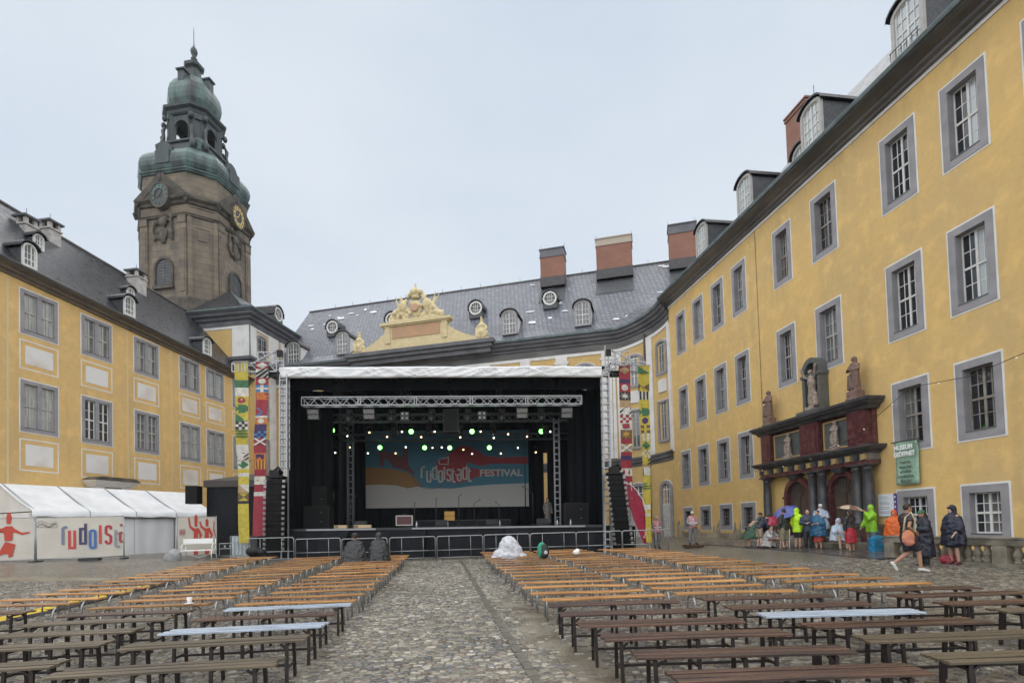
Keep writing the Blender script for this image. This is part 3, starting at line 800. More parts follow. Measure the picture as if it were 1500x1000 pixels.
    g = MB(); g.tube([(28.05, .03, 18.1), (28.05, .03, 1.3)], .012, 5); g.build('cable', M['cornice_dk'], RW)
    ut = MB()
    for k in range(6):
        ut.bar((17.25 + k * .24, .25, 19.5), (17.25 + k * .24, .25, 19.85), .02)
    ut.bar((17.2, .25, 19.85), (18.5, .25, 19.85), .025); ut.build('snow_rail', M['black_metal'], RW)
right_wing()
# ------------------------------------------------------------------ left wing
DL = (0.15105, 0.98853); NL = (-0.98853, 0.15105); DLL = 31.0
LW = thing('palace_wing', 'orange-yellow palace wing with double windows behind the white tent on the left', 'building', (NL[0] * DLL, NL[1] * DLL, 0), math.atan2(-DL[1], -DL[0]))
def lsl(u): return -0.021 * (u - 25.3)
def leave(u): return 16.50 - 0.045 * (u - 24.9)
def lridge(u): return 23.3 - 0.055 * (u - 29)
L_COLS = [25.3, 28.93, 32.82, 36.97, 39.85, 43.1]
def left_wing():
    holes = []; wins = []; wd = 2.25
    for i, u in enumerate(L_COLS):
        c = u + wd / 2
        for row, (zb, h) in enumerate(((13.05, 2.6), (7.58, 3.0))):
            z = zb + lsl(c)
            wins.append((row, i, -c, z, h)); holes.append((-c - wd / 2 + .07, -c + wd / 2 - .07, z + .07, z + h - .07))
    mb = MB(); wall_grid(mb, -45.45, -17, -0.5, 15.9, holes)
    mb.add([(-45.45, 0, 15.9), (-17, 0, 15.9), (-17, 0, leave(17) - .1), (-45.45, 0, leave(45.45) - .1)], [(3, 2, 1, 0)])
    mb.build('wall', M['wall_l'], LW)
    for row, i, x, z, h in wins:
        if row == 1 and i == 1: gl, wt, sm = ('glass_dark', 'glass_mid'), (4, 1), M['sash']
        elif row == 1: gl, wt, sm = ('glass_net', 'glass_mid'), (8, 1), M['sash_grey']
        else: gl, wt, sm = ('glass_mid', 'glass_net', 'glass_pale', 'glass_dark'), (3, 4, 1, 1), M['sash_grey']
        add_window(LW, ('l', row, sm.name), x, z, glass=gl, wts=wt, w=wd, h=h, cols=2, rows=4 if row else 2, stone=M['stone'], sash=sm, mullion=.26, sw=.2, cross=True, depth=.14)
    for i, u in enumerate(L_COLS):                                     # painted frames and white panels
        c = -(u + wd / 2)
        for k, (zb, zt) in enumerate(((11.12, 12.76), (5.47, 7.25))):
            o = lsl(u + wd / 2); a, b = c - wd / 2 + .02, c + wd / 2 - .02
            f = MB(); t = .065
            f.box(a, a + t, 0, .01, zb + o, zt + o); f.box(b - t, b, 0, .01, zb + o, zt + o)
            f.box(a + t, b - t, 0, .01, zb + o, zb + t + o); f.box(a + t, b - t, 0, .01, zt - t + o, zt + o)
            f.build('painted_frame', M['trim'], LW)
            p = MB(); p.box(a + .32, b - .32, 0, .012, zb + .3 + o, zt - .3 + o); p.build('panel', M['panel'], LW)
    f = MB()
    for u in (24.72, 32.35, 36.2): f.box(-u - .05, -u + .05, 0, .008, .5, leave(u) - .35)
    f.build('painted_line', flat('faded_line', (0.62, 0.50, 0.30), .7), LW)
    P = [(-45.45, 0, 0, 1, leave(45.45)), (-17, 0, 0, 1, leave(17))]
    def sw(prof, name, m):
        b = MB(); n = len(prof)
        vs = [(px, o, dz + z) for (px, py, nx, ny, dz) in P for (o, z) in prof]
        b.add(vs, [(j, j + 1, n + j + 1, n + j) for j in range(n - 1)]); b.build(name, m, LW)
    sw([(0, -.5), (.12, -.48), (.14, -.36), (.3, -.3), (.32, -.16), (.5, -.1), (.55, 0), (0, .02)], 'eaves_cornice', mat('brown_eaves_cornice', (0.17, 0.13, 0.085), 0.6, c2=(0.11, 0.09, 0.07), ns=2, bump=.3))
    sw([(.45, 0.0), (.6, -.05), (.68, .05), (.68, .1), (.45, .08)], 'gutter', M['cornice_dk'])
    b = MB()
    us = [45.9, 40, 34, 28, 22, 17]
    vs = [(-u, .55, leave(u) + .06) for u in us] + [(-u, -.6, leave(u) + .8) for u in us] + [(-u, -6, lridge(u)) for u in us] + [(-u, -13, leave(u)) for u in us]
    n = len(us)
    b.add(vs, [(r * n + i, r * n + i + 1, (r + 1) * n + i + 1, (r + 1) * n + i) for r in range(3) for i in range(n - 1)])
    b.build('roof', M['slate_dark'], LW)
    rc = MB(); rc.tube([(-u, -6, lridge(u) + .03) for u in us], .12, 6); rc.build('ridge_cap', M['cornice_dk'], LW)
    for u, wdt, z in ((26.2, .62, 17.2), (32.95, .7, 16.95), (40.6, .75, 16.6)):
        dormer(LW, -u, z, -.35, wdt, .95, 1.7, .26, M['sash'], M['slate_hang'], M['slate_dark'], M['sash'], cols=3, rows=3, glass='glass_mid', over=.16, t=.09)
    for u, z in ((28.98, 19.85), (35.85, 19.4)):
        dormer(LW, -u, z, -3.0, .5, .68, 1.4, .2, M['sash'], M['slate_hang'], M['slate_dark'], M['sash'], cols=3, rows=3, glass='glass_mid', over=.12, t=.07)
    def pot(u, y, z0, z1, wx):
        c = MB(); h = wx / 2
        c.box(-h, h, -h, h, z0, z1 - .55); c.box(-h - .07, h + .07, -h - .07, h + .07, z1 - .62, z1 - .52)
        for sx in (-1, 1):
            for sy in (-1, 1): c.box(sx * h - (.2 if sx > 0 else 0), sx * h + (.2 if sx < 0 else 0), sy * h - (.2 if sy > 0 else 0), sy * h + (.2 if sy < 0 else 0), z1 - .52, z1 - .12)
        c.box(-h - .14, h + .14, -h - .14, h + .14, z1 - .12, z1, 1)
        c.box(-.012, .012, -.012, .012, z1, z1 + .6, 1)
        c.build('chimney', [mat('whitewashed_chimney', (0.5, 0.48, 0.46), .7, c2=(0.33, .31, .3), ns=3) if 'wc' not in M else M['wc'], M['stone_dark']], LW, (-u, y, 0))
    pot(29.3, -4.3, 19.6, 22.2, .75); pot(31.45, -5.0, 20.8, 23.15, .8); pot(38.5, -5.0, 20.6, 23.0, .95)
    # rear body
    k = MB(); k.box(-45, -17, -12.5, -.4, -.5, 15.2); k.build('inner_wall', M['stone_dark'], LW)
    # doorway canopy rising above the tent
    d = MB(); x0, x1 = -32.3, -28.95; c = (x0 + x1) / 2
    d.box(x0 + .05, x1 - .05, 0, .95, 5.08, 5.2); d.box(x0 + .18, x1 - .18, 0, .8, 4.94, 5.08); d.box(x0 + .3, x1 - .3, 0, .65, 4.82, 4.94)
    d.poly([(x0, 0, 5.2), (x1, 0, 5.2), (x1 - .4, 0, 5.42), (x0 + .4, 0, 5.42)], (0, 1.05, 0), 1)
    for s in (x0 + .55, x1 - .95): d.box(s, s + .4, 0, .5, .6, 4.82); d.box(s - .08, s + .48, 0, .58, 4.6, 4.8)
    d.build('door_canopy', [M['trim'], M['sandstone_dk']], LW)
    g = MB(); g.box(x0 + 1.0, x1 - 1.0, .02, .08, .6, 4.6, 1)
    for i in range(8): g.box(x0 + 1.05 + i * .19, x0 + 1.09 + i * .19, .08, .1, 3.5, 4.6)
    g.box(x0 + 1.0, x1 - 1.0, .08, .1, 4.02, 4.08); g.build('door', [M['sash'], M['glass_dark']], LW)
left_wing()

# ------------------------------------------------------------------ tower pavilion at the left corner
PV = thing('corner_pavilion', 'tall yellow corner pavilion with white pilasters below the tower', 'building', LW.location, LW.rotation_euler)
def arched_window(parent, x, z, y, w, h, rot=0.0, stone=None, cols=4, rows=4, glass='glass_mid', sash=None, sw=.2, rise=None, flatness=None, proud=.09):
    """arched window set on a wall face: stone band, bars, panes"""
    stone = stone or M['stone']; sash = sash or M['sash_grey']
    rise = w / 2 if rise is None else rise
    n = 10; hw = w / 2; hs = h - rise
    o_ = [(-hw, 0)] + [(-math.cos(math.pi * i / n) * hw, hs + math.sin(math.pi * i / n) * rise) for i in range(n + 1)] + [(hw, 0)]
    iw = hw - sw
    i_ = [(-iw, sw)] + [(-math.cos(math.pi * i / n) * iw, hs + math.sin(math.pi * i / n) * (rise - sw)) for i in range(n + 1)] + [(iw, sw)]
    mb = MB(); k = len(o_)
    for i in range(k):
        a, b, c, d = o_[i], o_[(i + 1) % k], i_[(i + 1) % k], i_[i]
        q = [(p[0], proud, p[1]) for p in (a, b, c, d)]
        mb.add(q + [(p[0], -.02, p[2]) for p in q], [(0, 1, 2, 3), (7, 6, 5, 4), (0, 4, 5, 1), (2, 6, 7, 3)])
    wb = .06; e_ = [(p[0] * (hw + wb) / hw, (p[1] + wb if p[1] > 0 else -wb)) for p in o_]
    for i in range(k):
        a, b, c, d = e_[i], e_[(i + 1) % k], o_[(i + 1) % k], o_[i]
        q = [(p[0], proud * .35, p[1]) for p in (a, b, c, d)]
        mb.add(q + [(p[0], -.02, p[2]) for p in q], [(0, 1, 2, 3), (7, 6, 5, 4), (0, 4, 5, 1), (2, 6, 7, 3)], 1)
    o = inst('window', mb.mesh('window', [stone, M['trim']]), parent, (x, y, z), (0, 0, rot))
    p = MB(); p.poly([(a[0], 0.012, a[1]) for a in reversed(i_)], (0, -.01, 0)); inst('pane', p.mesh('pane', M[glass]), o)
    s = MB()
    for i in range(1, cols):
        xx = -iw + i * 2 * iw / cols; t = .045 if i * 2 == cols else .018
        zt = hs + (rise - sw) * math.sqrt(max(0, 1 - (xx / iw) ** 2))
        s.box(xx - t, xx + t, .014, .045 if t > .03 else .03, sw, zt)
    for j in range(1, rows):
        zz = sw + j * (hs - sw) / max(1, rows - 1); t = .04 if j == rows - 1 else .016
        s.box(-iw, iw, .013, .04 if t > .03 else .028, zz - t, zz + t)
    inst('sash', s.mesh('sash', sash), o)
    return o

def pavilion():
    b = MB()
    x0, x1 = -54.5, -45.45                     # court face (y = .15) and front face (x = x1)
    yf, yb = .15, -13
    b.box(x0, x1, yb, yf, -.5, 21.2); b.build('wall', M['wall_b'], PV)
    t = MB()
    t.box(x1 - .02, x1 + .07, -1.55, yf + .07, 17.9, 20.75)                 # corner pilaster, both faces
    t.box(x1 - 1.0, x1 - .02, yf - .01, yf + .07, 17.9, 20.75)
    t.box(x1 - 4.6, x1 - 2.95, yf - .01, yf + .07, 6, 20.75); t.box(x1 - 6.4, x1 - 5.0, yf - .01, yf + .06, 6, 20.75)
    t.box(x1 - .02, x1 + .05, yb, -1.56, 20.5, 20.75); t.box(x1 - 9, x1 - 6.4, yf - .01, yf + .05, 20.55, 20.75); t.box(x1 - 2.95, x1 - 1.0, yf - .01, yf + .05, 20.55, 20.75)
    t.build('pilaster', M['trim'], PV)
    P = [(x1, yb, 1, 0), (x1, yf, 1, 0), (x1, yf, 0, 1), (x0, yf, 0, 1)]
    def pr(prof, m, nm):
        a = MB(); n = len(prof)
        pts = [(x1, yb, 1, 0), (x1, yf, 1, 1), (x0, yf, 0, 1)]
        vs = [(px + nx * o, py + ny * o, z) for px, py, nx, ny in pts for o, z in prof]
        a.add(vs, [(i * n + j, i * n + j + 1, (i + 1) * n + j + 1, (i + 1) * n + j) for i in range(2) for j in range(n - 1)]); a.build(nm, m, PV)
    pr([(0, 20.76), (.1, 20.78), (.1, 21.2), (.3, 21.3), (.34, 21.5), (.6, 21.62), (.65, 21.85), (.75, 21.9), (.78, 22.1), (.2, 22.15)], M['stone_dark'], 'eaves_cornice')
    pr([(.76, 22.0), (.88, 22.02), (.9, 22.16), (.7, 22.16)], M['zinc'], 'gutter')
    pr([(0, 16.6), (.1, 16.7), (.3, 16.9), (.35, 17.3), (.55, 17.45), (.55, 17.7), (.2, 17.86), (0, 17.9)], M['stone_dark'], 'string_course')
    r = MB()
    e = [(x1 + .8, yb, 22.15), (x1 + .8, yf + .8, 22.15), (x0, yf + .8, 22.15)]
    rid = [(x1 - 4.2, yb, 26.0), (x1 - 4.2, -4.6, 26.0), (x0, -4.6, 26.0)]
    mid = [(x1 - 1.6, yb, 23.4), (x1 - 1.6, -1.7, 23.4), (x0, -1.7, 23.4)]
    r.add(e + mid + rid, [(0, 1, 4, 3), (1, 2, 5, 4), (3, 4, 7, 6), (4, 5, 8, 7)]); r.build('roof', M['slate_dark'], PV)
    h = MB(); h.tube([e[1], mid[1], rid[1]], .09, 6); h.build('hip_cap', M['zinc'], PV)
    arched_window(PV, x1 - 1.85, 18.1, yf, 1.6, 2.25, cols=4, rows=4, glass='glass_dark', rise=.35)
    arched_window(PV, x1 - 7.6, 18.1, yf, 1.6, 2.25, cols=4, rows=4, glass='glass_dark', rise=.35)
    for z, h2 in ((12.4, 3.2), (7.2, 3.4)):
        for x in (-1.9, -7.6): arched_window(PV, x1 + x, z, yf, 1.7, h2, cols=4, rows=5, glass='glass_net', rise=.2)
    oeil(PV, x1 - 5.2, 23.7, -.1, .55, 2.2, M['sash'], M['slate_dark'])
    d = MB(); d.tube([(x1 + .1, yf + .12, 20.9), (x1 + .1, yf + .12, 16)], .06, 8); d.build('downpipe', M['zinc'], PV)
pavilion()

# ------------------------------------------------------------------ main wing at the back, with the curved corner
PB = Vector((12.1, 44.7, 0)); DB = Vector((-0.9695, 0.245, 0)); CB = Vector((-0.245, -0.9695, 0))
BW = thing('palace_wing', 'main palace range behind the stage with grey slate roof and cream gable', 'building', PB, math.atan2(DB.y, DB.x))
def toB(p):
    v = Vector((p[0], p[1], 0)) - PB
    return (v.dot(DB), v.dot(CB))
RA = 4.5
A0 = Vector((DR[0] * RU_END + NR[0] * DRR, DR[1] * RU_END + NR[1] * DRR, 0))
cR = Vector((-NR[0], -NR[1], 0)); CEN = A0 + cR * RA
angR = math.atan2(cR.y, cR.x); angB = math.atan2(CB.y, CB.x)
d_ = (angB - angR + math.pi) % (2 * math.pi) - math.pi
def arc_pt(f):
    a = angR + d_ * f; n = Vector((math.cos(a), math.sin(a), 0)); p = CEN - n * RA
    x, y = toB(p)
    return x, y, n.dot(DB), n.dot(CB)
NA = 14
ARC = [(*arc_pt(i / NA), 1.0 * (1 - i / NA)) for i in range(NA + 1)]
T_END = 37.0
PATH = ARC + [(T_END, ARC[-1][1], 0, 1, 0.0)]
YB = ARC[-1][1]
def sweep_b(prof, name, m, path=None):
    path = path or PATH; b = MB(); n = len(prof)
    vs = [(px + nx * o, py + ny * o, z + dz) for px, py, nx, ny, dz in path for o, z in prof]
    b.add(vs, [(i * n + j, i * n + j + 1, (i + 1) * n + j + 1, (i + 1) * n + j) for i in range(len(path) - 1) for j in range(n - 1)])
    return b.build(name, m, BW)
def back_wing():
    sweep_b([(0, -.6), (0, 16.2)], 'wall', M['wall_b'])
    sweep_b([(0, 15.85), (.07, 15.87), (.07, 16.12), (0, 16.14)], 'white_band', M['trim'])
    sweep_b([(.02, 16.13), (.02, 16.72)], 'frieze', M['cornice_dk'])
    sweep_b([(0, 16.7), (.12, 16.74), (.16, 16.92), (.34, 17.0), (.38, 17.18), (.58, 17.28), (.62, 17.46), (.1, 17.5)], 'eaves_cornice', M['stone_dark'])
    sweep_b([(.5, 17.5), (.66, 17.48), (.78, 17.56), (.8, 17.74), (.72, 17.76), (.5, 17.66)], 'gutter', M['zinc'])
    sweep_b([(0, 6.1), (.06, 6.12), (.08, 6.3), (.17, 6.4), (.2, 6.6), (.26, 6.68), (.27, 6.8), (0, 6.9)], 'string_course', M['stone_dark'], [(a, b, c, d, 0.25 * e) for a, b, c, d, e in PATH])
    # slate roof with a kick at the eaves
    b = MB(); E = [(px + nx * .55, py + ny * .55, 17.66 + dz) for px, py, nx, ny, dz in PATH]
    Kk = [(px - nx * .7, py - ny * .7, 18.75 + dz) for px, py, nx, ny, dz in PATH]
    na = len(ARC)
    top = []
    for i, (px, py, nx, ny, dz) in enumerate(PATH):
        top.append((-9.0 + 3.0 * min(1, i / (na - 1)) if i < na else px, YB - 7, 26.15))
    n = len(E)
    b.add(E + Kk + top, [(i, i + 1, n + i + 1, n + i) for i in range(n - 1)] + [(n + i, n + i + 1, 2 * n + i + 1, 2 * n + i) for i in range(n - 1)])
    b.add([(-12, YB - 7, 26.15), (T_END, YB - 7, 26.15), (T_END, YB - 14.5, 17), (-12, YB - 14.5, 17)], [(3, 2, 1, 0)])
    b.build('roof', M['slate'], BW)
    rc = MB(); rc.tube([(-9, YB - 7, 26.18), (T_END, YB - 7, 26.18)], .1, 6)
    for k in range(18): rc.box(-2 + k * 2.1 - .015, -2 + k * 2.1 + .015, YB - 7.015, YB - 6.985, 26.2, 26.62)
    rc.build('ridge_cap', M['cornice_dk'], BW)
    kk = MB(); kk.box(1, T_END, YB - 13, YB - .6, -.6, 16.5); kk.build('inner_wall', M['stone_dark'], BW)
    # chimneys
    chimney(BW, 9.1, YB - 6.0, 24.6, 28.3, 2.3, 1.5, cap=.85, base=.9); chimney(BW, 3.2, YB - 6.0, 24.6, 28.5, 3.3, 1.5, cap=.75, base=.9, cap_m=flat('pale_chimney_cap', (.42, .36, .29), .7)); chimney(BW, -3.0, YB - 6.0, 24.6, 28.75, 2.4, 1.5, cap=.9, base=.9)
    # darker slate skirts below the chimneys (replaced slates): slightly proud sheets lying on the roof plane
    def onroof(t, zr):   # y on roof plane for a height
        return YB - .7 - (zr - 18.75) * 6.3 / 7.4
    for t, wd, z0 in ((9.1, 2.45, 22.5), (3.2, 3.45, 22.6), (-3.0, 2.5, 22.6)):
        p = MB(); z1 = 25.1
        p.add([(t - wd / 2, onroof(t, z1) + .03, z1 + .03), (t + wd / 2, onroof(t, z1) + .03, z1 + .03), (t + wd / 2, onroof(t, z0) + .03, z0 + .03), (t - wd / 2, onroof(t, z0) + .03, z0 + .03)], [(0, 1, 2, 3)])
        p.build('slate_skirt', M['slate_hang'], BW)
    for t in (12.3, 5.8, 28.9): dormer(BW, t, 18.65, YB - .25, 1.15, 1.55, 2.0, .4, M['stone'], M['trim'], M['cornice_dk'], M['sash'], cols=4, rows=4, glass='glass_mid')
    dormer(BW, 34.3, 18.2, YB - .2, 1.2, 1.6, 2.0, .4, M['stone'], M['trim'], M['cornice_dk'], M['sash'], cols=4, rows=4, glass='glass_mid')
    for t in (16.15, 9.0, 31.5, 24.9): oeil(BW, t, 22.35, YB - 2.7, .5, 1.7, M['sash'], M['slate_hang'])
    rr = random.Random(4)
    spots = [(33.8, 25.0), (32.9, 24.2), (32.5, 24.5), (32.1, 24.3), (31.2, 24.9), (33.6, 23.6), (30.2, 24.4), (29.6, 25.2), (28.4, 24.6), (35.4, 23.7), (34.9, 23.1), (10.5, 19.9), (10.9, 21.4), (8.3, 22.1), (7.6, 20.9), (11.3, 25.4), (-1.6, 25.4), (-1.1, 25.6), (1.8, 19.2), (.9, 19.6), (3.0, 19.0), (-.2, 20.6), (-.6, 21.2), (-.9, 21.8), (-.4, 21.0), (8.9, 20.2)]
    for t, z in spots:
        p = MB(); wdt = rr.uniform(.12, .5); hh = rr.uniform(.05, .16)
        def q(a, c): return (t + a, onroof(t, z + c) + .035, z + c + .035)
        p.add([q(-wdt, -hh), q(-wdt * .2, -hh * 1.3), q(wdt, -hh * .6), q(wdt * .7, hh), q(-wdt * .6, hh * .8)], [(0, 1, 2, 3, 4)])
        p.build('pale_slate', M['roof_white'], BW)
    # pilasters, yellow bays with arched windows under the eaves
    for t, wd in ((3.75, 1.1), (7.7, 1.0), (10.9, .9), (14.6, 1.0), (18.0, 1.0), (21.5, 1.0), (25, 1.0), (28.5, 1.0), (32, 1.0), (35.2, 1.0)):
        p = MB(); p.box(t - wd / 2, t + wd / 2, YB - .02, YB + .1, 6.95, 15.86); p.box(t - wd / 2 - .12, t + wd / 2 + .12, YB - .02, YB + .13, 15.3, 15.5); p.build('pilaster', M['trim'], BW)
    for t in (5.75, 9.3, 12.7, 16.2, 19.8, 23.2, 26.8, 30.2, 33.6):
        arched_window(BW, t, 12.5, YB, 1.75, 2.75, cols=4, rows=4, glass='glass_dark', rise=.5, sash=M['sash'])
        if t > 29 or t < 6: arched_window(BW, t, 7.4, YB, 1.7, 3.4, cols=4, rows=4, glass='glass_mid', rise=.1)
    # the two bays of the curved corner
    def at(f):
        x, y, nx, ny = arc_pt(f); return x, y, math.atan2(-nx, ny)
    for f, wd in ((.22, 1.35), (.74, 1.55)):
        x, y, rt = at(f); dz = 1.0 * (1 - f) * .9
        arched_window(BW, x, 12.5 + dz, y, wd, 2.75, rt, cols=4, rows=4, glass='glass_mid', rise=.38, sash=M['sash'] if f > .5 else M['sash_grey'], proud=.14)
        arched_window(BW, x, 7.5 + dz * .5, y, wd, 3.3, rt, cols=4, rows=4, glass='glass_mid', rise=.06, proud=.14)
        p = MB(); p.box(-.5, .5, .0, .09, 11.25 + dz * .8, 12.25 + dz * .8); p.build('panel', M['panel'], BW, (x, y, 0), (0, 0, rt))
        g = arched_window(BW, x, .1, y, 1.95 if f > .5 else 1.5, 4.7, rt, cols=4, rows=6, glass='glass_mid', rise=.85 if f > .5 else .7, sash=M['sash'], proud=.16, sw=.26)
        hw = .70 if f > .5 else .48
        for s in (-1, 1):
            dd = MB(); dd.box(s * .02 if s > 0 else -hw, hw if s > 0 else -.02, .02, .09, .15, 3.0)
            for zb, zt in ((.4, .95), (1.1, 1.7), (1.85, 2.75)):
                a, c = (.12, hw - .1) if s > 0 else (-hw + .1, -.12)
                t = .05
                for bx in ((a, c, zb, zb + t), (a, c, zt - t, zt), (a, a + t, zb, zt), (c - t, c, zb, zt)): dd.box(bx[0], bx[1], .09, .11, bx[2], bx[3], 1)
            dd.build('door', [M['door'], M['sash_grey']], BW, (x, y, 0), (0, 0, rt))
    for f, wd in ((.02, .45), (.47, .55), (.98, .4)):
        x, y, rt = at(f); p = MB(); p.box(-wd / 2, wd / 2, -.02, .1, 6.95, 15.86 + (1 - f)); p.build('pilaster', M['trim'], BW, (x, y, 0), (0, 0, rt))
    x, y, rt = at(.47)
    p = MB(); p.tube([(.36, .16, 16.9), (.36, .16, .2)], .075, 8)
    for z in (3, 6.5, 10, 13.5): p.box(.26, .46, .08, .26, z, z + .06)
    p.build('downpipe', M['sandstone_dk'], BW, (x, y, 0), (0, 0, rt))
    # risalit cornice and cream gable
    c = MB(); c.box(13.6, 27.6, YB, YB + 1.05, 17.3, 17.62); c.box(13.4, 27.8, YB, YB + 1.25, 17.62, 17.95); c.box(13.8, 27.4, YB, YB + .8, 16.9, 17.3); c.build('risalit_cornice', M['stone_dark'], BW)
    o = [(13.9, 17.95), (27.2, 17.95), (27.2, 18.2)]
    for k in range(9):
        a = k / 8 * math.pi / 2
        o.append((27.0 - 3.1 * math.sin(a) if False else 27.0 - 3.2 * (1 - math.cos(a)) ** .9, 18.2 + 1.5 * math.sin(a) ** 1.6 if False else 18.2 + 1.5 * (1 - math.cos(a)) ** 1.0 * (k / 8)))
    o += [(23.8, 20.1), (17.75, 20.1)]
    for k in range(8, -1, -1):
        a = k / 8 * math.pi / 2
        o.append((14.1 + 3.65 * (1 - math.cos(a)) ** .9, 18.2 + 1.5 * (1 - math.cos(a)) * (k / 8)))
    o += [(13.9, 18.2)]
    p = MB(); p.poly([(a, YB + .35, z) for a, z in o], (0, .5, 0))
    p.box(17.5, 24.05, YB + .3, YB + 1.0, 20.1, 20.22); p.box(17.35, 24.2, YB + .3, YB + 1.12, 20.22, 20.45)
    for x0, x1 in ((17.75, 18.25), (23.3, 23.8)): p.box(x0, x1, YB + .85, YB + .95, 18.6, 20.1)
    p.build('gable', M['cream'], BW)
    q = MB(); q.box(18.45, 23.1, YB + .86, YB + .9, 19.0, 20.0); q.build('panel', mat('salmon_render', (.50, .29, .16), .7, c2=(.42, .27, .16), ns=1.5), BW)
back_wing()

def lumps(name, spec, m, vox, parent=None, loc=(0, 0, 0), rot=(0, 0, 0), disp=0.0, ds=.3):
    """one continuous carved figure: ellipsoids and tubes fused by a voxel remesh"""
    mb = MB()
    for s in spec:
        if s[0] == 'b': mb.ball(s[1], *s[2], n=10, k=7)
        elif s[0] == 't': mb.tube(s[1], s[2], 8)
        elif s[0] == 'x': mb.box(*s[1])
        elif s[0] == 'l': mb.lathe(s[1], 12, s[2] if len(s) > 2 else (0, 0, 0), sy=s[3] if len(s) > 3 else 1)
    o = mb.build(name, m, parent, loc, rot); fix_normals(o)
    r = o.modifiers.new('fuse', 'REMESH'); r.mode = 'VOXEL'; r.voxel_size = vox; r.use_smooth_shade = True
    if disp:
        tx = bpy.data.textures.new('carving', 'CLOUDS'); tx.noise_scale = ds
        dm = o.modifiers.new('folds', 'DISPLACE'); dm.texture = tx; dm.strength = disp; dm.mid_level = .5; dm.texture_coords = 'LOCAL'
    return o

def toW(t, y, z=0):
    p = PB + DB * t + CB * y; return (p.x, p.y, z)
def heraldry():
    rr = random.Random(8)
    th = thing('coat_of_arms', 'cream carved coat of arms with crown on top of the gable behind the stage', 'carving', toW(20.75, YB + .75, 20.45), BW.rotation_euler)
    sp = [('b', (0, 0, 1.1), (.62, .3, .85)), ('x', (-2.6, 2.6, -.3, .3, 0, .2))]
    for s in (-1, 1):
        for k in range(16):
            f = k / 15; x = s * (.5 + 2.0 * f); top = 2.1 * (1 - f) + .45
            for _ in range(3):
                z = rr.uniform(.15, max(.3, top)); sp.append(('b', (x + rr.uniform(-.15, .15), rr.uniform(-.1, .25), z), (rr.uniform(.13, .28), rr.uniform(.12, .22), rr.uniform(.15, .32))))
        for k in range(6):
            x = s * rr.uniform(.6, 1.6); sp.append(('t', [(x, .1, .8), (x + s * rr.uniform(.3, .9), .12, rr.uniform(1.6, 2.4))], [.1, .05]))
        sp.append(('b', (s * 1.15, .25, 1.35), (.42, .2, .5)))
    lumps('trophies', sp, M['cream'], .06, th)
    c = [('l', [(.34, 2.0), (.42, 2.1), (.36, 2.2), (.5, 2.5), (.45, 2.75), (.2, 2.95), (.08, 3.0)])]
    for k in range(6):
        a = k * math.pi / 3; c.append(('b', (math.cos(a) * .46, math.sin(a) * .46, 2.6), (.12, .12, .2)))
    c += [('b', (0, 0, 3.1), (.13, .13, .13)), ('x', (-.03, .03, -.03, .03, 3.1, 3.5)), ('x', (-.13, .13, -.03, .03, 3.3, 3.37))]
    lumps('crown', c, M['cream'], .045, th)
    s = MB(); s.lathe([(.36, 0), (.4, .06), (.3, .1)], 14, (0, 0, 0), sy=1); o = s.build('shield', mat('rose_shield', (.5, .30, .2), .7), th, (0, .3, 1.1), (R(-90), 0, 0))
    for t, lab in ((26.6, 'left'), (14.6, 'right')):
        f = [('x', (-.38, .38, -.3, .3, 0, .15)), ('l', [(.34, .1), (.42, .5), (.3, .85), (.36, 1.15), (.2, 1.35)]), ('b', (0, 0, 1.52), (.17, .19, .22)), ('t', [(-.3, 0, 1.15), (-.5, .12, .8), (-.3, .25, .6)], .11), ('t', [(.3, 0, 1.15), (.48, .1, .75), (.42, .2, .4)], .11), ('b', (-.4, .1, .35), (.22, .2, .3)), ('b', (.4, .1, .3), (.24, .2, .3)), ('b', (.0, .05, 1.76), (.1, .2, .16))]
        st = lumps('statue', f, M['cream'], .05, None, toW(t, YB + .6, 18.2), BW.rotation_euler, .05, .2)
        tag(st, f'small cream armour statue on the {lab} end of the gable', 'statue', 'cream statues on the gable')
heraldry()

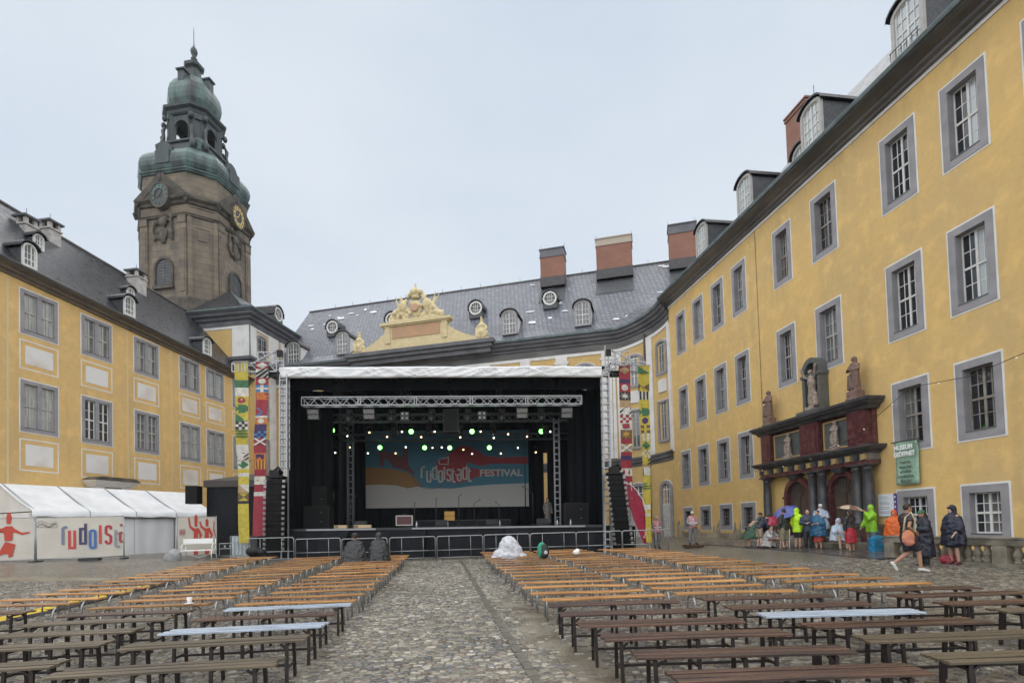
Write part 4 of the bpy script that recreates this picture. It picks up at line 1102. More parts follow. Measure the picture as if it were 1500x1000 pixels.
# ------------------------------------------------------------------ clock tower
TW = thing('clock_tower', 'dark sandstone clock tower with green copper dome and lantern', 'tower', (-32.75, 57.2, 0), math.atan2(-DL[1], -DL[0]))
TW.scale = (0.81, 0.81, 1.0); TW.location.z = 0.5
def octo(h, k, z, dz_main=0.0):
    """square of half side h with corners cut by k"""
    a = h - k
    return [(h, -a, z), (h, a, z), (a, h, z), (-a, h, z), (-h, a, z), (-h, -a, z), (-a, -h, z), (a, -h, z)]
def loft(mb, secs, mi=0, smooth=False, caps=True):
    mb.rings([octo(h, k, z) for h, k, z in secs], mi, smooth, caps)
def tower():
    K = 2.33
    b = MB(); loft(b, [(5.45, K, 10), (5.45, K, 34.0), (5.3, K, 34.0), (5.3, K, 37.2)]); b.build('shaft', M['sandstone'], TW)
    b = MB(); loft(b, [(5.75, K + .1, 20), (5.75, K + .1, 24.2), (5.6, K + .05, 24.4), (5.5, K, 24.4)]); b.build('plinth', M['sandstone_dk'], TW)
    # frames: main faces are +x (towards the viewer's left ... ) handled by rotating a face builder
    for q in range(4):
        rot = q * math.pi / 2
        def mk(name, mb, mats): return mb.build(name, mats, TW, (0, 0, 0), (0, 0, rot))
        p = MB(); a = 5.45 - K                       # face spans y in (-a, a) at x = 5.45
        for s in (-1, 1):
            y0, y1 = (a - 1.0, a - .02) if s > 0 else (-a + .02, -a + 1.0)
            p.box(5.44, 5.66, y0, y1, 20, 32.3); p.box(5.44, 5.74, y0 - .06, y1 + .0, 31.6, 32.3); p.box(5.66, 5.72, y0 + .2, y1 - .2, 24.8, 31.2)
        mk('pilaster', p, [M['sandstone']])
        # chamfer panel on the corner following this face
        cp = MB()
        cx, cy = (5.45 + a) / 2, (5.45 + a) / 2
        c0 = Vector((5.45, a, 0)); c1 = Vector((a, 5.45, 0)); e = (c1 - c0).normalized(); nn = Vector((1, 1, 0)).normalized()
        def cq(s0, s1, z0, z1, out, mi=0):
            A = c0 + e * s0; B = c0 + e * s1
            v = [A, B, B + nn * out, A + nn * out]
            cp.add([(x.x, x.y, z0) for x in v] + [(x.x, x.y, z1) for x in v], [(0, 3, 2, 1), (4, 5, 6, 7), (0, 1, 5, 4), (1, 2, 6, 5), (2, 3, 7, 6), (3, 0, 4, 7)], mi)
        wl = (c1 - c0).length
        cq(0.02, .5, 20, 32.3, .14); cq(wl - .5, wl - .02, 20, 32.3, .14)
        cq(.75, .85, 24.6, 31.4, .07); cq(wl - .85, wl - .75, 24.6, 31.4, .07); cq(.85, wl - .85, 31.3, 31.4, .07); cq(1.1, wl - 1.1, 30.1, 31.0, .1)
        cq(.3, wl - .3, 32.65, 32.77, .1); cq(.3, wl - .3, 33.3, 33.42, .1)
        mk('corner_panel', cp, [M['sandstone']])
        # window with louvres
        w = MB(); n = 10; hw = 1.05
        arc = [(-hw, 25.6)] + [(-math.cos(math.pi * i / n) * hw, 27.3 + math.sin(math.pi * i / n) * hw) for i in range(n + 1)] + [(hw, 25.6)]
        w.poly([(5.47, y, z) for y, z in arc], (.06, 0, 0), 1)
        for i in range(len(arc) - 1):
            w.bar((5.56, arc[i][0] * 1.12, arc[i][1]), (5.56, arc[i + 1][0] * 1.12, arc[i + 1][1]), .24, .22, up=(1, 0, 0))
        w.box(5.45, 5.8, -1.35, 1.35, 25.25, 25.55)
        for k in range(9): w.box(5.53, 5.57, -hw + .06, hw - .06, 25.75 + k * .27, 25.82 + k * .27, 2)
        w.box(5.53, 5.58, -.05, .05, 25.6, 28.3, 2)
        mk('window', w, [M['sandstone_dk'], flat('louvre_dark', (.03, .034, .04), .4), M['cornice_dk']])
        # carved trophy under the clock
        rr = random.Random(q + 20)
        sp = [('b', (5.6, 0, 30.6), (.25, .5, .9)), ('b', (5.6, 0, 31.9), (.3, .6, .5))]
        for k in range(14): sp.append(('b', (5.6 + rr.uniform(0, .15), rr.uniform(-1.25, 1.25), rr.uniform(30.0, 32.8)), (.16, rr.uniform(.12, .3), rr.uniform(.12, .35))))
        for s in (-1, 1): sp.append(('t', [(5.62, s * .3, 32.2), (5.7, s * 1.1, 31.9), (5.62, s * 1.35, 30.8), (5.65, s * .9, 30.2)], .14))
        lumps('carving', sp, M['sandstone_dk'], .09, TW, (0, 0, 0), (0, 0, rot))
        # clock
        gold = q == 1
        c = MB(); nn_ = 24; zc = 34.35; r0, r1 = 1.12, .66
        for i in range(nn_):
            t0, t1 = 2 * math.pi * i / nn_, 2 * math.pi * (i + 1) / nn_
            for (ra, rb, mi, xo) in ((r0 + .16, r0, 2, .78), (r0, r1, 0, .72)):
                pts = [(ra * math.cos(t0), ra * math.sin(t0)), (ra * math.cos(t1), ra * math.sin(t1)), (rb * math.cos(t1), rb * math.sin(t1)), (rb * math.cos(t0), rb * math.sin(t0))]
                c.add([(5.45 + xo, y, zc + z) for y, z in pts] + [(5.4, y, zc + z) for y, z in pts], [(0, 1, 2, 3), (0, 4, 5, 1), (2, 6, 7, 3)], mi)
            if i % 2 == 0:
                m_ = (r0 + r1) / 2; c.bar((6.19, m_ * .86 * math.cos(t0), zc + m_ * .86 * math.sin(t0)), (6.19, m_ * 1.14 * math.cos(t0), zc + m_ * 1.14 * math.sin(t0)), .09, .04, 1, up=(1, 0, 0))
        c.poly([(6.05, r1 * math.cos(2 * math.pi * i / nn_), zc + r1 * math.sin(2 * math.pi * i / nn_)) for i in range(nn_)], (.04, 0, 0), 1)
        c.bar((6.12, 0, zc), (6.12, .35, zc + .6), .09, .04, 3 if gold else 2, up=(1, 0, 0)); c.bar((6.12, 0, zc), (6.12, -.42, zc - .2), .12, .04, 3 if gold else 2, up=(1, 0, 0))
        mk('clock', c, [M['gold'] if gold else M['verdigris'], flat('clock_black', (.03, .03, .032), .4), M['sandstone_dk'], M['gold']])
        # pediment gable over the face
        g = MB()
        g.poly([(5.45, -a - .1, 33.9), (5.45, a + .1, 33.9), (5.45, 0, 36.3)], (.42, 0, 0), 0)
        g.bar((5.75, -a - .45, 33.9), (5.75, 0, 36.4), .7, .38, 1, up=(1, 0, 0)); g.bar((5.75, a + .45, 33.9), (5.75, 0, 36.4), .7, .38, 1, up=(1, 0, 0))
        mk('pediment', g, [M['sandstone_dk'], M['sandstone_dk']])
    # cornices
    def ring_prof(prof, hk, name, m):
        b = MB(); loft(b, [(5.45 + o, K + o * .586, z) for o, z in prof], 0, False, True); b.build(name, m, TW)
    ring_prof([(0, 32.3), (.18, 32.35), (.22, 32.48), (.3, 32.55), (.05, 32.62)], 0, 'string_course', M['sandstone_dk'])
    b = MB()   # main cornice along the chamfers
    ring_prof([(0, 33.5), (.2, 33.6), (.26, 33.82), (.6, 34.0), (.66, 34.22), (0, 34.4)], 0, 'cornice', M['sandstone_dk'])
    ring_prof([(-.12, 36.8), (.0, 36.85), (.08, 37.0), (.18, 37.08), (.2, 37.2), (-.2, 37.3)], 0, 'attic_cornice', M['verdigris'])
    b = MB(); loft(b, [(5.1, 2.15, 37.2), (5.4, 2.28, 37.45), (5.6, 2.38, 37.85), (5.65, 2.4, 38.25), (5.55, 2.36, 38.7), (5.3, 2.25, 39.1), (4.9, 2.08, 39.5), (4.4, 1.86, 39.8), (3.8, 1.6, 40.0), (3.4, 1.4, 40.1)], 0, False); b.build('dome', M['verdigris'], TW)
    b = MB(); loft(b, [(3.3, 1.4, 39.8), (3.8, 1.6, 40.05), (3.85, 1.65, 40.25), (3.4, 1.45, 40.4), (3.3, 1.4, 41.1), (3.5, 1.48, 41.2), (3.5, 1.48, 41.38), (3.1, 1.3, 41.42)]); b.build('lantern_base', M['verdigris_dk'], TW)
    for q in range(4):
        rot = q * math.pi / 2
        p = MB()                       # lantern piers stand on the cut corners, open arches between
        nn = Vector((1, 1, 0)).normalized(); e = Vector((-1, 1, 0)).normalized(); c0 = nn * 2.95
        def col_(s0, s1, z0, z1, d0, d1, mi=0):
            v = [c0 + e * s0 + nn * d0, c0 + e * s1 + nn * d0, c0 + e * s1 + nn * d1, c0 + e * s0 + nn * d1]
            p.add([(x.x, x.y, z0) for x in v] + [(x.x, x.y, z1) for x in v], [(0, 3, 2, 1), (4, 5, 6, 7), (0, 1, 5, 4), (1, 2, 6, 5), (2, 3, 7, 6), (3, 0, 4, 7)], mi)
        col_(-1.05, 1.05, 41.35, 44.6, -.75, .0); col_(-.8, -.35, 41.35, 44.1, 0, .14); col_(.35, .8, 41.35, 44.1, 0, .14); col_(-1.1, 1.1, 44.0, 44.6, 0, .2); col_(-.3, .3, 41.6, 42.5, 0, .25)
        p.build('pier', M['verdigris_dk'], TW, (0, 0, 0), (0, 0, rot))
        a = MB()
        hw = 1.0; n = 8
        for i in range(n):
            t0, t1 = math.pi * i / n, math.pi * (i + 1) / n
            y0, z0, y1, z1 = -math.cos(t0) * hw, 43.05 + math.sin(t0) * hw, -math.cos(t1) * hw, 43.05 + math.sin(t1) * hw
            v = [(2.5, y0, z0), (2.5, y1, z1), (2.5, y1, 44.6), (2.5, y0, 44.6)]
            a.add(v + [(2.1, y, z) for _, y, z in v], [(0, 1, 2, 3), (7, 6, 5, 4), (0, 4, 5, 1)])
        for s in (-1, 1): a.box(2.1, 2.5, min(s * hw, s * 1.4), max(s * hw, s * 1.4), 41.35, 44.6)
        a.box(2.2, 2.35, -hw, hw, 41.35, 41.5)
        a.build('arch', M['verdigris_dk'], TW, (0, 0, 0), (0, 0, rot))
        vl = MB(); nn2 = Vector((1, 1, 0)).normalized()
        for sgn in (-1, 1):
            p0_ = nn2 * 3.35 + Vector((-1, 1, 0)).normalized() * sgn * .75
            vl.tube([(p0_.x + nn2.x * o_, p0_.y + nn2.y * o_, z_) for o_, z_ in ((.75, 40.3), (.85, 40.9), (.45, 41.3), (.2, 42.0), (.3, 42.7), (.05, 43.2))], [.3, .34, .26, .2, .24, .12], 8)
            vl.ball((p0_.x + nn2.x * .1, p0_.y + nn2.y * .1, 44.1), .3, .3, .35)
        vl.build('volute', M['verdigris_dk'], TW, (0, 0, 0), (0, 0, rot))
        u = MB(); u.lathe([(.45, 0), (.6, .2), (.4, .4), (.75, .8), (.68, 1.15), (.3, 1.35)], 10, (3.5, 0, 40.35)); u.build('urn', M['verdigris'], TW, (0, 0, 0), (0, 0, rot + math.pi / 4))
        # round dormers on the dome
        d = MB(); d.lathe([(.75, 0), (.8, .15), (.62, .2)], 14, (0, 0, 0)); oo = d.build('dome_dormer', M['verdigris_dk'], TW, (5.2 * math.cos(rot), 5.2 * math.sin(rot), 38.9), (0, R(75), rot))
        h = MB(); h.box(-.95, 1.1, -.95, .95, -1.3, 0, 0); h.rings([[(x, math.cos(math.pi * j / 8) * 1.1, math.sin(math.pi * j / 8) * 1.0) for j in range(9)] for x in (-1.8, .7)], 0, False, False, False); h.rings([[(x, math.cos(math.pi * j / 8) * 1.1 * k, math.sin(math.pi * j / 8) * 1.0 * k) for j in range(9)] for x, k in ((.7, 1), (.7, .001))], 0, False, False, False)
        h.build('dormer_hood', M['verdigris_dk'], TW, (4.6 * math.cos(rot), 4.6 * math.sin(rot), 39.1), (0, 0, rot))
        # chimneys-like vents round the onion
        v = MB(); v.box(-.42, .42, -.42, .42, 0, 1.7); v.box(-.58, .58, -.58, .58, 1.7, 1.82); v.rings([[(-.62, -.62, 1.82), (.62, -.62, 1.82), (.62, .62, 1.82), (-.62, .62, 1.82)], [(-.1, -.1, 2.15), (.1, -.1, 2.15), (.1, .1, 2.15), (-.1, .1, 2.15)]], 0, False)
        v.build('roof_vent', M['verdigris_dk'], TW, (2.05 * math.cos(rot), 2.05 * math.sin(rot), 47.7), (0, 0, rot))
    b = MB(); loft(b, [(2.6, 1.1, 44.55), (2.75, 1.15, 44.7), (2.85, 1.2, 44.95), (3.2, 1.35, 45.15), (3.25, 1.36, 45.38), (2.4, 1.0, 45.6)]); b.build('lantern_cornice', M['verdigris_dk'], TW)
    b = MB(); loft(b, [(2.1, .88, 45.5), (2.45, 1.02, 45.9), (2.68, 1.12, 46.4), (2.76, 1.15, 46.9), (2.72, 1.13, 47.5), (2.55, 1.06, 48.1), (2.2, .92, 48.7), (1.7, .7, 49.25), (1.15, .48, 49.6), (.75, .32, 49.9)]); b.build('onion_dome', M['verdigris'], TW)
    b = MB(); loft(b, [(.75, .3, 49.7), (.7, .3, 50.9), (1.0, .4, 51.1), (1.05, .42, 51.4), (.45, .2, 51.5)])
    b.lathe([(.3, 51.4), (.66, 51.65), (.42, 51.85), (.22, 51.95), (.42, 52.2), (.18, 52.4), (.36, 52.7), (.46, 53.0), (.36, 53.3), (.12, 53.6), (.05, 53.9), (.04, 55.2), (.01, 55.8)], 10)
    b.build('finial', M['verdigris_dk'], TW)
tower()

# ------------------------------------------------------------------ rain haze filling the courtyard
def haze():
    m = bpy.data.materials.new('rain_haze'); m.use_nodes = True
    nt = m.node_tree; nt.nodes.remove(nt.nodes['Principled BSDF'])
    v = nt.nodes.new('ShaderNodeVolumePrincipled'); v.inputs['Color'].default_value = (.93, .96, 1, 1); v.inputs['Density'].default_value = HAZE
    nt.links.new(v.outputs[0], nt.nodes['Material Output'].inputs['Volume'])
    b = MB(); b.box(-950, 950, -950, 950, -3, 62)
    tag(b.build('haze', m), kind='stuff')
HAZE = 0.00028
haze()
# ------------------------------------------------------------------ portal on the right wing
RWL = RW.location; RWR = RW.rotation_euler
def rW(u, y, z=0):
    return (RWL.x + DR[0] * u - DR[1] * y, RWL.y + DR[1] * u + DR[0] * y, z)
PT = thing('stone_portal', 'black and red Renaissance double portal with columns on the yellow wall', 'portal', RWL, RWR)
def portal():
    U0, U1 = 20.15, 27.75
    D, Rd = M['portal_dark'], M['porphyry']
    b = MB(); b.box(U0 + .1, U1 - .1, 0.01, .25, 4.55, 6.15); b.build('attic', Rd, PT)
    for a, c in ((20.35, 21.35), (23.15, 24.45), (26.85, 27.6)):
        p = MB(); p.box(a, c, .25, .52, 4.6, 6.12); p.box(a + .15, c - .15, .52, .55, 4.75, 5.95); p.build('red_pilaster', Rd, PT)
    for a, c in ((21.45, 23.05), (24.55, 26.75)):
        p = MB(); p.box(a, c, .25, .28, 4.68, 6.0, 1); t = .07
        p.box(a, a + t, .25, .33, 4.68, 6.0); p.box(c - t, c, .25, .33, 4.68, 6.0); p.box(a + t, c - t, .25, .33, 4.68, 4.75); p.box(a + t, c - t, .25, .33, 5.93, 6.0)
        p.build('panel', [M['ochre'], M['portal_slab']], PT)
    def cor(name, prof, m, u0=U0, u1=U1, y=.0):
        q = MB(); n = len(prof)
        path = [(u0, 0, -1, 0), (u0, y, -1, 1), (u1, y, 1, 1), (u1, 0, 1, 0)]
        vs = [(px + nx * o, py + ny * o, z) for px, py, nx, ny in path for o, z in prof]
        q.add(vs, [(i * n + j, i * n + j + 1, (i + 1) * n + j + 1, (i + 1) * n + j) for i in range(3) for j in range(n - 1)]); fix_normals(q.build(name, m, PT))
    cor('top_cornice', [(0, 6.1), (.06, 6.14), (.1, 6.24), (.26, 6.32), (.3, 6.42), (.36, 6.44), (.36, 6.56), (-.5, 6.6)], D, y=.5)
    cor('main_cornice', [(0, 4.24), (.06, 4.27), (.08, 4.33), (.24, 4.38), (.28, 4.46), (.34, 4.48), (.34, 4.57), (-.5, 4.6)], D, y=.5)
    b = MB(); b.box(U0 + .02, U1 - .02, .01, .5, 3.95, 4.25); b.build('frieze', flat('frieze_stone', (.21, .19, .17), .6, c2=(.12, .11, .1), ns=4), PT)
    b = MB(); b.box(U0, U1, .01, .53, 3.8, 3.95); b.build('architrave', Rd, PT)
    k = 0; u = U0 + .2
    while u < U1 - .2:
        q = MB(); q.box(u, u + .24, .5, .6, 3.98, 4.22); q.build('frieze_block', M['ochre'] if k % 2 == 0 else D, PT); u += .42; k += 1
    for u in (20.42, 21.0, 23.15, 23.8, 27.35):
        p = MB(); p.box(u - .28, u + .28, .1, .72, .25, 1.15); p.box(u - .32, u + .32, .06, .76, 1.1, 1.22); p.box(u - .32, u + .32, .06, .76, .2, .34); p.build('pedestal', M['sandstone_dk'], PT)
        q = MB(); q.box(u - .18, u + .18, .72, .735, .45, 1.0); q.build('red_panel', Rd, PT)
        c = MB(); c.lathe([(.27, 1.22), (.27, 1.3), (.22, 1.36), (.225, 2.2), (.21, 2.9), (.185, 3.54), (.21, 3.56), (.21, 3.6), (.185, 3.62), (.24, 3.7), (.27, 3.74), (.27, 3.8)], 16, (u, .42, 0)); c.box(u - .29, u + .29, .13, .71, 3.73, 3.797); c.build('column', D, PT)
    for uc in (22.1, 25.2):
        a = MB(); n = 14; r0, r1 = .98, .74
        for i in range(n):
            t0, t1 = math.pi * i / n, math.pi * (i + 1) / n
            q = [(uc - math.cos(t) * r, 2.68 + math.sin(t) * r) for t, r in ((t0, r0), (t1, r0), (t1, r1), (t0, r1))]
            a.add([(x, .28, z) for x, z in q] + [(x, -.02, z) for x, z in q], [(0, 1, 2, 3), (7, 6, 5, 4), (0, 4, 5, 1), (2, 6, 7, 3)])
        for s in (-1, 1): a.box(min(uc + s * r0, uc + s * r1), max(uc + s * r0, uc + s * r1), 0.01, .28, .5, 2.68); a.box(min(uc + s * (r0 + .06), uc + s * (r1 - .03)), max(uc + s * (r0 + .06), uc + s * (r1 - .03)), 0.01, .33, 2.58, 2.7)
        a.build('arch', Rd, PT)
        d = MB(); pts = [(uc - r1, .4)] + [(uc - math.cos(math.pi * i / n) * r1, 2.68 + math.sin(math.pi * i / n) * r1) for i in range(n + 1)] + [(uc + r1, .4)]
        d.poly([(x, .02, z) for x, z in reversed(pts)], (0, .03, 0))
        for s in (-1, 1):
            for z0, z1 in ((.6, 1.3), (1.4, 2.5)): d.box(min(uc + s * .1, uc + s * .62), max(uc + s * .1, uc + s * .62), .05, .075, z0, z1, 1)
        d.box(uc - .03, uc + .03, .05, .1, .4, 3.38, 1)
        for i in range(5):
            t = math.pi * (i + 1) / 6; d.bar((uc, .06, 2.68), (uc - math.cos(t) * r1, .06, 2.68 + math.sin(t) * r1), .05, .04, 1)
        d.build('door', [flat('dark_oak', (.06, .048, .04), .5), M['door_brown']], PT)
        kst = MB(); kst.rings([[(uc - .2, .0, 3.55), (uc + .2, .0, 3.55), (uc + .2, .45, 3.55), (uc - .2, .45, 3.55)], [(uc - .36, .0, 3.79), (uc + .36, .0, 3.79), (uc + .36, .6, 3.79), (uc - .36, .6, 3.79)]], 0, False); kst.build('keystone', D, PT)
    # niche
    n = 12; uc, hw = 23.55, .62
    a = MB()
    arc = [(uc - hw, 6.7)] + [(uc - math.cos(math.pi * i / n) * hw, 8.65 + math.sin(math.pi * i / n) * hw) for i in range(n + 1)] + [(uc + hw, 6.7)]
    inn = [(uc - hw + .2, 6.7)] + [(uc - math.cos(math.pi * i / n) * (hw - .2), 8.6 + math.sin(math.pi * i / n) * (hw - .2)) for i in range(n + 1)] + [(uc + hw - .2, 6.7)]
    for i in range(len(arc) - 1):
        q = [arc[i], arc[i + 1], inn[i + 1], inn[i]]
        a.add([(x, .45, z) for x, z in q] + [(x, .01, z) for x, z in q], [(0, 1, 2, 3), (7, 6, 5, 4), (0, 4, 5, 1), (2, 6, 7, 3)])
    a.poly([(x, .015, z) for x, z in reversed(inn)], (0, .01, 0), 1)
    a.box(uc - hw - .06, uc + hw + .06, .01, .5, 8.35, 8.5); a.box(uc - hw - .15, uc + hw + .15, .01, .75, 6.56, 6.72)
    fix_normals(a.build('niche', [M['portal_slab'], M['glass_dark']], PT))
portal()

def robed(h, wide=.3, arm=1, s=1.0):
    """carved standing figure in robes"""
    return [('x', (-.38, .38, -.3, .3, -.55, -.38)), ('x', (-.32, .32, -.26, .26, -.4, 0)),
            ('l', [(.32, 0), (.30, .3), (.27, .8), (.25, 1.05), (.27, 1.3), (.22, 1.5), (.1, 1.58)], (0, 0, 0), .78), ('b', (0, .02, 1.74), (.115, .13, .15)),
            ('t', [(0, 0, 1.5), (0, .01, 1.66)], .075), ('t', [(-.24, 0, 1.42), (-.36, .08, 1.15), (-.12, .27, 1.12)], [.1, .085, .06]), ('t', [(.24, 0, 1.42), (.36, .1, 1.14), (.1 if arm else .42, .28, 1.2 if arm else 1.0)], [.1, .085, .06]),
            ('t', [(-.2, .2, 1.05), (-.13, .24, .1)], .05), ('t', [(.16, .22, .9), (.2, .25, .1)], .05), ('t', [(.02, .25, .95), (.04, .27, .1)], .04), ('t', [(-.3, .1, 1.1), (-.28, .14, .2)], .05), ('b', (0, -.05, 1.7), (.14, .13, .2)), ('t', [(.22, .1, 1.3), (-.2, .24, .8)], .05)]
for u, lab, y, z in ((26.85, 'rose robed statue on the left end of the portal cornice', .45, 6.98), (20.85, 'brownish robed statue with folded hands on the right end of the portal cornice', .45, 6.98)):
    o = lumps('statue', robed(1), M['statue'], .035, None, rW(u, y, z), RWR, .03, .15)
    o.scale = (.85, .85, .8); tag(o, lab, 'statue', 'statues above the portal')
sp = [('x', (-.3, .3, -.2, .25, -.15, 0)), ('l', [(.2, 0), (.22, .4), (.18, .9), (.22, 1.2), (.16, 1.45), (.07, 1.55)]), ('b', (.02, .05, 1.68), (.11, .12, .14)), ('t', [(-.2, 0, 1.4), (-.34, .1, 1.75), (-.42, .12, 1.98)], .07), ('t', [(.2, 0, 1.4), (.36, .12, 1.5), (.5, .2, 1.95)], .07), ('b', (-.3, .1, .55), (.11, .12, .13)), ('l', [(.16, 0), (.15, .3), (.08, .5)], (-.3, .1, 0)), ('t', [(-.25, .1, .45), (.0, .2, .5)], .05)]
o = lumps('statue', sp, M['statue_pale'], .035, None, rW(23.5, .42, 6.88), RWR, .03, .15); tag(o, 'pale twisted statue group in the dark niche above the portal', 'statue', 'statues above the portal')
for u, lab in ((25.45, 'small pale figurine on the left slab of the portal'), (22.2, 'small pale figurine on the right slab of the portal')):
    o = lumps('figurine', robed(1), M['statue_pale'], .05, None, rW(u, .42, 4.8), RWR, .03, .2); o.scale = (.62, .62, .62); tag(o, lab, 'statue', 'statues above the portal')

# raised strip, steps in front of the portal
def pavement():
    b = MB(); n = 14; us = [16.2 + i * 1.0 for i in range(n)]
    rows = [(0.02, .06), (2, .06), (4.0, .05), (4.0, -.1)]
    vs = []
    for y, dz in rows:
        for u in us:
            p = rW(u, y); vs.append((u, y, gz(p[0], p[1]) + dz))
    b.add(vs, [(r * n + i, r * n + i + 1, (r + 1) * n + i + 1, (r + 1) * n + i) for r in range(3) for i in range(n - 1)])
    o = b.build('pavement', flat('wet_dark_paving', (.075, .072, .068), .22, c2=(.12, .112, .10), ns=1.5, nd=8, rvar=.12, bump=.25, bs=6), None, RWL, RWR); tag(o, kind='structure'); fix_normals(o)
    for (u0, u1, y1, z1) in ((20.2, 27.6, 2.0, .48), (20.6, 27.2, 1.45, .68)):
        s = MB(); s.box(u0, u1, .02 if z1 < .5 else .03, y1, .0, z1); o = s.build('step', M['balus'], None, RWL, RWR); tag(o, kind='structure')
pavement()

# balustrade
BL = thing('balustrade', 'low mossy sandstone balustrade with turned balusters below the right windows', 'balustrade', RWL, RWR)
def balustrade():
    y = 3.1; zb = .06
    a = MB(); a.box(10.6, 16.75, y - .17, y + .17, zb + .62, zb + .8); a.box(10.6, 16.78, y - .2, y + .2, zb + .8, zb + .84); a.build('rail', M['balus'], BL)
    a = MB(); a.box(10.6, 16.8, y - .2, y + .2, zb - .2, zb + .12); a.build('plinth', M['balus'], BL)
    pr = [(.1, .12), (.12, .15), (.09, .18), (.07, .22), (.12, .33), (.125, .37), (.09, .46), (.06, .54), (.09, .57), (.11, .6), (.11, .62)]
    k = MB(); k.lathe([(r, z + zb) for r, z in pr], 10); me = k.mesh('baluster', M['balus'])
    pier = MB(); pier.box(-.2, .2, -.16, .16, zb + .12, zb + .62); pm = pier.mesh('pier', M['balus'])
    for u in (16.55, 14.25, 12.9, 11.0): inst('pier', pm, BL, (u, y, 0))
    for u in (16.12, 15.82, 15.52, 15.22, 14.92, 14.62, 13.9, 13.62, 13.34, 12.52, 12.22, 11.92, 11.62, 11.32): inst('baluster', me, BL, (u, y, 0))
balustrade()

# boards, banner, string lights on the wall
sg = thing('notice_board', 'white notice board with purple edge on the yellow wall beside the portal', 'sign', rW(20.0, .0, 1.55), RWR)
b = MB(); b.box(-.42, .36, .02, .06, 0, .92); b.build('board', mat('board_white', (.68, .72, .76), .4), sg)
b = MB(); b.box(-.55, -.42, .02, .062, 0, .92); b.build('purple_edge', mat('purple', (.10, .055, .22), .5), sg)
b = MB()
for k, z in enumerate((.8, .72, .6, .54, .48, .36, .3, .18, .12)): b.box(-.1 if k in (0, 2) else -.2, .28, .06, .064, z, z + .022)
for z in (.78, .58, .38, .18): b.box(-.51, -.46, .062, .065, z - .04, z + .04, 1)
b.build('print', [flat('print_grey', (.3, .33, .38), .6), M['paper']], sg)

def text(name, body, size, m, parent, loc, rot, extrude=.002, bold=0.0, sx=1.0, align='CENTER'):
    c = bpy.data.curves.new(name, 'FONT'); c.body = body; c.size = size; c.extrude = extrude; c.offset = bold
    c.align_x = align; c.align_y = 'CENTER'; c.materials.append(m); c.resolution_u = 3
    o = bpy.data.objects.new(name, c); col.objects.link(o)
    me = bpy.data.meshes.new_from_object(o.evaluated_get(bpy.context.evaluated_depsgraph_get()))
    bpy.data.objects.remove(o); me.name = name
    o = bpy.data.objects.new(name, me); col.objects.link(o); o.parent = parent; o.location = loc; o.rotation_euler = rot; o.scale = (sx, 1, 1)
    return o
MBN = thing('museum_banner', 'green cloth banner with white MUSEUM lettering hanging from a window', 'banner', rW(18.78, .06, 0), RWR)
def museum_banner():
    g = MB(); nx, nz = 8, 12; vs = []
    for j in range(nz + 1):
        for i in range(nx + 1):
            fx, fz = i / nx, j / nz
            x = (-.52 + 1.04 * fx) * (.94 + .06 * fz); z = 2.78 + 1.7 * fz
            y = .12 * (1 - fz) * (0.3 + fx * .4) + .22 * max(0, fz - .8) / .2 * .5 + .02 * math.sin(fx * 7 + fz * 3)
            vs.append((x, .03 + y, z + .06 * fx * 0))
    g.add(vs, [(j * (nx + 1) + i, j * (nx + 1) + i + 1, (j + 1) * (nx + 1) + i + 1, (j + 1) * (nx + 1) + i) for j in range(nz) for i in range(nx)], 0, True)
    o = g.build('cloth', cloth('banner_green', (.33, .50, .38)), MBN); s = o.modifiers.new('thick', 'SOLIDIFY'); s.thickness = .006
    r = MB(); r.tube([(-.62, .16, 4.5), (.62, .16, 4.5)], .02, 6); r.build('rod', M['black_metal'], MBN)
    rot = (R(90), 0, R(180))
    white = flat('banner_white', (.75, .78, .76), .6); dk = flat('banner_ink', (.035, .05, .045), .6)
    text('lettering', 'MUSEUM', .25, white, MBN, (0, .24, 4.24), rot, .003, .012, .86)
    text('lettering', 'GEÖFFNET', .25, white, MBN, (0, .21, 3.98), rot, .003, .012, .78)
    for k, t in enumerate(('Festival-', 'besucher', 'erhalten', 'ermäßigten', 'Eintritt!')):
        text('lettering', t, .17, dk, MBN, (0, .175 + .0 * k, 3.66 - k * .185), rot, .002, .003, .92)
museum_banner()
sl = thing('string_lights', 'thin string of small bulbs slung across the portal and wall', 'string lights', (0, 0, 0))
pts = [rW(28.6, .5, 5.2), rW(27.9, .75, 4.2), rW(26.6, .72, 4.32), rW(24.4, .72, 4.24), rW(22.5, .72, 4.62), rW(20.8, .72, 4.95), rW(19.7, .6, 5.6), rW(18.3, .3, 6.5), rW(16, .25, 6.3), rW(13, .25, 6.75)]
b = MB(); b.tube(pts, .012, 4); b.build('wire', M['black_metal'], sl)
bb = MB(); bb.ball((0, 0, -.05), .03, n=8, k=6); bm_ = bb.mesh('bulb', flat('lit_bulb', (.8, .75, .6), .3, emit=((1, .85, .6), .12)))
for i in range(len(pts) - 1): inst('bulb', bm_, sl, (Vector(pts[i]) + Vector(pts[i + 1])) / 2)
# ------------------------------------------------------------------ stage
SO = Vector((-3.25, 27.4, 0)); SYAW, STILT = R(2.2), R(0.9)
ST_ROT = (0, STILT, SYAW)
SM = Matrix.Translation(SO) @ Matrix.Rotation(SYAW, 4, 'Z') @ Matrix.Rotation(STILT, 4, 'Y')
def sW(x, y, z): return tuple(SM @ Vector((x, y, z)))
def stg(name, label, cat, group=None, loc=(0, 0, 0), rz=0.0):
    return thing(name, label, cat, sW(*loc), (0, STILT, SYAW + rz), group)
FZ = 1.66; HW = 8.2; DEP = 9.6

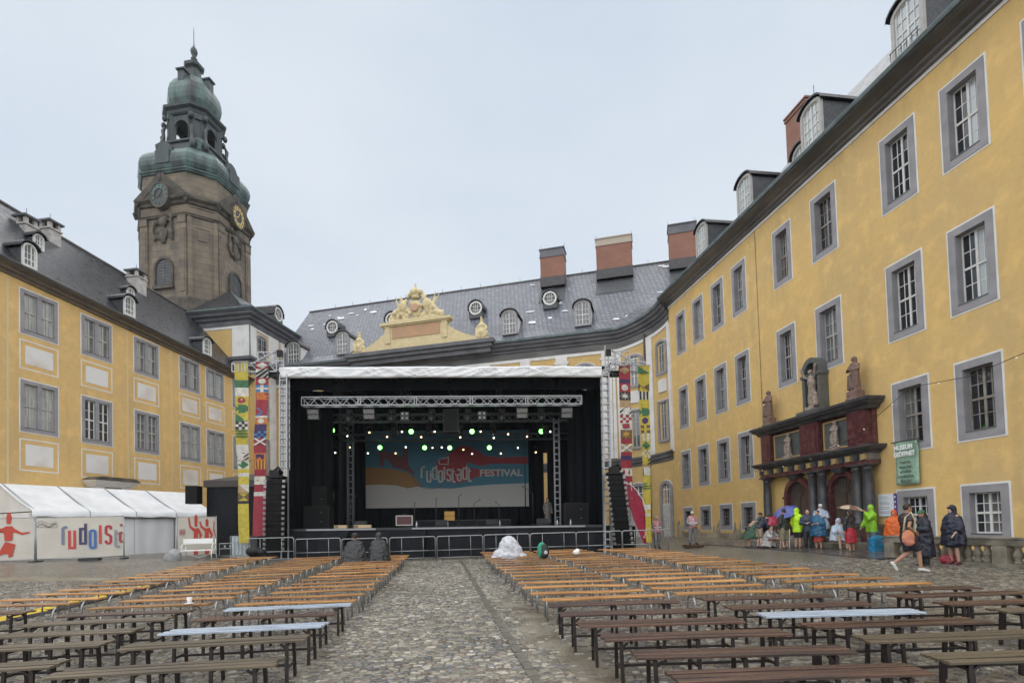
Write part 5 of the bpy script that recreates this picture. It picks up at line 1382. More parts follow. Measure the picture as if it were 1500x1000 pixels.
def curtain(mb, x0, y0, x1, y1, z0, z1, amp=.1, wave=.5, mi=0, seed=0, hem=0.0):
    L = math.hypot(x1 - x0, y1 - y0); n = max(8, int(L / wave * 6)); rr = random.Random(seed)
    dx, dy = (x1 - x0) / L, (y1 - y0) / L; ph = rr.uniform(0, 6)
    rows = []
    for k, f in enumerate((0, .25, .5, .75, 1)):
        r = []
        for i in range(n + 1):
            t = i / n * L
            o = amp * (math.sin(t / wave * 6.28 + ph) + .5 * math.sin(t / wave * 2.7 + 1 + k * .2)) * (1 - .35 * f)
            r.append((x0 + dx * t - dy * o, y0 + dy * t + dx * o, z0 + (z1 - z0) * f + (hem * math.sin(t * 1.3) if f == 0 else 0)))
        rows.append(r)
    mb.rings(rows, mi, True, False, False)

def truss(mb, p, q, s=.4, r=.025, bay=.5, mi=0):
    """box truss between p and q: four chords and zig-zag lacing"""
    p = Vector(p); q = Vector(q); d = (q - p).normalized(); L = (q - p).length
    u = Vector((0, 0, 1)) if abs(d.z) < .9 else Vector((0, 1, 0))
    a = d.cross(u).normalized() * s / 2; b = a.cross(d).normalized() * s / 2
    cs = [a + b, a - b, -a - b, -a + b]
    for c in cs: mb.bar(p + c, q + c, r * 2, mi=mi)
    n = max(2, round(L / bay)); 
    for f in range(4):
        c0, c1 = cs[f], cs[(f + 1) % 4]
        for i in range(n):
            s0 = p + d * (L * i / n); s1 = p + d * (L * (i + 1) / n)
            mb.bar(s0 + (c0 if i % 2 == 0 else c1), s1 + (c1 if i % 2 == 0 else c0), r * 1.1, mi=mi)
        for e in (p, q): mb.bar(e + c0, e + c1, r * 1.6, mi=mi)

def ladder_tower(mb, x, y, z0, z1, w=.34, d=.34, step=.36):
    for sx in (-1, 1):
        for sy in (-1, 1): mb.bar((x + sx * w / 2, y + sy * d / 2, z0), (x + sx * w / 2, y + sy * d / 2, z1), .06)
    z = z0 + .1
    while z < z1:
        for sy in (-1, 1): mb.bar((x - w / 2, y + sy * d / 2, z), (x + w / 2, y + sy * d / 2, z), .05)
        for sx in (-1, 1): mb.bar((x + sx * w / 2, y - d / 2, z), (x + sx * w / 2, y + d / 2, z), .04)
        z += step

def stage():
    s = stg('stage', 'black festival stage platform with dark skirt behind the barriers', 'stage')
    b = MB(); b.box(-HW, HW, 0, DEP, FZ - .12, FZ); b.build('deck', M['stage_floor'], s)
    b = MB(); b.box(-7.0, -3.6, -.06, .0, FZ - .1, FZ - .02); b.box(-1.8, 6.9, -.06, 0, FZ - .1, FZ - .02); b.build('edge_rail', M['alu_dull'], s)
    b = MB(); curtain(b, -HW - 1.2, .05, HW + 1.3, .05, -.35, FZ - .1, .03, .8); b.build('skirt', M['stage_black'], s)
    b = MB(); b.box(-HW - .2, HW + .2, .4, DEP - .2, 0.0, FZ - .14); b.build('substructure', M['stage_black'], s)
    for x in (-6.2, -2.4, 2.9):
        b = MB(); b.poly([(x, -.9, FZ - .55), (x, -.9, .05), (x, 0, .05), (x, 0, FZ - .12)], (1.3, 0, 0)); b.build('sub_cover', M['stage_black'], s)
    # roof
    r = stg('stage_roof', 'stage roof with white tarpaulin fascia along its front edge', 'roof')
    b = MB(); rows = []
    rr = random.Random(6); folds = [(rr.uniform(0, 16), rr.uniform(-2.2, 1.4), rr.uniform(.05, .5)) for _ in range(70)]
    for k in range(9):
        f = k / 8; z = 9.68 - .54 * f; row = []
        for i in range(241):
            x = 16.1 * i / 240
            o = sum(.024 * max(0, 1 - abs(x - fx - sl * (f - .5)) / wd) for fx, sl, wd in folds)
            row.append((-HW + x - .05, -.22 - (.06 if 0 < k < 8 else 0) - min(o, .09), z + .012 * math.sin(x * 1.1)))
        rows.append(row)
    b.rings(rows, 0, False, False, False); o = b.build('fascia', M['tarp'], r); 
    b = MB(); b.add([(-HW - .05, -.22, 9.69), (HW - .15, -.22, 9.69), (HW - .15, DEP, 10.6), (-HW - .05, DEP, 10.6)], [(0, 1, 2, 3)]); b.add([(-HW - .05, -.2, 9.64), (HW - .15, -.2, 9.64), (HW - .15, DEP, 10.5), (-HW - .05, DEP, 10.5)], [(3, 2, 1, 0)], 1); b.build('canopy', [M['tarp'], M['drape']], r)
    for x in (-5.5, -2.7, 0, 2.7, 5.5):
        b = MB(); truss(b, (x, .2, 9.35), (x, DEP - .3, 9.7), .3, .02, .6); b.build('rafter', flat('black_truss', (.03, .03, .034), .4, .3), r)
    b = MB(); truss(b, (-HW, .1, 9.5), (HW, .1, 9.5), .4, .03, .5); b.build('front_beam', M['alu_dull'], r)
    # towers and their heads
    for sx, lab in ((-1, 'left'), (1, 'right')):
        t = stg('truss_tower', f'silver ladder truss tower at the {lab} front corner of the stage', 'truss tower', 'stage towers')
        b = MB(); ladder_tower(b, sx * 8.02, -.15, .1 if sx > 0 else 4.6, 9.3); b.build('mast', M['alu'], t)
        if sx < 0:
            b = MB(); b.bar((-7.85, -.15, .1), (-7.85, -.15, 4.6), .06); b.bar((-8.19, -.15, .1), (-8.19, -.15, 4.6), .06); b.build('lower_mast', M['alu_dull'], t)
        b = MB(); b.box(sx * 8.02 - .5, sx * 8.02 + .5, -.65, .35, .1, .18); b.build('base_plate', M['alu_dull'], t)
        h = MB(); x = sx * 8.2
        for k in range(5): h.bar((x - .25 + sx * .1, -.2, 9.35 + k * .22), (x + .25 + sx * .1, -.2, 9.35 + k * .22), .05)
        for a in (-.25, .25): h.bar((x + a + sx * .1, -.2, 9.2), (x + a + sx * .1, -.2, 10.75 - .3 * (a * sx > 0)), .05)
        h.bar((x + sx * .1, .2, 9.2), (x + sx * .1, .2, 10.6), .05); h.bar((x - .2, -.2, 9.3), (x + sx * .9, -.2, 10.5), .04); h.bar((x + sx * .9, -.2, 9.3), (x + sx * .2, -.2, 10.5), .04)
        h.bar((x, -.2, 10.45), (x + sx * 1.1, -.2, 10.45), .05); h.bar((x + sx * 1.1, -.2, 9.9), (x + sx * 1.1, -.2, 10.5), .05)
        h.box(x - .2 + sx * .3, x + .3 + sx * .3, -.35, .1, 9.2, 9.42, 1); h.box(x - .12, x + .12, -.4, -.2, 10.2, 10.5, 1)
        h.build('sleeve_block', [M['alu'], M['pa']], t)
        g = MB(); truss(g, (sx * 8.3, -.25, 9.62), (sx * (10.45 if sx < 0 else 10.05), -.25, 9.62), .42, .025, .45); g.bar((sx * 8.4, -.25, 10.5), (sx * 9.6, -.25, 9.85), .05); g.build('banner_arm', M['alu'], t)
    # trusses inside
    t = stg('lighting_truss', 'bright silver front lighting truss across the stage', 'truss', 'lighting trusses'); b = MB(); truss(b, (-7.55, 1.1, 8.24), (7.0, 1.1, 8.24), .42, .026, .42)
    for x in (-4.6, -1.7, 1.2, 4.1): b.bar((x - .06, .89, 8.03), (x - .06, .89, 8.45), .05); b.bar((x + .06, .89, 8.03), (x + .06, .89, 8.45), .05)
    b.build('span', M['alu'], t)
    b = MB()
    for x in (-6.6, -2.5, 2.2, 6.3): b.bar((x, 1.1, 8.5), (x, 1.1, 9.8), .02)
    b.build('chain', M['black_metal'], t)
    dull = flat('shaded_truss', (.09, .095, .105), .45, .4)  # truss aluminium darkened in colour for the shade inside the stage
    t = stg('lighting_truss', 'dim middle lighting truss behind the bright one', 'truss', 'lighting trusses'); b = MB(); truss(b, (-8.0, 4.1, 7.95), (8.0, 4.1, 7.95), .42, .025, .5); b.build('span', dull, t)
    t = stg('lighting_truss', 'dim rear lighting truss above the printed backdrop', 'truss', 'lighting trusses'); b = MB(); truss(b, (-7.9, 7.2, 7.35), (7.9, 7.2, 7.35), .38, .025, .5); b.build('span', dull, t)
    for sx, lab in ((-1, 'left'), (1, 'right')):
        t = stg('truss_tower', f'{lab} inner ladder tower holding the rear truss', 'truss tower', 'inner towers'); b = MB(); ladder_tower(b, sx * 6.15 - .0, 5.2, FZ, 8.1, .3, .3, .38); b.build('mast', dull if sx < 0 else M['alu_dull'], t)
    # drapes
    def drape(lab, *a, **k):
        c = stg('stage_curtain', lab, 'curtain', 'black stage curtains'); b = MB(); curtain(b, *a, **k); o = b.build('cloth', M['drape'], c); return c
    drape('black drape closing the left side of the stage', -HW + .15, .5, -HW + .3, DEP - .6, FZ, 9.6, .06, .9, seed=1)
    drape('black drape closing the right side of the stage', HW - .15, .5, HW - .3, DEP - .6, FZ, 9.6, .06, .9, seed=2)
    drape('black leg curtain inside the left front of the stage', -7.9, 3.4, -6.7, 3.6, FZ, 9.4, .07, .5, seed=3)
    drape('black leg curtain inside the right front of the stage', 6.6, 3.5, 7.95, 3.4, FZ, 9.4, .07, .5, seed=4)
    drape('black rear curtain left of the backdrop gathered to one side', -6.75, DEP - .35, -4.9, DEP - .4, FZ, 9.4, .14, .55, seed=5)
    drape('black curtain drawn back at the left bottom of the stage rear', -6.1, DEP - .3, -4.9, DEP - .35, FZ, FZ + 2.0, .12, .4, seed=15)
    drape('black rear curtain right of the backdrop with deep folds', 3.95, DEP - .4, 5.75, DEP - .35, FZ + .1, 9.4, .16, .5, seed=6)
    drape('black curtain hanging at the far rear left corner of the stage', -8.1, DEP - .1, -6.55, DEP - .1, FZ, 9.7, .08, .6, seed=7)
    drape('black curtain at the far rear right corner of the stage', 6.02, DEP - .1, 8.1, DEP - .1, FZ, 9.5, .08, .6, seed=8)
    drape('black low masking cloth under the printed backdrop', -6.0, DEP - .25, 5.8, DEP - .25, FZ, 3.1, .05, .6, seed=9)
    drape('black border cloth hanging below the stage roof', -HW + .2, .75, HW - .2, .75, 8.75, 9.5, .05, 1.2, seed=10)
    drape('black upper backcloth above the rear truss', -HW, DEP - .05, HW, DEP - .05, 6.6, 10.5, .05, 1.2, seed=11)
stage()

# ---- printed backdrop (local x across, z up), 10.9 m wide
def festival_letters(mb, ox, oz, s, gap, wd, fn_y, mi=0, text_='rudolstadt', ext=(0, -.004, 0), colours=None):
    G = {'r': [[(0, 0), (0, 1), (.12, 1.05), (.5, 1.05)]], 'u': [[(0, 1), (0, .1), (.1, 0), (.45, 0), (.55, .1), (.55, 1)]],
         'd': [[(.55, 1.25), (.55, 0), (.1, 0), (0, .1), (0, .9), (.1, 1), (.55, 1)]], 'o': [[(0, .1), (0, .9), (.1, 1), (.45, 1), (.55, .9), (.55, .1), (.45, 0), (.1, 0), (0, .1)]],
         'l': [[(0, 0), (0, 1.22)]], 's': [[(.5, .85), (.5, .95), (.4, 1.02), (.1, 1.02), (0, .92), (0, .65), (.1, .55), (.4, .48), (.5, .38), (.5, .1), (.4, 0), (.1, 0), (0, .1), (0, .2)]],
         't': [[(0, 1.25), (0, .1), (.1, 0), (.35, 0), (.42, .05)], [(-.12, .95), (.35, .95)]], 'a': [[(.5, 0), (.5, .9), (.4, 1), (.1, 1), (0, .92)], [(.5, .55), (.1, .55), (0, .45), (0, .1), (.1, 0), (.5, 0)]]}
    W_ = {'l': .1, 't': .42, 'r': .5, 's': .5, 'a': .5}
    x = ox
    offs = [.28, -.05, .2, -.08, .08, .02, -.1, .02, .15, -.05]
    for i, ch in enumerate(text_):
        zo = oz + offs[i % 10] * s
        for k, st in enumerate(G[ch]): mb.ribbon([(x + px * s * .62, zo + pz * s) for px, pz in st], wd, lambda a, b, _i=i: (a, fn_y - .0006 * _i, b), ext, colours[i] if colours else mi)
        x += W_.get(ch, .55) * s * .62 + gap
    return x

def backdrop():
    t = stg('stage_backdrop', 'printed festival backdrop with red guitar shape on blue, white lower part', 'backdrop', None, (-.7, DEP - .55, 0))
    x0, x1, z0, z1 = -5.45, 5.4, 2.95, 8.1
    def rgb(n, c): return flat('print_' + n, c, .65)  # print colours darkened to carry the deep shade under the stage roof
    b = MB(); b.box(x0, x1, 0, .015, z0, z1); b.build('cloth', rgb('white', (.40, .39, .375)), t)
    def blob(name, pts, m, y):
        q = MB(); q.poly([(a, y, c) for a, c in pts], (0, -.002, 0)); fix_normals(q.build(name, m, t))
    blob('blue_field', [(-1.9, 4.35), (-1.2, 4.25), (.3, 4.2), (1.5, 4.35), (3, 4.45), (x1, 4.5), (x1, z1), (x0, z1), (x0, 5.6)], rgb('blue', (.042, .155, .22)), -.002)
    blob('sand_dune', [(x0, 4.5), (-4.4, 4.52), (-3.4, 4.45), (-2.7, 4.25), (-1.8, 4.4), (-2.1, 4.9), (-2.7, 5.3), (-3.6, 5.55), (-4.6, 5.65), (x0, 5.7)], rgb('ochre', (.24, .13, .04)), -.006)
    red = rgb('red', (.26, .026, .036))
    blob('red_guitar', [(-0.80, 6.00), (-0.70, 5.60), (-0.55, 5.15), (-0.10, 4.70), (0.55, 4.55), (1.25, 4.70), (2.05, 5.00), (2.85, 5.10), (3.35, 5.05), (3.45, 5.25), (3.15, 5.45), (2.25, 5.45), (1.55, 5.55), (1.20, 5.80), (1.35, 5.95), (2.15, 5.70), (2.95, 5.85), (x1 - .02, 5.80), (x1 - .02, 6.30), (3.45, 6.25), (2.45, 6.40), (1.75, 6.90), (0.95, 7.10), (0.25, 6.70), (-0.15, 6.20)], red, -.010)
    blob('red_figure', [(-4.6, 6.7), (-4.45, 5.75), (-4.25, 5.75), (-4.2, 6.3), (-3.9, 6.1), (-3.6, 5.65), (-2.9, 5.5), (-2.4, 5.2), (-2.2, 5.3), (-2.6, 5.75), (-2.7, 6.9), (-2.9, 6.95), (-3.0, 6.3), (-3.4, 6.5), (-4.1, 6.75)], rgb('red2', (.15, .04, .045)), -.008)
    l = MB(); cream = rgb('cream', (.42, .42, .40))
    for st, cl in (([(-.62, 6.12), (-.56, 5.85), (.02, 5.82), (.05, 6.3), (-.62, 6.18)], False), ([(.2, 5.25), (.32, 5.08)], False), ([(.5, 5.2), (.6, 5.03)], False), ([(.8, 5.2), (.9, 4.98)], False)): l.ribbon(st, .06, lambda a, c: (a, -.014, c), (0, -.002, 0))
    l.build('white_line', cream, t)
    w = MB(); festival_letters(w, -1.75, 4.72, .72, .14, .11, -.0165); w.build('lettering', cream, t)
    o = text('lettering', 'FESTIVAL', .62, cream, t, (3.55, -.03, 5.2), (R(90), 0, 0), .001, .02, 1.15)
    k = MB(); k.ribbon([(-1.95, 5.4), (-1.5, 5.9), (-.9, 6.15), (-.4, 6.2)], .03, lambda a, c: (a, -.034, c), (0, -.001, 0)); k.ribbon([(-1.5 + 1.1 * math.cos(a / 10) * 1, 5.0 + .8 * math.sin(a / 10)) for a in range(20, 62)], .035, lambda a, c: (a + .3, -.034, c), (0, -.001, 0)); k.ribbon([(-1.0 + .3 * math.cos(a / 5), 5.1 + .22 * math.sin(a / 5)) for a in range(0, 30)], .03, lambda a, c: (a, -.0345, c), (0, -.001, 0)); k.build('drawn_line', flat('print_dark', (.06, .04, .06), .6), t)
backdrop()

# ---- lamps
def lamp_proto(kind):
    b = MB(); g = MB()
    if kind == 'par':
        b.lathe([(.05, .34), (.14, .3), (.15, .1), (.17, .0), (.15, .01), (.14, .05)], 14)
        lens = MB(); lens.lathe([(.135, .03), (.1, .015), (.001, .01)], 14)
    elif kind == 'small':
        b.lathe([(.04, .26), (.08, .22), (.085, .02), (.07, 0)], 10); lens = MB(); lens.lathe([(.05, -.004), (.001, -.012)], 10)
    elif kind == 'panel':
        b.box(-.3, .3, -.28, .28, 0.0, .3); lens = MB(); lens.box(-.27, .27, -.25, .25, -.012, .0)
        for i in range(3): b.box(-.3, .3, -.28 + i * .26, -.24 + i * .26, -.03, 0)
    else:
        b.box(-.16, .16, -.12, .12, .45, .7); b.lathe([(.1, .34), (.16, .3), (.17, .1), (.13, 0)], 12); b.box(-.2, -.17, -.05, .05, .1, .5); b.box(.17, .2, -.05, .05, .1, .5); lens = MB(); lens.lathe([(.12, .0), (.001, -.01)], 12)
    g.box(-.2, -.185, -.02, .02, .1, .55); g.box(.185, .2, -.02, .02, .1, .55); g.box(-.2, .2, -.02, .02, .55, .57); g.box(-.02, .02, -.02, .02, .57, .8)
    return b, lens, g
def add_lamps():
    green = flat('green_beam_lens', (.1, .6, .15), .2, emit=((.16, 1.0, .13), 5.0)); warm = flat('warm_white_lens', (.8, .7, .5), .2, emit=((1, .72, .40), 2.6)); cool = flat('cool_white_lens', (.8, .8, .8), .2, emit=((1, .97, .9), 2.6)); off = flat('unlit_lens', (.05, .055, .06), .1); led = flat('grey_led_panel', (.26, .26, .26), .4, c2=(.15, .15, .15), ns=9)
    body = flat('lamp_black', (.014, .014, .015), .4)
    P = {}
    for kd in ('par', 'small', 'panel', 'head'):
        b, l, g = lamp_proto(kd); P[kd] = (b.mesh('housing', [body]), g.mesh('yoke', [body]), {n: None for n in ()}, l)
    lens_cache = {}
    def lamp(name, kd, loc, lens_m, label, group, aim=(90, 0, 0)):
        o = stg(name, label, 'stage light', group, loc)
        h = inst('housing', P[kd][0], o, (0, 0, 0), tuple(R(a) for a in aim))
        key = (kd, lens_m.name)
        if key not in lens_cache: lens_cache[key] = P[kd][3].mesh('lens', lens_m)
        inst('lens', lens_cache[key], h)
        if kd != 'panel':
            inst('yoke', P[kd][1], o, (0, 0, -.1), (0, 0, 0), (.75, .75, .75))
        return o
    ordn = ('leftmost', 'second from left', 'third from left', 'fourth from left', 'fifth from left', 'sixth from left', 'seventh from left', 'eighth from left', 'ninth from left', 'tenth from left', 'eleventh from left', 'twelfth from left', 'thirteenth from left', 'fourteenth from left')
    def loc_from_world(x, z, y): return (x, y, z)
    for k, (x, z) in enumerate(((-10.31, 7.49), (-5.73, 7.31), (-2.16, 7.23), (1.94, 7.14))): lamp('spotlight', 'par', (x + 3.25, 4.6, z + .016 * (x + 3.25)), green, f'green lit spotlight in the upper row, {ordn[k]}', 'green spotlights', (-82, 0, 0))
    for k, (x, z) in enumerate(((-8.16, 6.86), (-5.31, 6.78), (-3.70, 6.73), (-1.16, 6.68), )): lamp('spotlight', 'par', (x + 3.25, 7.6, z + .016 * (x + 3.25)), green, f'green lit spotlight in the lower row, {ordn[k]}', 'green spotlights', (-82, 0, 0))
    W1 = [(-10.9, 7.43), (-9.44, 7.14), (-8.15, 7.31), (-7.13, 7.03), (-6.26, 7.31), (-5.14, 6.97), (-4.35, 7.27), (-3.64, 7.23), (-2.85, 6.9), (-1.65, 7.21), (-.88, 6.82), (-.03, 7.02), (1.09, 6.85), (2.47, 7.11)]
    W2 = [(-10.98, 6.6), (-10.07, 6.92), (-8.92, 6.51), (-7.16, 6.46), (-6.51, 6.84), (-4.8, 6.76), (-4.21, 6.77), (-2.83, 6.59), (-2.27, 6.31), (-.42, 6.28), (.69, 6.62), (1.84, 6.3)]
    for k, (x, z) in enumerate(W1): lamp('spotlight', 'small', (x + 3.25, 4.6, z + .016 * (x + 3.25)), warm if k % 3 != 1 else cool, f'small warm stage lamp in the upper row, {ordn[k]}', 'small warm lamps', (-84, 0, 0))
    for k, (x, z) in enumerate(W2): lamp('spotlight', 'small', (x + 3.25, 7.6, z + .016 * (x + 3.25)), cool if k % 2 == 0 else warm, f'small white stage lamp in the lower row, {ordn[k]}', 'small white lamps', (-84, 0, 0))
    for k, x in enumerate((-6.95, -4.1, 3.85, 6.2)): lamp('floodlight', 'panel', (x, .85, 7.55), led, f'square grey LED flood under the bright truss, {ordn[k]}', 'LED floods', (-72, 0, 0))
    for k, x in enumerate((-5.2, -3.0, -.9, 1.0, 2.8, 4.9)): lamp('moving_head', 'head', (x, 1.1, 7.2), off, f'unlit black moving light under the bright truss, {ordn[k]}', 'moving lights', (-25, 0, 0))
    for k, x in enumerate((-6.2, -3.4, -1.4, .4, 2.3, 5.4)): lamp('moving_head', 'head', (x, 4.1, 7.0), off, f'unlit black moving light under the middle truss, {ordn[k]}', 'moving lights at mid stage', (-20, 0, 0))
    for k, x in enumerate((-2.25, 1.75)):
        o = stg('blinder', f'four-cell blinder lamp under the bright truss, {ordn[k]}', 'stage light', 'blinders', (x, .8, 7.42))
        b = MB(); b.box(-.22, .22, 0, .2, -.22, .22); b.build('housing', body, o)
        for a in (-.11, .11):
            for c in (-.11, .11): l = MB(); l.lathe([(.055, 0), (.03, .012), (.001, .015)], 10); l.build('lens', flat('blinder_lens', (.45, .45, .42), .2), o, (a, -.005, c), (R(90), 0, 0))
    # hanging black speaker in the middle
    o = stg('speaker', 'black centre speaker hanging behind the bright truss', 'speaker', None, (.1, 1.5, 7.1)); b = MB(); b.box(-.4, .4, -.3, .3, -.45, .75); b.build('cabinet', M['pa'], o); b = MB(); b.box(-.36, .36, -.31, -.3, -.4, .7); b.build('grille', M['pa_grille'], o)
add_lamps()

# ---- PA arrays
def line_array(sx, label):
    n = 14
    t = stg('line_array', label, 'speaker array', 'hanging line arrays', (-8.2 if sx < 0 else 8.3, -.75, 0))
    box = MB()
    box.poly([(-.38, -.3, -.135), (.38, -.3, -.135), (.38, .3, -.10), (-.38, .3, -.10)], (0, 0, .235)); me = box.mesh('cabinet', M['pa'])
    gr = MB(); gr.box(-.33, .33, -.315, -.302, -.115, .08); gm = gr.mesh('grille', M['pa_grille'])
    br = MB(); br.box(-.06, .06, -.06, .06, -.06, .06); bmm = br.mesh('rigging_pin', M['alu'])
    z = 3.98; y = 0.0; x = 0.0
    for k in range(n):
        a = R(3 + k * 1.6)
        c = inst('cabinet', me, t, (x, y, z), (a, 0, sx * -.12)); inst('grille', gm, c); inst('rigging_pin', bmm, c, (-.42, -.27, 0)); inst('rigging_pin', bmm, c, (.42, -.27, 0))
        z -= .25 * math.cos(a); y += .25 * math.sin(a) * .35; x -= sx * (-.012 if sx < 0 else -.03)
    b = MB(); b.box(-.4, .4, -.3, .35, 4.13, 4.22); b.box(-.25, .2, -.2, .3, 4.22, 4.5); b.tube([(-.2, 0, 4.4), (.1, 0, 4.65), (.3, 0, 4.35)], .07, 6); b.build('bumper', M['pa'], t)
    b = MB(); b.bar((0, .1, 4.5), (0, .1, 9.4), .02); b.build('chain', M['black_metal'], t)
line_array(-1, 'black curved line array of speakers hanging left of the stage')
line_array(1, 'black curved line array of speakers hanging right of the stage')

# ---- things on the stage
def cab(x, y, w_, d_, h_, label, cat='speaker', name='speaker'):
    o = stg(name, label, cat, None, (x, y, FZ)); b = MB(); b.box(-w_ / 2, w_ / 2, -d_ / 2, d_ / 2, 0, h_); b.build('cabinet', M['pa'], o)
    g = MB(); g.box(-w_ / 2 + .05, w_ / 2 - .05, -d_ / 2 - .012, -d_ / 2, .06, h_ - .06); g.build('grille', M['pa_grille'], o)
    h = MB(); 
    for k in (.3, .7): h.lathe([(.05, 0), (.03, .02)], 8, (w_ * .2, -d_ / 2 - .02, h_ * k))
    h.build('handle', M['galv'], o); return o
cab(-7.1, 2.2, 1.35, .8, 1.2, 'large black side speaker at the left of the stage')
cab(6.75, 2.2, 1.3, .8, 1.2, 'large black side speaker at the right of the stage')
cab(-7.25, 3.0, .7, .5, 2.3, 'tall dark amplifier rack behind the left side speaker', 'rack', 'amp_rack')
for k, (x, lab) in enumerate(((-4.5, 'left'), (-.4, 'centre'), (2.2, 'right of centre'), (4.8, 'right'))):
    o = stg('stage_monitor', f'black wedge monitor near the {lab} front edge of the stage', 'speaker', 'wedge monitors', (x, .7, FZ))
    b = MB(); b.poly([(-.3, -.22, 0), (-.3, .25, 0), (-.3, .25, .3), (-.3, -.05, .36), (-.3, -.22, .12)], (.6, 0, 0)); b.build('cabinet', M['pa'], o); g = MB(); g.bar((-.27, .26, .16), (.27, .26, .16), .02, .22); g.build('grille', M['pa_grille'], o)
amp = stg('guitar_amplifier', 'dark red amplifier with pale frame on the stage floor', 'amplifier', None, (-2.55, 2.4, FZ + .1))
b = MB(); b.box(-.42, .42, -.14, .14, .03, .52); b.build('cabinet', flat('oxblood', (.09, .03, .03), .5), amp)
b = MB(); t = .045
b.box(-.45, .45, -.16, .16, .50, .55); b.box(-.45, .45, -.16, .16, 0, .05); b.box(-.45, -.4, -.16, .16, .05, .5); b.box(.4, .45, -.16, .16, .05, .5); b.build('frame', flat('pale_piping', (.5, .48, .45), .5), amp)
b = MB(); b.tube([(-.12, 0, .55), (-.1, 0, .62), (.1, 0, .62), (.12, 0, .55)], .015, 6); b.build('handle', M['black_rubber'], amp)
bx = stg('instrument_case', 'yellow ochre case standing on a dark riser mid stage', 'case', None, (-.15, 3.0, FZ + .35)); b = MB(); b.box(-.28, .28, -.15, .15, 0, .5); b.build('shell', flat('ochre_case', (.42, .24, .04), .5), bx); b = MB(); b.box(.28, .31, -.1, .1, .2, .3); b.box(-.29, .29, -.16, -.15, .24, .26); b.build('latch', M['pa'], bx)
rs = stg('riser', 'low black drum riser at the back of the stage', 'riser', None, (.3, 6.0, FZ)); b = MB(); b.box(-3.2, 3.0, -1.2, 1.4, .0, .4); b.build('deck', M['stage_floor'], rs); b = MB(); b.box(-3.18, 2.98, -1.22, -1.2, .02, .36); b.build('skirt', M['stage_black'], rs)
rr = random.Random(2)
for k, (x, y, h_, boom) in enumerate(((-5.2, 1.4, 1.5, .25), (-1.9, 1.6, 1.25, 0), (-.75, 1.5, 1.45, .0), (.45, 1.5, 1.6, .1), (4.4, 1.7, 1.75, -.55), (1.2, 3.4, 1.3, .3), (2.6, 3.0, 1.2, -.2))):
    o = stg('microphone_stand', ('microphone stand with short boom, far left of stage', 'short microphone stand left of the amplifier', 'straight microphone stand right of the amplifier', 'tall thin microphone stand at mid stage', 'boom microphone stand with long arm at right of stage', 'microphone stand beside the yellow case', 'low microphone stand behind the right monitors')[k], 'microphone stand', 'microphone stands', (x, y, FZ))
    b = MB(); b.tube([(0, 0, 0.02), (0, 0, h_)], .016, 6)
    if boom: b.tube([(0, 0, h_), (boom, 0, h_ + abs(boom) * .6)], .012, 6)
    b.build('pole', M['black_metal'], o)
    b = MB(); b.tube([(boom, 0, h_ + abs(boom) * .6), (boom + .04, -.12, h_ + abs(boom) * .6 + .04)], [.02, .03], 8); b.build('microphone', M['black_metal'], o)
    b = MB()
    for a in range(3): b.bar((0, 0, .12), (.25 * math.cos(a * 2.1), .25 * math.sin(a * 2.1), .01), .02)
    b.build('leg', M['black_metal'], o)
for k, (x, w_) in enumerate(((-5.45, .62), (-4.35, .85))):
    o = stg('plywood_box', f"pale plywood box by the {('far left', 'left')[k]} front edge of the stage", 'box', 'plywood boxes', (x, .5, FZ)); b = MB(); b.box(-w_ / 2, w_ / 2, -.15, .15, 0, .16); b.build('body', flat('plywood', (.50, .38, .22), .6), o); b = MB()
    for i in range(3): b.box(-w_ / 2 + .04 + i * .06, -w_ / 2 + .07 + i * .06, -.16, -.15, .02, .14)
    b.build('slot', M['pa'], o)
for k, x in enumerate((-1.7, -.25, -.1, 2.6, 5.6, 6.3)):
    o = stg('water_bottle', ('clear bottle beside the amplifier', 'left of two bottles below the yellow case', 'right of two bottles below the yellow case', 'clear bottle at the right monitors', 'white bottle by the standing person', 'white bottle near the right speaker')[k], 'bottle', 'bottles on the stage', (x, .9, FZ)); b = MB(); b.lathe([(.04, 0), (.042, .15), (.04, .2), (.015, .25), (.015, .28)], 10); b.build('body', flat('bottle_plastic', (.6, .63, .65), .15), o); b = MB(); b.lathe([(.018, .28), (.018, .3)], 8); b.build('cap', M['paper'], o)
# ochre panel added to stand in for the palace wing behind the stage
ye = stg('wing_stand_in', 'ochre yellow panel standing in for the wing seen in the left stage gap', 'stand_in', None, (-7.0, 3.9, FZ)); b = MB(); b.box(-.2, .22, 0, .03, 0.05, 2.1); b.build('panel', flat('ochre_panel', (.5, .33, .09), .6), ye); b = MB(); b.bar((-.2, -.01, .02), (.1, -.01, 1.0), .03); b.bar((.2, -.01, 0), (.25, -.01, 1.9), .03); b.build('frame', M['pa'], ye)

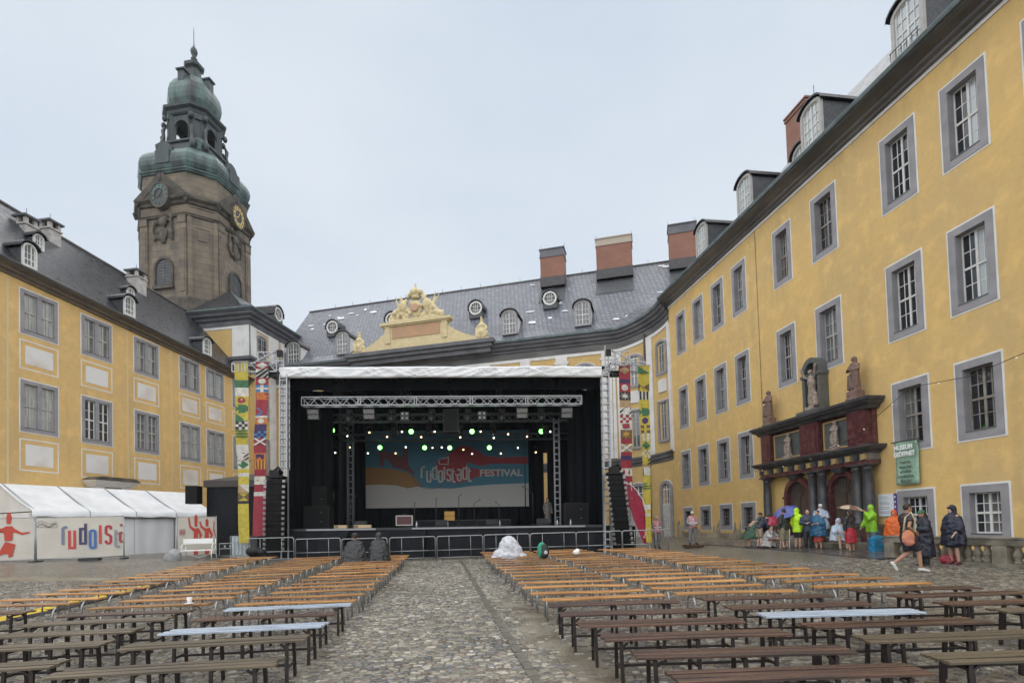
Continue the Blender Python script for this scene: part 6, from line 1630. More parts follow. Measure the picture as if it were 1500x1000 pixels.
# ---- flag banners beside the stage
def flag_banner(x, zt, w_, top_off, label, base, patches, tail=None, tilt=0.0, taper=1.0):
    """patches: list of (height, background, motif)"""
    C = dict(y=(.52, .42, .05), r=(.30, .022, .04), w=(.62, .60, .55), k=(.02, .022, .025), g=(.04, .15, .06), b=(.06, .20, .42), n=(.045, .025, .10), o=(.52, .16, .03), t=(.40, .27, .14), br=(.14, .085, .05), gd=(.55, .33, .04))
    def cm(c): return cloth('flag_' + c, C[c], .65)
    t = stg('flag_banner', label, 'banner', 'long patchwork flag banners', (x, -.55, zt))
    z = 0.0
    for hgt, bgc, motif in patches:
        f = MB(); k0 = 1 - (1 - taper) * (-z / 8.3); w0 = w_ * k0
        nx = 4
        def yy(a, zz): return .05 * math.sin(zz * 1.3 + x) + .03 * math.sin(a * 5 + zz * 2)
        def X(a, zz): return a * w0 + tilt * zz
        vs = [(X(-.5 + i / nx, zz), yy(i / nx, zz), zz) for zz in (z, z - hgt / 2, z - hgt) for i in range(nx + 1)]
        f.add(vs, [(r * 5 + i, r * 5 + i + 1, (r + 1) * 5 + i + 1, (r + 1) * 5 + i) for r in range(2) for i in range(nx)], 0, True)
        mats = [cm(bgc)]
        def shape(pts, c):
            if cm(c) not in mats: mats.append(cm(c))
            P = [(X(a - .5, z - hgt * b_), yy(a, z - hgt * b_) - .012, z - hgt * b_) for a, b_ in pts]
            f.add(P + [(p[0], p[1] + .006, p[2]) for p in P], [tuple(range(len(P))), tuple(reversed(range(len(P), 2 * len(P))))], mats.index(cm(c)))
        if motif:
            mtype, c = motif[0], motif[1]
            if mtype == 'dot': shape([(.5 + .3 * math.cos(a * .524), .5 + .36 * math.sin(a * .524)) for a in range(12)], c)
            if mtype == 'diamond': shape([(.5, .02), (.98, .5), (.5, .98), (.02, .5)], c)
            if mtype == 'saltire':
                shape([(0, 0), (.14, 0), (1, .86), (1, 1), (.86, 1), (0, .14)], c); shape([(1, 0), (1, .14), (.14, 1), (0, 1), (0, .86), (.86, 0)], c)
            if mtype == 'cross': shape([(.38, 0), (.62, 0), (.62, 1), (.38, 1)], c); shape([(0, .38), (.37, .38), (.37, .62), (0, .62)], c); shape([(.63, .38), (1, .38), (1, .62), (.63, .62)], c)
            if mtype == 'vbars':
                for i in range(motif[2]): shape([((i + .25) / motif[2], 0), ((i + .75) / motif[2], 0), ((i + .75) / motif[2], 1), ((i + .25) / motif[2], 1)], c)
            if mtype == 'hbars':
                for i in range(motif[2]): shape([(0, (i + .25) / motif[2]), (1, (i + .25) / motif[2]), (1, (i + .75) / motif[2]), (0, (i + .75) / motif[2])], c)
            if mtype == 'diag':
                for i in range(4):
                    o = i * .5 - .5
                    q = []
                    for a, b_ in ((max(0, o), 1 - max(0, -o) if False else min(1, 1 - 0)),): pass
                    l0 = [(max(0.0, o), min(1.0, 1 + min(0, o))), (min(1.0, o + 1), max(0.0, o))]
                    l1 = [(min(1.0, o + 1.25), max(0.0, o + .25)), (max(0.0, o + .25), min(1.0, 1 + min(0, o + .25)))]
                    pts = l0 + l1
                    if len({(round(p[0], 3), round(p[1], 3)) for p in pts}) >= 3: shape(pts, c)
            if mtype == 'check':
                for i in range(4):
                    for j in range(3):
                        if (i + j) % 2 == 0: shape([(i / 4, j / 3), ((i + 1) / 4, j / 3), ((i + 1) / 4, (j + 1) / 3), (i / 4, (j + 1) / 3)], c)
            if mtype == 'tri': shape([(0, 0), (.5, .5), (0, 1)], c); shape([(1, 0), (1, 1), (.5, .5)], c)
            if mtype == 'hour': shape([(0, 0), (1, 0), (.5, .5)], c); shape([(.5, .5), (1, 1), (0, 1)], c)
            if mtype == 'half': shape([(0, 0), (1, 1), (0, 1)], c)
            if mtype == 'wedge': shape([(1, .1), (1, .9), (.15, .5)], c)
            if mtype == 'box': shape([(.2, .15), (.8, .15), (.8, .8), (.2, .8)], c)
            if mtype == 'star':
                shape([(.5 + (.5 if a % 2 == 0 else .16) * math.cos(a * math.pi / 8), .5 + (.5 if a % 2 == 0 else .16) * math.sin(a * math.pi / 8)) for a in range(16)], c)
        o = f.build('patch', mats, t); z -= hgt
    r = MB(); r.tube([(-w_ / 2 - .05, 0, .02), (w_ / 2 + .05, 0, .02)], .025, 6); r.build('rod', M['alu'], t)
    return t
flag_banner(-9.98, 9.85, .66, 0, 'yellow and green patchwork flag banner at far left of the stage', 'y',
    [(.45, 'w', ('vbars', 'y', 4)), (.42, 'y', None), (.38, 'g', None), (.42, 'w', None), (.42, 'y', ('dot', 'r')), (.42, 'g', ('saltire', 'y')), (.42, 'y', ('half', 'g')), (.38, 'w', ('check', 'k')), (.42, 'y', ('hbars', 'g', 3)), (.32, 'y', None), (.40, 'w', None), (.36, 'w', ('diag', 'br')), (.42, 'w', ('diamond', 'g')), (.2, 'y', None), (.18, 'w', None), (.38, 'y', None), (.4, 'w', ('half', 't')), (.4, 'y', ('tri', 'br')), (.14, 'k', None), (1.9, 'y', None)], tilt=-.02, taper=.72)
flag_banner(-8.95, 9.85, .60, 0, 'red and blue patchwork flag banner nearest the left stage tower', 'r',
    [(.34, 'r', ('diamond', 'w')), (.42, 'w', ('diag', 'k')), (.36, 'r', ('dot', 'w')), (.36, 'b', ('cross', 'w')), (.36, 'o', ('hbars', 'r', 2)), (.4, 'r', None), (.4, 'r', ('hour', 'b')), (.1, 'w', None), (.32, 'o', ('dot', 'w')), (.34, 'n', None), (.34, 'b', ('check', 'n')), (.36, 'r', ('saltire', 'w')), (.38, 'r', None), (.36, 'o', ('box', 'n')), (.42, 'r', ('vbars', 'gd', 4)), (.34, 'r', None), (.4, 'w', ('wedge', 'o')), (.36, 'r', None), (.2, 'w', None), (1.95, 'r', None)], tilt=.02, taper=.95)
flag_banner(8.95, 9.6, .58, 0, 'red and white patchwork flag banner nearest the right stage tower', 'r',
    [(.42, 'r', ('diamond', 't')), (.24, 'r', None), (.2, 'n', None), (.45, 'r', ('dot', 'w')), (.42, 'k', ('star', 'w')), (.36, 't', None), (.4, 'w', ('diag', 'k')), (.38, 'w', ('check', 'r')), (.36, 'w', ('box', 'r')), (.44, 'br', ('star', 'gd')), (.26, 'r', None), (.4, 't', ('saltire', 'w')), (.18, 'r', None), (.24, 'n', None), (.4, 'r', None), (.38, 'w', ('box', 'r')), (.3, 'r', None), (.42, 'r', ('vbars', 'w', 3)), (.42, 'r', ('hour', 't')), (.5, 'r', None)], tilt=-.0, taper=.97)
flag_banner(9.9, 9.6, .60, 0, 'yellow and green patchwork flag banner at far right of the stage', 'y',
    [(.38, 'y', ('half', 'g')), (.5, 'y', None), (.4, 'y', ('tri', 'br')), (.42, 'w', ('vbars', 'k', 3)), (.42, 'y', ('box', 'y')), (.42, 'g', ('saltire', 'y')), (.45, 'y', ('dot', 'n')), (.42, 'br', ('cross', 'y')), (.4, 'y', ('vbars', 'w', 2)), (.42, 'y', ('diamond', 'g')), (.4, 'w', ('check', 'y')), (.36, 'y', ('diag', 'k')), (.12, 't', None), (.4, 'w', ('half', 'g')), (.35, 'y', None), (.36, 'y', ('hbars', 'g', 3)), (.75, 'y', None), (.25, 'w', None), (.2, 'y', None), (.14, 'w', None), (1.3, 'y', None)], tilt=-.01, taper=.42)
# ------------------------------------------------------------------ tent, fences, barriers
def tent():
    A = Vector((-22.8, 26.0, 0)); d = Vector((.355, .935, 0)).normalized()
    t = thing('marquee_tent', 'white party tent with pitched roof along the left wall', 'tent', (A.x, A.y, gz(A.x, A.y) - .05), math.atan2(d.y, d.x))
    L = 9.6; n = 4; ez, rz, hw = 2.45, 3.85, 2.5; bay = L / n
    for k in range(n):
        b = MB(); x0, x1 = k * bay + (.015 if k else -.15), (k + 1) * bay - .015 + (.3 if k == n - 1 else 0)
        rows = []
        for j, (y, z) in enumerate(((-.2, ez - .32), (-.16, ez - .05), (-.05, ez + .05), (hw * .33, ez + .43 * 1.0), (hw * .66, ez + .9), (hw, rz))):
            r = []
            for i in range(9):
                f = i / 8; sag = -.06 * math.sin(math.pi * f) if 2 <= j <= 4 else 0
                r.append((x0 + (x1 - x0) * f, y, z + sag + (.03 * math.sin(f * 9 + k) if j == 0 else 0)))
            rows.append(r)
        b.rings(rows, 0, True, False, False)
        b.add([(x0, hw, rz), (x1, hw, rz), (x1, 2 * hw, ez), (x0, 2 * hw, ez)], [(0, 1, 2, 3)])
        o = b.build('roof_panel', M['tarp'], t)
        w = MB(); curtain(w, x0, .02, x1, .02, -.35 if k != 2 else .05, ez - .1, .03, .9 if k > 1 else 1.4, seed=k + 3); w.build('wall_panel', M['tarp_side'], t)
        s = MB(); s.tube([(k * bay, -.03, ez - .2), (k * bay, -.03, ez + .04), (k * bay, hw, rz + .02)], .03, 6); s.build('seam', flat('grey_seam', (.42, .43, .45), .5), t)
        p = MB(); p.box(k * bay - .04, k * bay + .04, .06, .14, -.3, ez); p.build('post', M['galv'], t)
    g = MB(); g.poly([(-.02, 0, ez - .05), (-.02, 2 * hw, ez - .05), (-.02, hw, rz - .03)], (.03, 0, 0)); g.box(-.03, -.01, 0, 2 * hw, -.3, ez - .1); g.build('gable_panel', M['tarp_side'], t)
    e = MB(); e.poly([(L + .1, 0, ez - .05), (L + .1, 2 * hw, ez - .05), (L + .1, hw, rz - .03)], (.03, 0, 0)); e.box(L + .1, L + .13, 0, 2 * hw, -.3, ez); e.build('gable_panel', M['tarp_side'], t)
    r = MB(); r.box(0, L, -.04, .0, ez - .42, ez - .38); r.build('eaves_bar', M['galv'], t)
tent()

def fence(a, b, label, zt, deco):
    A = Vector((a[0], a[1], 0)); B = Vector((b[0], b[1], 0)); d = B - A; L = d.length
    z = (gz(*a) + gz(*b)) / 2
    t = thing('banner_fence', label, 'fence', (A.x, A.y, z), math.atan2(d.y, d.x), 'site fences with printed banners')
    f = MB()
    for x in (.02, L - .02): f.tube([(x, 0, -.05), (x, 0, zt + .05)], .022, 8)
    for zz in (.12, zt + .02): f.tube([(.02, 0, zz), (L - .02, 0, zz)], .02, 8)
    f.build('frame', M['galv'], t)
    for x in (.02, L - .02):
        k = MB(); k.poly([(x - .12, -.35, -.08), (x + .12, -.35, -.08), (x + .1, -.3, .06), (x - .1, -.3, .06)], (0, .7, 0)); k.build('foot', M['black_rubber'], t)
    c = MB(); n = 12
    rows = [[(.05 + (L - .1) * i / n, -.03 - .012 * math.sin(i * 1.3 + zz), zz + (.0)) for i in range(n + 1)] for zz in (.16, .6, 1.2, zt)]
    c.rings(rows, 0, True, False, False); c.build('banner', M['mesh_banner'], t)
    deco(t, L, zt)
    return t
red = flat('figure_red', (.46, .055, .03), .6)
def figure(t, pts_list, m=red, y=-.055, name='printed_figure'):
    b = MB()
    for pts in pts_list: b.poly([(x, y, z) for x, z in pts], (0, -.003, 0))
    fix_normals(b.build(name, m, t))
def deco1(t, L, zt):
    x = L - .98
    figure(t, [[(x - .09, 1.72), (x + .06, 1.72), (x + .12, 2.02), (x + .06, 2.2), (x - .04, 2.22), (x - .1, 2.0)], [(x - .28, 1.52), (x - .1, 1.62), (x + .12, 1.62), (x + .22, 1.5), (x + .5, 1.32), (x + .78, 1.36), (x + .8, 1.3), (x + .5, 1.22), (x + .16, 1.36), (x + .12, .98), (x - .16, .98), (x - .2, 1.4), (x - .6, 1.45), (x - .75, 1.62), (x - .8, 1.55), (x - .62, 1.36)], [(x - .14, .94), (x + .1, .86), (x + .24, .82), (x + .12, .3), (x - .02, .24), (x - .02, .4), (x - .22, .42), (x - .45, .28), (x - .32, .6)]])
def scribble(t, x0, z0, s):
    b = MB(); rr = random.Random(4)
    for k in range(16):
        x = x0 + k * .07 * s; z = z0 + .10 * math.sin(k * .55) * s
        b.ribbon([(x + i * .03 * s, z + rr.uniform(-.06, .06) * s) for i in range(5)], .014, lambda a, c: (a, -.056, c), (0, -.002, 0))
    b.ribbon([(x0 + k * .08 * s, z0 + .2 * s + .1 * math.sin(k * .5) * s) for k in range(15)], .012, lambda a, c: (a, -.057, c), (0, -.002, 0)); b.ribbon([(x0 - .05, z0 + .12 * s), (x0 - .02, z0 - .1 * s), (x0 + 1.1 * s, z0 - .16 * s), (x0 + 1.2 * s, z0 - .0)], .012, lambda a, c: (a, -.057, c), (0, -.002, 0))
    b.build('drawn_notes', flat('ink', (.03, .03, .032), .6), t)
def deco2(t, L, zt):
    scribble(t, -.28, 1.62, .8) if False else scribble(t, .06, 1.62, .62)
    cols = [(.16, .19, .30), (.52, .05, .05), (.055, .045, .12), (.05, .14, .38), (.52, .06, .06), (.38, .03, .05), (.25, .25, .28), (.33, .05, .05)]
    xs = [.98, 1.22, 1.62, 1.98, 2.36, 2.58, 2.95, 3.12]; of = [.02, -.13, .05, -.16, .02, .02, -.15, .08]; sc_ = .80
    W = [.12, .19, .19, .19, 0, .18, .13, .1]
    G = ['r', 'u', 'd', 'o', 'l', 's', 't', 'a']
    for i, ch in enumerate(G):
        b = MB(); x = xs[i]; z0 = .72 + of[i]; w = W[i]; h = .78
        f = {'r': [[(0, 0), (0, h - .06), (.06, h), (w + .04, h)]], 'u': [[(0, h), (0, .0), (w, .0), (w, h)]], 'd': [[(w, h + .12), (w, 0), (0, 0), (0, h - .12), (w - .03, h - .12)]], 'o': [[(0, .05), (0, h - .05), (.05, h), (w - .05, h), (w, h - .05), (w, .05), (w - .05, 0), (.05, 0), (0, .05)]], 'l': [[(0, 0), (0, h + .06)]],
             's': [[(w, h - .15), (w, h - .03), (w - .05, h), (.05, h), (0, h - .05), (0, h * .6), (.05, h * .52), (w - .05, h * .48), (w, h * .4), (w, .05), (w - .05, 0), (.05, 0), (0, .05), (0, .14)]], 't': [[(0, h), (0, .05), (.05, 0), (w + .04, 0)], [(-.02, h * .8), (w, h * .8)]], 'a': [[(w, h), (0, h - .04)], [(w, h * .52), (.02, h * .52), (0, h * .45), (0, .06), (.04, 0), (w, 0)]]}[ch]
        for k, st in enumerate(f):
            b = MB(); b.ribbon([(x + px, z0 + pz) for px, pz in st], .105, lambda a, c, k=k: (a, -.056 - .002 * k, c), (0, -.002, 0))
            b.build('letter', flat('letter_%d' % i, cols[i], .6), t)
def deco3(t, L, zt):
    for x, s in ((.82, 1.0), (1.3, .9)):
        figure(t, [[(x - .06, 1.52), (x + .06, 1.52), (x + .07, 1.9 * s + .1), (x, 2.06 * s + .06), (x - .07, 1.9 * s + .1)], [(x - .34, 1.95 * s), (x - .28, 1.97 * s), (x - .22, 1.55), (x - .05, 1.42), (x + .12, 1.46), (x + .26, 1.1), (x + .12, .78), (x + .06, .8), (x + .16, 1.08), (x + .08, 1.24), (x + .08, .78), (x - .12, .78), (x - .1, 1.28), (x - .28, 1.48)], [(x - .11, .42), (x + .08, .42), (x + .07, .16), (x - .11, .16)]])
    figure(t, [[(L - .16, 1.75), (L - .11, 1.8), (L - .14, 1.4), (L - .07, 1.05), (L - .07, .95), (L - .18, 1.3)]])
    b = MB(); rr = random.Random(9)
    for k in range(7):
        x, z = .1 + k * .035, 1.2 + rr.uniform(-.05, .05); b.ribbon([(x, z), (x + .03, z + .22), (x + .06, z), (x + .02, z - .08)], .016, lambda a, c, k=k: (a, -.055 - .0005 * k, c), (0, -.002, 0))
    b.build('drawn_notes', flat('pink_ink', (.35, .12, .14), .6), t)
fence((-24.3, 23.5), (-21.07, 24.12), 'beige fence banner with one red dancing figure at far left', 1.95, deco1)
fence((-21.07, 24.14), (-18.05, 25.4), 'beige fence banner with coloured rudolsta lettering', 1.95, deco2)
fence((-16.0, 26.0), (-14.72, 27.2), 'beige fence banner with two red dancers beside the black tent', 1.98, deco3)

bt = stg('black_tent', 'black side tent with brownish roof left of the stage', 'tent', None, (0, 0, 0))
def black_tent():
    x0, x1, y0, y1 = -13.0, -9.2, 2.2, 6.0
    b = MB(); curtain(b, x0, y0, x1, y0, .1, 4.2, .05, .9, seed=21); b.box(x0, x0 + .03, y0, y1, .1, 4.2); b.box(x1 - .03, x1, y0, y1, .1, 4.2); b.build('wall_panel', M['stage_black'], bt)
    b = MB(); e = .12
    c = ((x0 + x1) / 2, (y0 + y1) / 2, 4.85)
    b.add([(x0 - e, y0 - e, 4.3), (x1 + e, y0 - e, 4.3), (x1 + e, y1 + e, 4.3), (x0 - e, y1 + e, 4.3), c], [(0, 1, 4), (1, 2, 4), (2, 3, 4), (3, 0, 4)])
    b.add([(x0 - e, y0 - e, 3.95), (x1 + e, y0 - e, 3.95), (x1 + e, y0 - e, 4.3), (x0 - e, y0 - e, 4.3)], [(0, 1, 2, 3)]); b.add([(x0 - e, y1, 3.95), (x0 - e, y0 - e, 3.95), (x0 - e, y0 - e, 4.3), (x0 - e, y1, 4.3)], [(0, 1, 2, 3)])
    b.build('canopy', flat('brown_black_canvas', (.055, .042, .036), .5, c2=(.035, .03, .028), ns=1.5, bump=.4, bs=2), bt)
black_tent()
o = stg('speaker', 'black box speaker hanging at the left corner of the black tent', 'speaker', None, (-13.5, 1.9, 3.05)); b = MB(); b.box(-.3, .28, -.3, .3, 0, .95); b.build('cabinet', M['pa'], o); b = MB(); b.box(-.26, .24, -.315, -.3, .05, .9); b.build('grille', M['pa_grille'], o)

# barriers
def barrier_meshes():
    w, h, r = 2.12, 1.08, .1
    pts = [(-w / 2, 0, .03)]
    pts += [(-w / 2, 0, h - r)] + [(-w / 2 + r - r * math.cos(a), 0, h - r + r * math.sin(a)) for a in (.4, .8, 1.2)] + [(-w / 2 + r, 0, h)]
    pts = pts + [(-x, y, z) for x, y, z in reversed(pts)]
    f = MB(); f.tube(pts, .021, 8); m = MB(); m.tube([(-w / 2, 0, .44), (w / 2, 0, .44)], .017, 8); m.tube([(-w / 2, 0, .1), (w / 2, 0, .1)], .015, 8)
    u = MB(); u.tube([(0, 0, .1), (0, 0, h - .01)], .013, 6)
    ft = MB(); ft.tube([(0, -.28, .02), (0, .28, .02)], .02, 6)
    return f.mesh('frame', M['galv']), m.mesh('rail', M['galv']), u.mesh('upright', M['galv']), ft.mesh('foot', M['galv'])
bf, br_, bu, bfo = barrier_meshes()
BX = [-11.25, -9.1, -6.9, -4.69, -2.47, -.29, 1.87, 4.02, 6.15]
names = ('far left', 'second from left', 'third from left behind the ponchos', 'fourth from left, right of the ponchos', 'centre left of the aisle end', 'behind the white covered sitter', 'behind the green backpack', 'second from right by the right speakers', 'far right by the red feather flag')
for k, x in enumerate(BX):
    y = 25.45 + (.05 if k % 2 else -.04)
    o = thing('crowd_barrier', f'galvanised crowd barrier before the stage, {names[k]}', 'barrier', (x, y, gz(x, y)), R(rnd.uniform(-1.5, 1.5)), 'crowd barriers before the stage')
    inst('frame', bf, o); inst('rail', br_, o)
    for u in (-.5, .5): inst('upright', bu, o, (u, 0, 0))
    for u in (-.9, .9): inst('foot', bfo, o, (u, 0, 0))

# items left of the stage
def on_ground(name, label, cat, x, y, rz=0, group=None, dz=0): return thing(name, label, cat, (x, y, gz(x, y) + dz), rz, group)
o = on_ground('flight_case', 'black flight case with metal edges before the black tent', 'case', -14.3, 27.6)
b = MB(); b.box(-.38, .38, -.25, .25, .06, .72); b.build('body', M['pa'], o)
b = MB(); t = .04
for z in (.06, .68, .42): b.box(-.4, .4, -.27, -.23, z, z + t)
for x in (-.4, .36): b.box(x, x + t, -.272, -.228, .06, .72)
for x in (-.15, .12): b.box(x, x + .09, -.275, -.25, .5, .6)
b.build('edging', M['galv'], o)
b = MB()
for x in (-.3, .3): b.lathe([(.05, 0), (.05, .06)], 8, (x, -.2, 0))
b.build('castor', M['black_rubber'], o)
o = on_ground('water_tank', 'grey white water tank in a metal cage beside the first barrier', 'tank', -13.35, 27.2)
b = MB(); b.box(-.44, .44, -.4, .4, .15, 1.08); 
for i in range(5): b.box(-.4 + i * .18, -.31 + i * .18, -.425, -.4, .2, 1.02)
b.build('tank', flat('tank_plastic', (.48, .54, .56), .35, c2=(.36, .42, .44), ns=3), o)
b = MB()
for i in range(6): b.bar((-.47 + i * .188, -.46, .12), (-.47 + i * .188, -.46, 1.12), .02)
for z in (.15, .5, .8, 1.1): b.bar((-.48, -.46, z), (.48, -.46, z), .02)
b.build('cage', M['galv'], o); b = MB(); b.box(-.5, .5, -.48, .45, 0, .12); b.build('pallet', M['galv'], o)
o = on_ground('garden_bench', 'white ornamental metal bench before the dancer banner', 'bench', -14.55, 25.3, R(8))
b = MB(); b.box(-.72, .72, -.25, .22, .42, .47); b.build('seat', flat('white_lacquer', (.75, .75, .74), .4), o)
b = MB(); b.box(-.75, .55, .2, .24, .78, .98); b.box(-.75, .55, .2, .24, .74, .77); b.build('backrest', M['white_lacquer'], o)
for s in (-.66, .66):
    b = MB(); b.tube([(s, .22, .95), (s, .24, .5), (s, .3, .02)], .022, 6); b.tube([(s, -.22, .45), (s, -.3, .25), (s, -.24, .02)], .022, 6)
    b.tube([(s, .24, .62), (s, .1, .74), (s, -.1, .72), (s, -.24, .6), (s, -.22, .5), (s, -.12, .5), (s, -.1, .58), (s, -.16, .62)], .02, 6); b.build('side_frame', M['white_lacquer'], o)
b = MB(); b.tube([(-.66, .1, .3), (0, .0, .12), (.66, .1, .3)], .018, 6); b.build('brace', M['white_lacquer'], o)
o = on_ground('grey_cover', 'grey tarpaulin heap beside the white bench', 'tarpaulin', -15.35, 24.7); lumps('cloth', [('b', (0, 0, .15), (.35, .3, .38)), ('b', (-.2, .1, .1), (.3, .3, .25))], cloth('tarp_grey', (.33, .33, .34)), .05, o, disp=.08, ds=.2)
o = on_ground('cable_ramp', 'yellow and grey rubber cable ramp between the left benches', 'cable ramp', -10.3, 12.0)
P = [Vector((-9.95, 8.6)), Vector((-10.2, 10.9)), Vector((-10.55, 14.0)), Vector((-10.7, 16.6))]
for a, c in zip(P, P[1:]):
    d = c - a; L = d.length; n = int(L / .9)
    for k in range(n):
        q = a + d * ((k + .5) / n) - Vector((o.location.x, o.location.y)); wz = gz(q.x + o.location.x, q.y + o.location.y) - o.location.z
        for nm, y0, y1, m, z0, z1 in (('ramp', -.24, .24, M['black_rubber'], 0, .035), ('lid', -.1, .1, M['yellow_paint'], .036, .06)):
            b = MB(); l = L / n / 2 - .01
            b.poly([(-l, y0 - .06, z0), (-l, y1 + .06, z0), (-l, y1, z1), (-l, y0, z1)], (2 * l, 0, 0)); b.build(nm, m, o, (q.x, q.y, wz + .02), (0, 0, math.atan2(d.y, d.x)))
o = on_ground('ballast_slab', 'dark flat rubber foot lying before the tent', 'slab', -18.5, 23.9, R(3), dz=.02); b = MB(); b.box(-.42, .42, -.13, .13, 0, .12); b.build('body', M['black_rubber'], o); b = MB(); b.box(-.12, .12, -.03, .03, .12, .125); b.build('slot', M['pa'], o)
o = on_ground('camera_rig', 'black wrapped camera tripod base in front of the left barriers', 'tripod', -11.2, 23.6); lumps('body', [('b', (0, 0, .55), (.35, .25, .22)), ('b', (.35, 0, .5), (.2, .2, .16)), ('t', [(0, 0, .5), (-.3, -.2, 0)], .03), ('t', [(0, 0, .5), (.3, -.2, 0)], .03), ('t', [(0, 0, .5), (0, .3, 0)], .03)], M['pa'], .03, o)

# feather flag right of the stage
o = thing('feather_flag', 'red feather flag with white lettering leaning beside the right speakers', 'flag', (6.35, 27.2, gz(6.35, 27.2)), R(8))
b = MB(); out = []; n = 12
for i in range(n + 1):
    f = i / n; out.append((-.62 + .95 * (f ** 2.2) * .0 + .62 * (1 - math.cos(f * 1.45)) * .95, 3.3 - 2.95 * math.sin(f * 1.45) ** 1.6 if False else 3.35 - 2.95 * f ** 1.35))
lft = [(-.62, 3.35), (-.52, 2.4), (-.32, 1.6), (-.05, .9), (.15, .4)]; rgt = [(.42, .35), (.42, 1.1), (.36, 1.8), (.18, 2.5), (-.12, 3.0), (-.4, 3.3)]
b.poly([(x, .012 * i, z) for i, (x, z) in enumerate(lft[::-1] + rgt[::-1][0:0] + [(-.4, 3.3), (-.12, 3.0), (.18, 2.5), (.36, 1.8), (.42, 1.1), (.42, .35)])], (0, .012, 0)); b.build('cloth', cloth('feather_red', (.38, .02, .065)), o)
b = MB(); b.tube([(.46, 0, 0), (.46, 0, 1.1), (.39, 0, 1.85), (.2, 0, 2.55), (-.12, 0, 3.06), (-.42, 0, 3.34), (-.63, 0, 3.4)], .022, 6); b.build('pole', M['paper'], o)
b = MB(); b.tube([(.1, 0, .02), (.8, 0, .02)], .03, 6); b.tube([(.46, -.35, .02), (.46, .35, .02)], .03, 6); b.build('base', M['galv'], o)
text('lettering', 'Festival', .2, M['paper'], o, (.26, -.03, .95), (R(90), R(-78), 0), .001)

# ------------------------------------------------------------------ benches
def pine_bench_meshes():
    out = []
    for v in range(5):
        rr = random.Random(v); b = MB(); L = 1.96
        n = 6
        for i in range(n):                                       # plank, very slightly bowed
            x0, x1 = -L / 2 + L * i / n, -L / 2 + L * (i + 1) / n
            z0, z1 = [.462 + .006 * math.sin((x + v) * 2.1) for x in (x0, x1)]
            w = .112
            vs = [(x0, -w, z0 - .03), (x0, w, z0 - .03), (x0, w + .004, z0 - .008), (x0, w - .006, z0), (x0, -w + .006, z0), (x0, -w - .004, z0 - .008)]
            vs += [(x1, y, z - z0 + z1) for _, y, z in vs]
            b.add(vs, [(k, (k + 1) % 6, 6 + (k + 1) % 6, 6 + k) for k in range(6)] + ([(5, 4, 3, 2, 1, 0)] if i == 0 else []) + ([(6, 7, 8, 9, 10, 11)] if i == n - 1 else []))
        o = b.mesh('plank', M['orange_wood']); out.append(o)
    l = MB()
    pts = [(0, -.19, 0), (0, -.185, .28)] + [(0, -.185 * math.cos(a), .28 + .14 * math.sin(a)) for a in (.35, .7, 1.05, 1.57, 2.09, 2.44, 2.79)] + [(0, .185, .28), (0, .19, 0)]
    l.tube(pts, .017, 8); l.box(-.025, .025, -.1, .1, .418, .431)
    br = MB(); br.bar((0, 0, .405), (.33, 0, .415), .014)
    return out, l.mesh('leg', M['galv']), br.mesh('brace', M['galv'])
PB_, PL_, PBR = pine_bench_meshes()
cnt = {}
def ordinal(n): return ('first', 'second', 'third', 'fourth', 'fifth', 'sixth', 'seventh', 'eighth', 'ninth', 'tenth', 'eleventh', 'twelfth', 'thirteenth', 'fourteenth', 'fifteenth', 'sixteenth', 'seventeenth', 'eighteenth', 'nineteenth', 'twentieth')[n]
def pine_bench(x, y, yaw, row, block):
    o = thing('pine_bench', f'orange pine bench, {ordinal(row)} row behind the dark benches, {block}', 'bench', (x, y, gz(x, y) - .005), yaw, 'orange pine benches')
    inst('plank', PB_[rnd.randrange(5)], o, (0, 0, 0), (0, 0, 0 if rnd.random() < .5 else math.pi))
    for s in (-.72, .72): inst('leg', PL_, o, (s, 0, 0)); inst('brace', PBR, o, (s, 0, 0), (0, 0, 0 if s < 0 else math.pi))
for block, xf, y0, yaw, n in (('block beside the aisle on the right', lambda y: 1.36 - .132 * (y - 8.8), 8.8, 1, 18), ('middle block on the right', lambda y: 3.55 - .134 * (y - 8.9), 8.95, 1, 18), ('outer block on the right', lambda y: 6.12 - .14 * (y - 9.2), 9.35, 0, 17),
                              ('block beside the aisle on the left', lambda y: -3.64 - .118 * (y - 9.2), 9.3, 4, 17), ('middle block on the left', lambda y: -6.15 - .122 * (y - 9.4), 9.35, 4, 17), ('outer block on the left', lambda y: -8.95 - .118 * (y - 10), 10.0, -1, 16)):
    for k in range(n):
        y = y0 + .775 * k + rnd.uniform(-.06, .06)
        pine_bench(xf(y) + rnd.uniform(-.07, .07), y, R(yaw + rnd.uniform(-1.6, 1.6)), k, block)

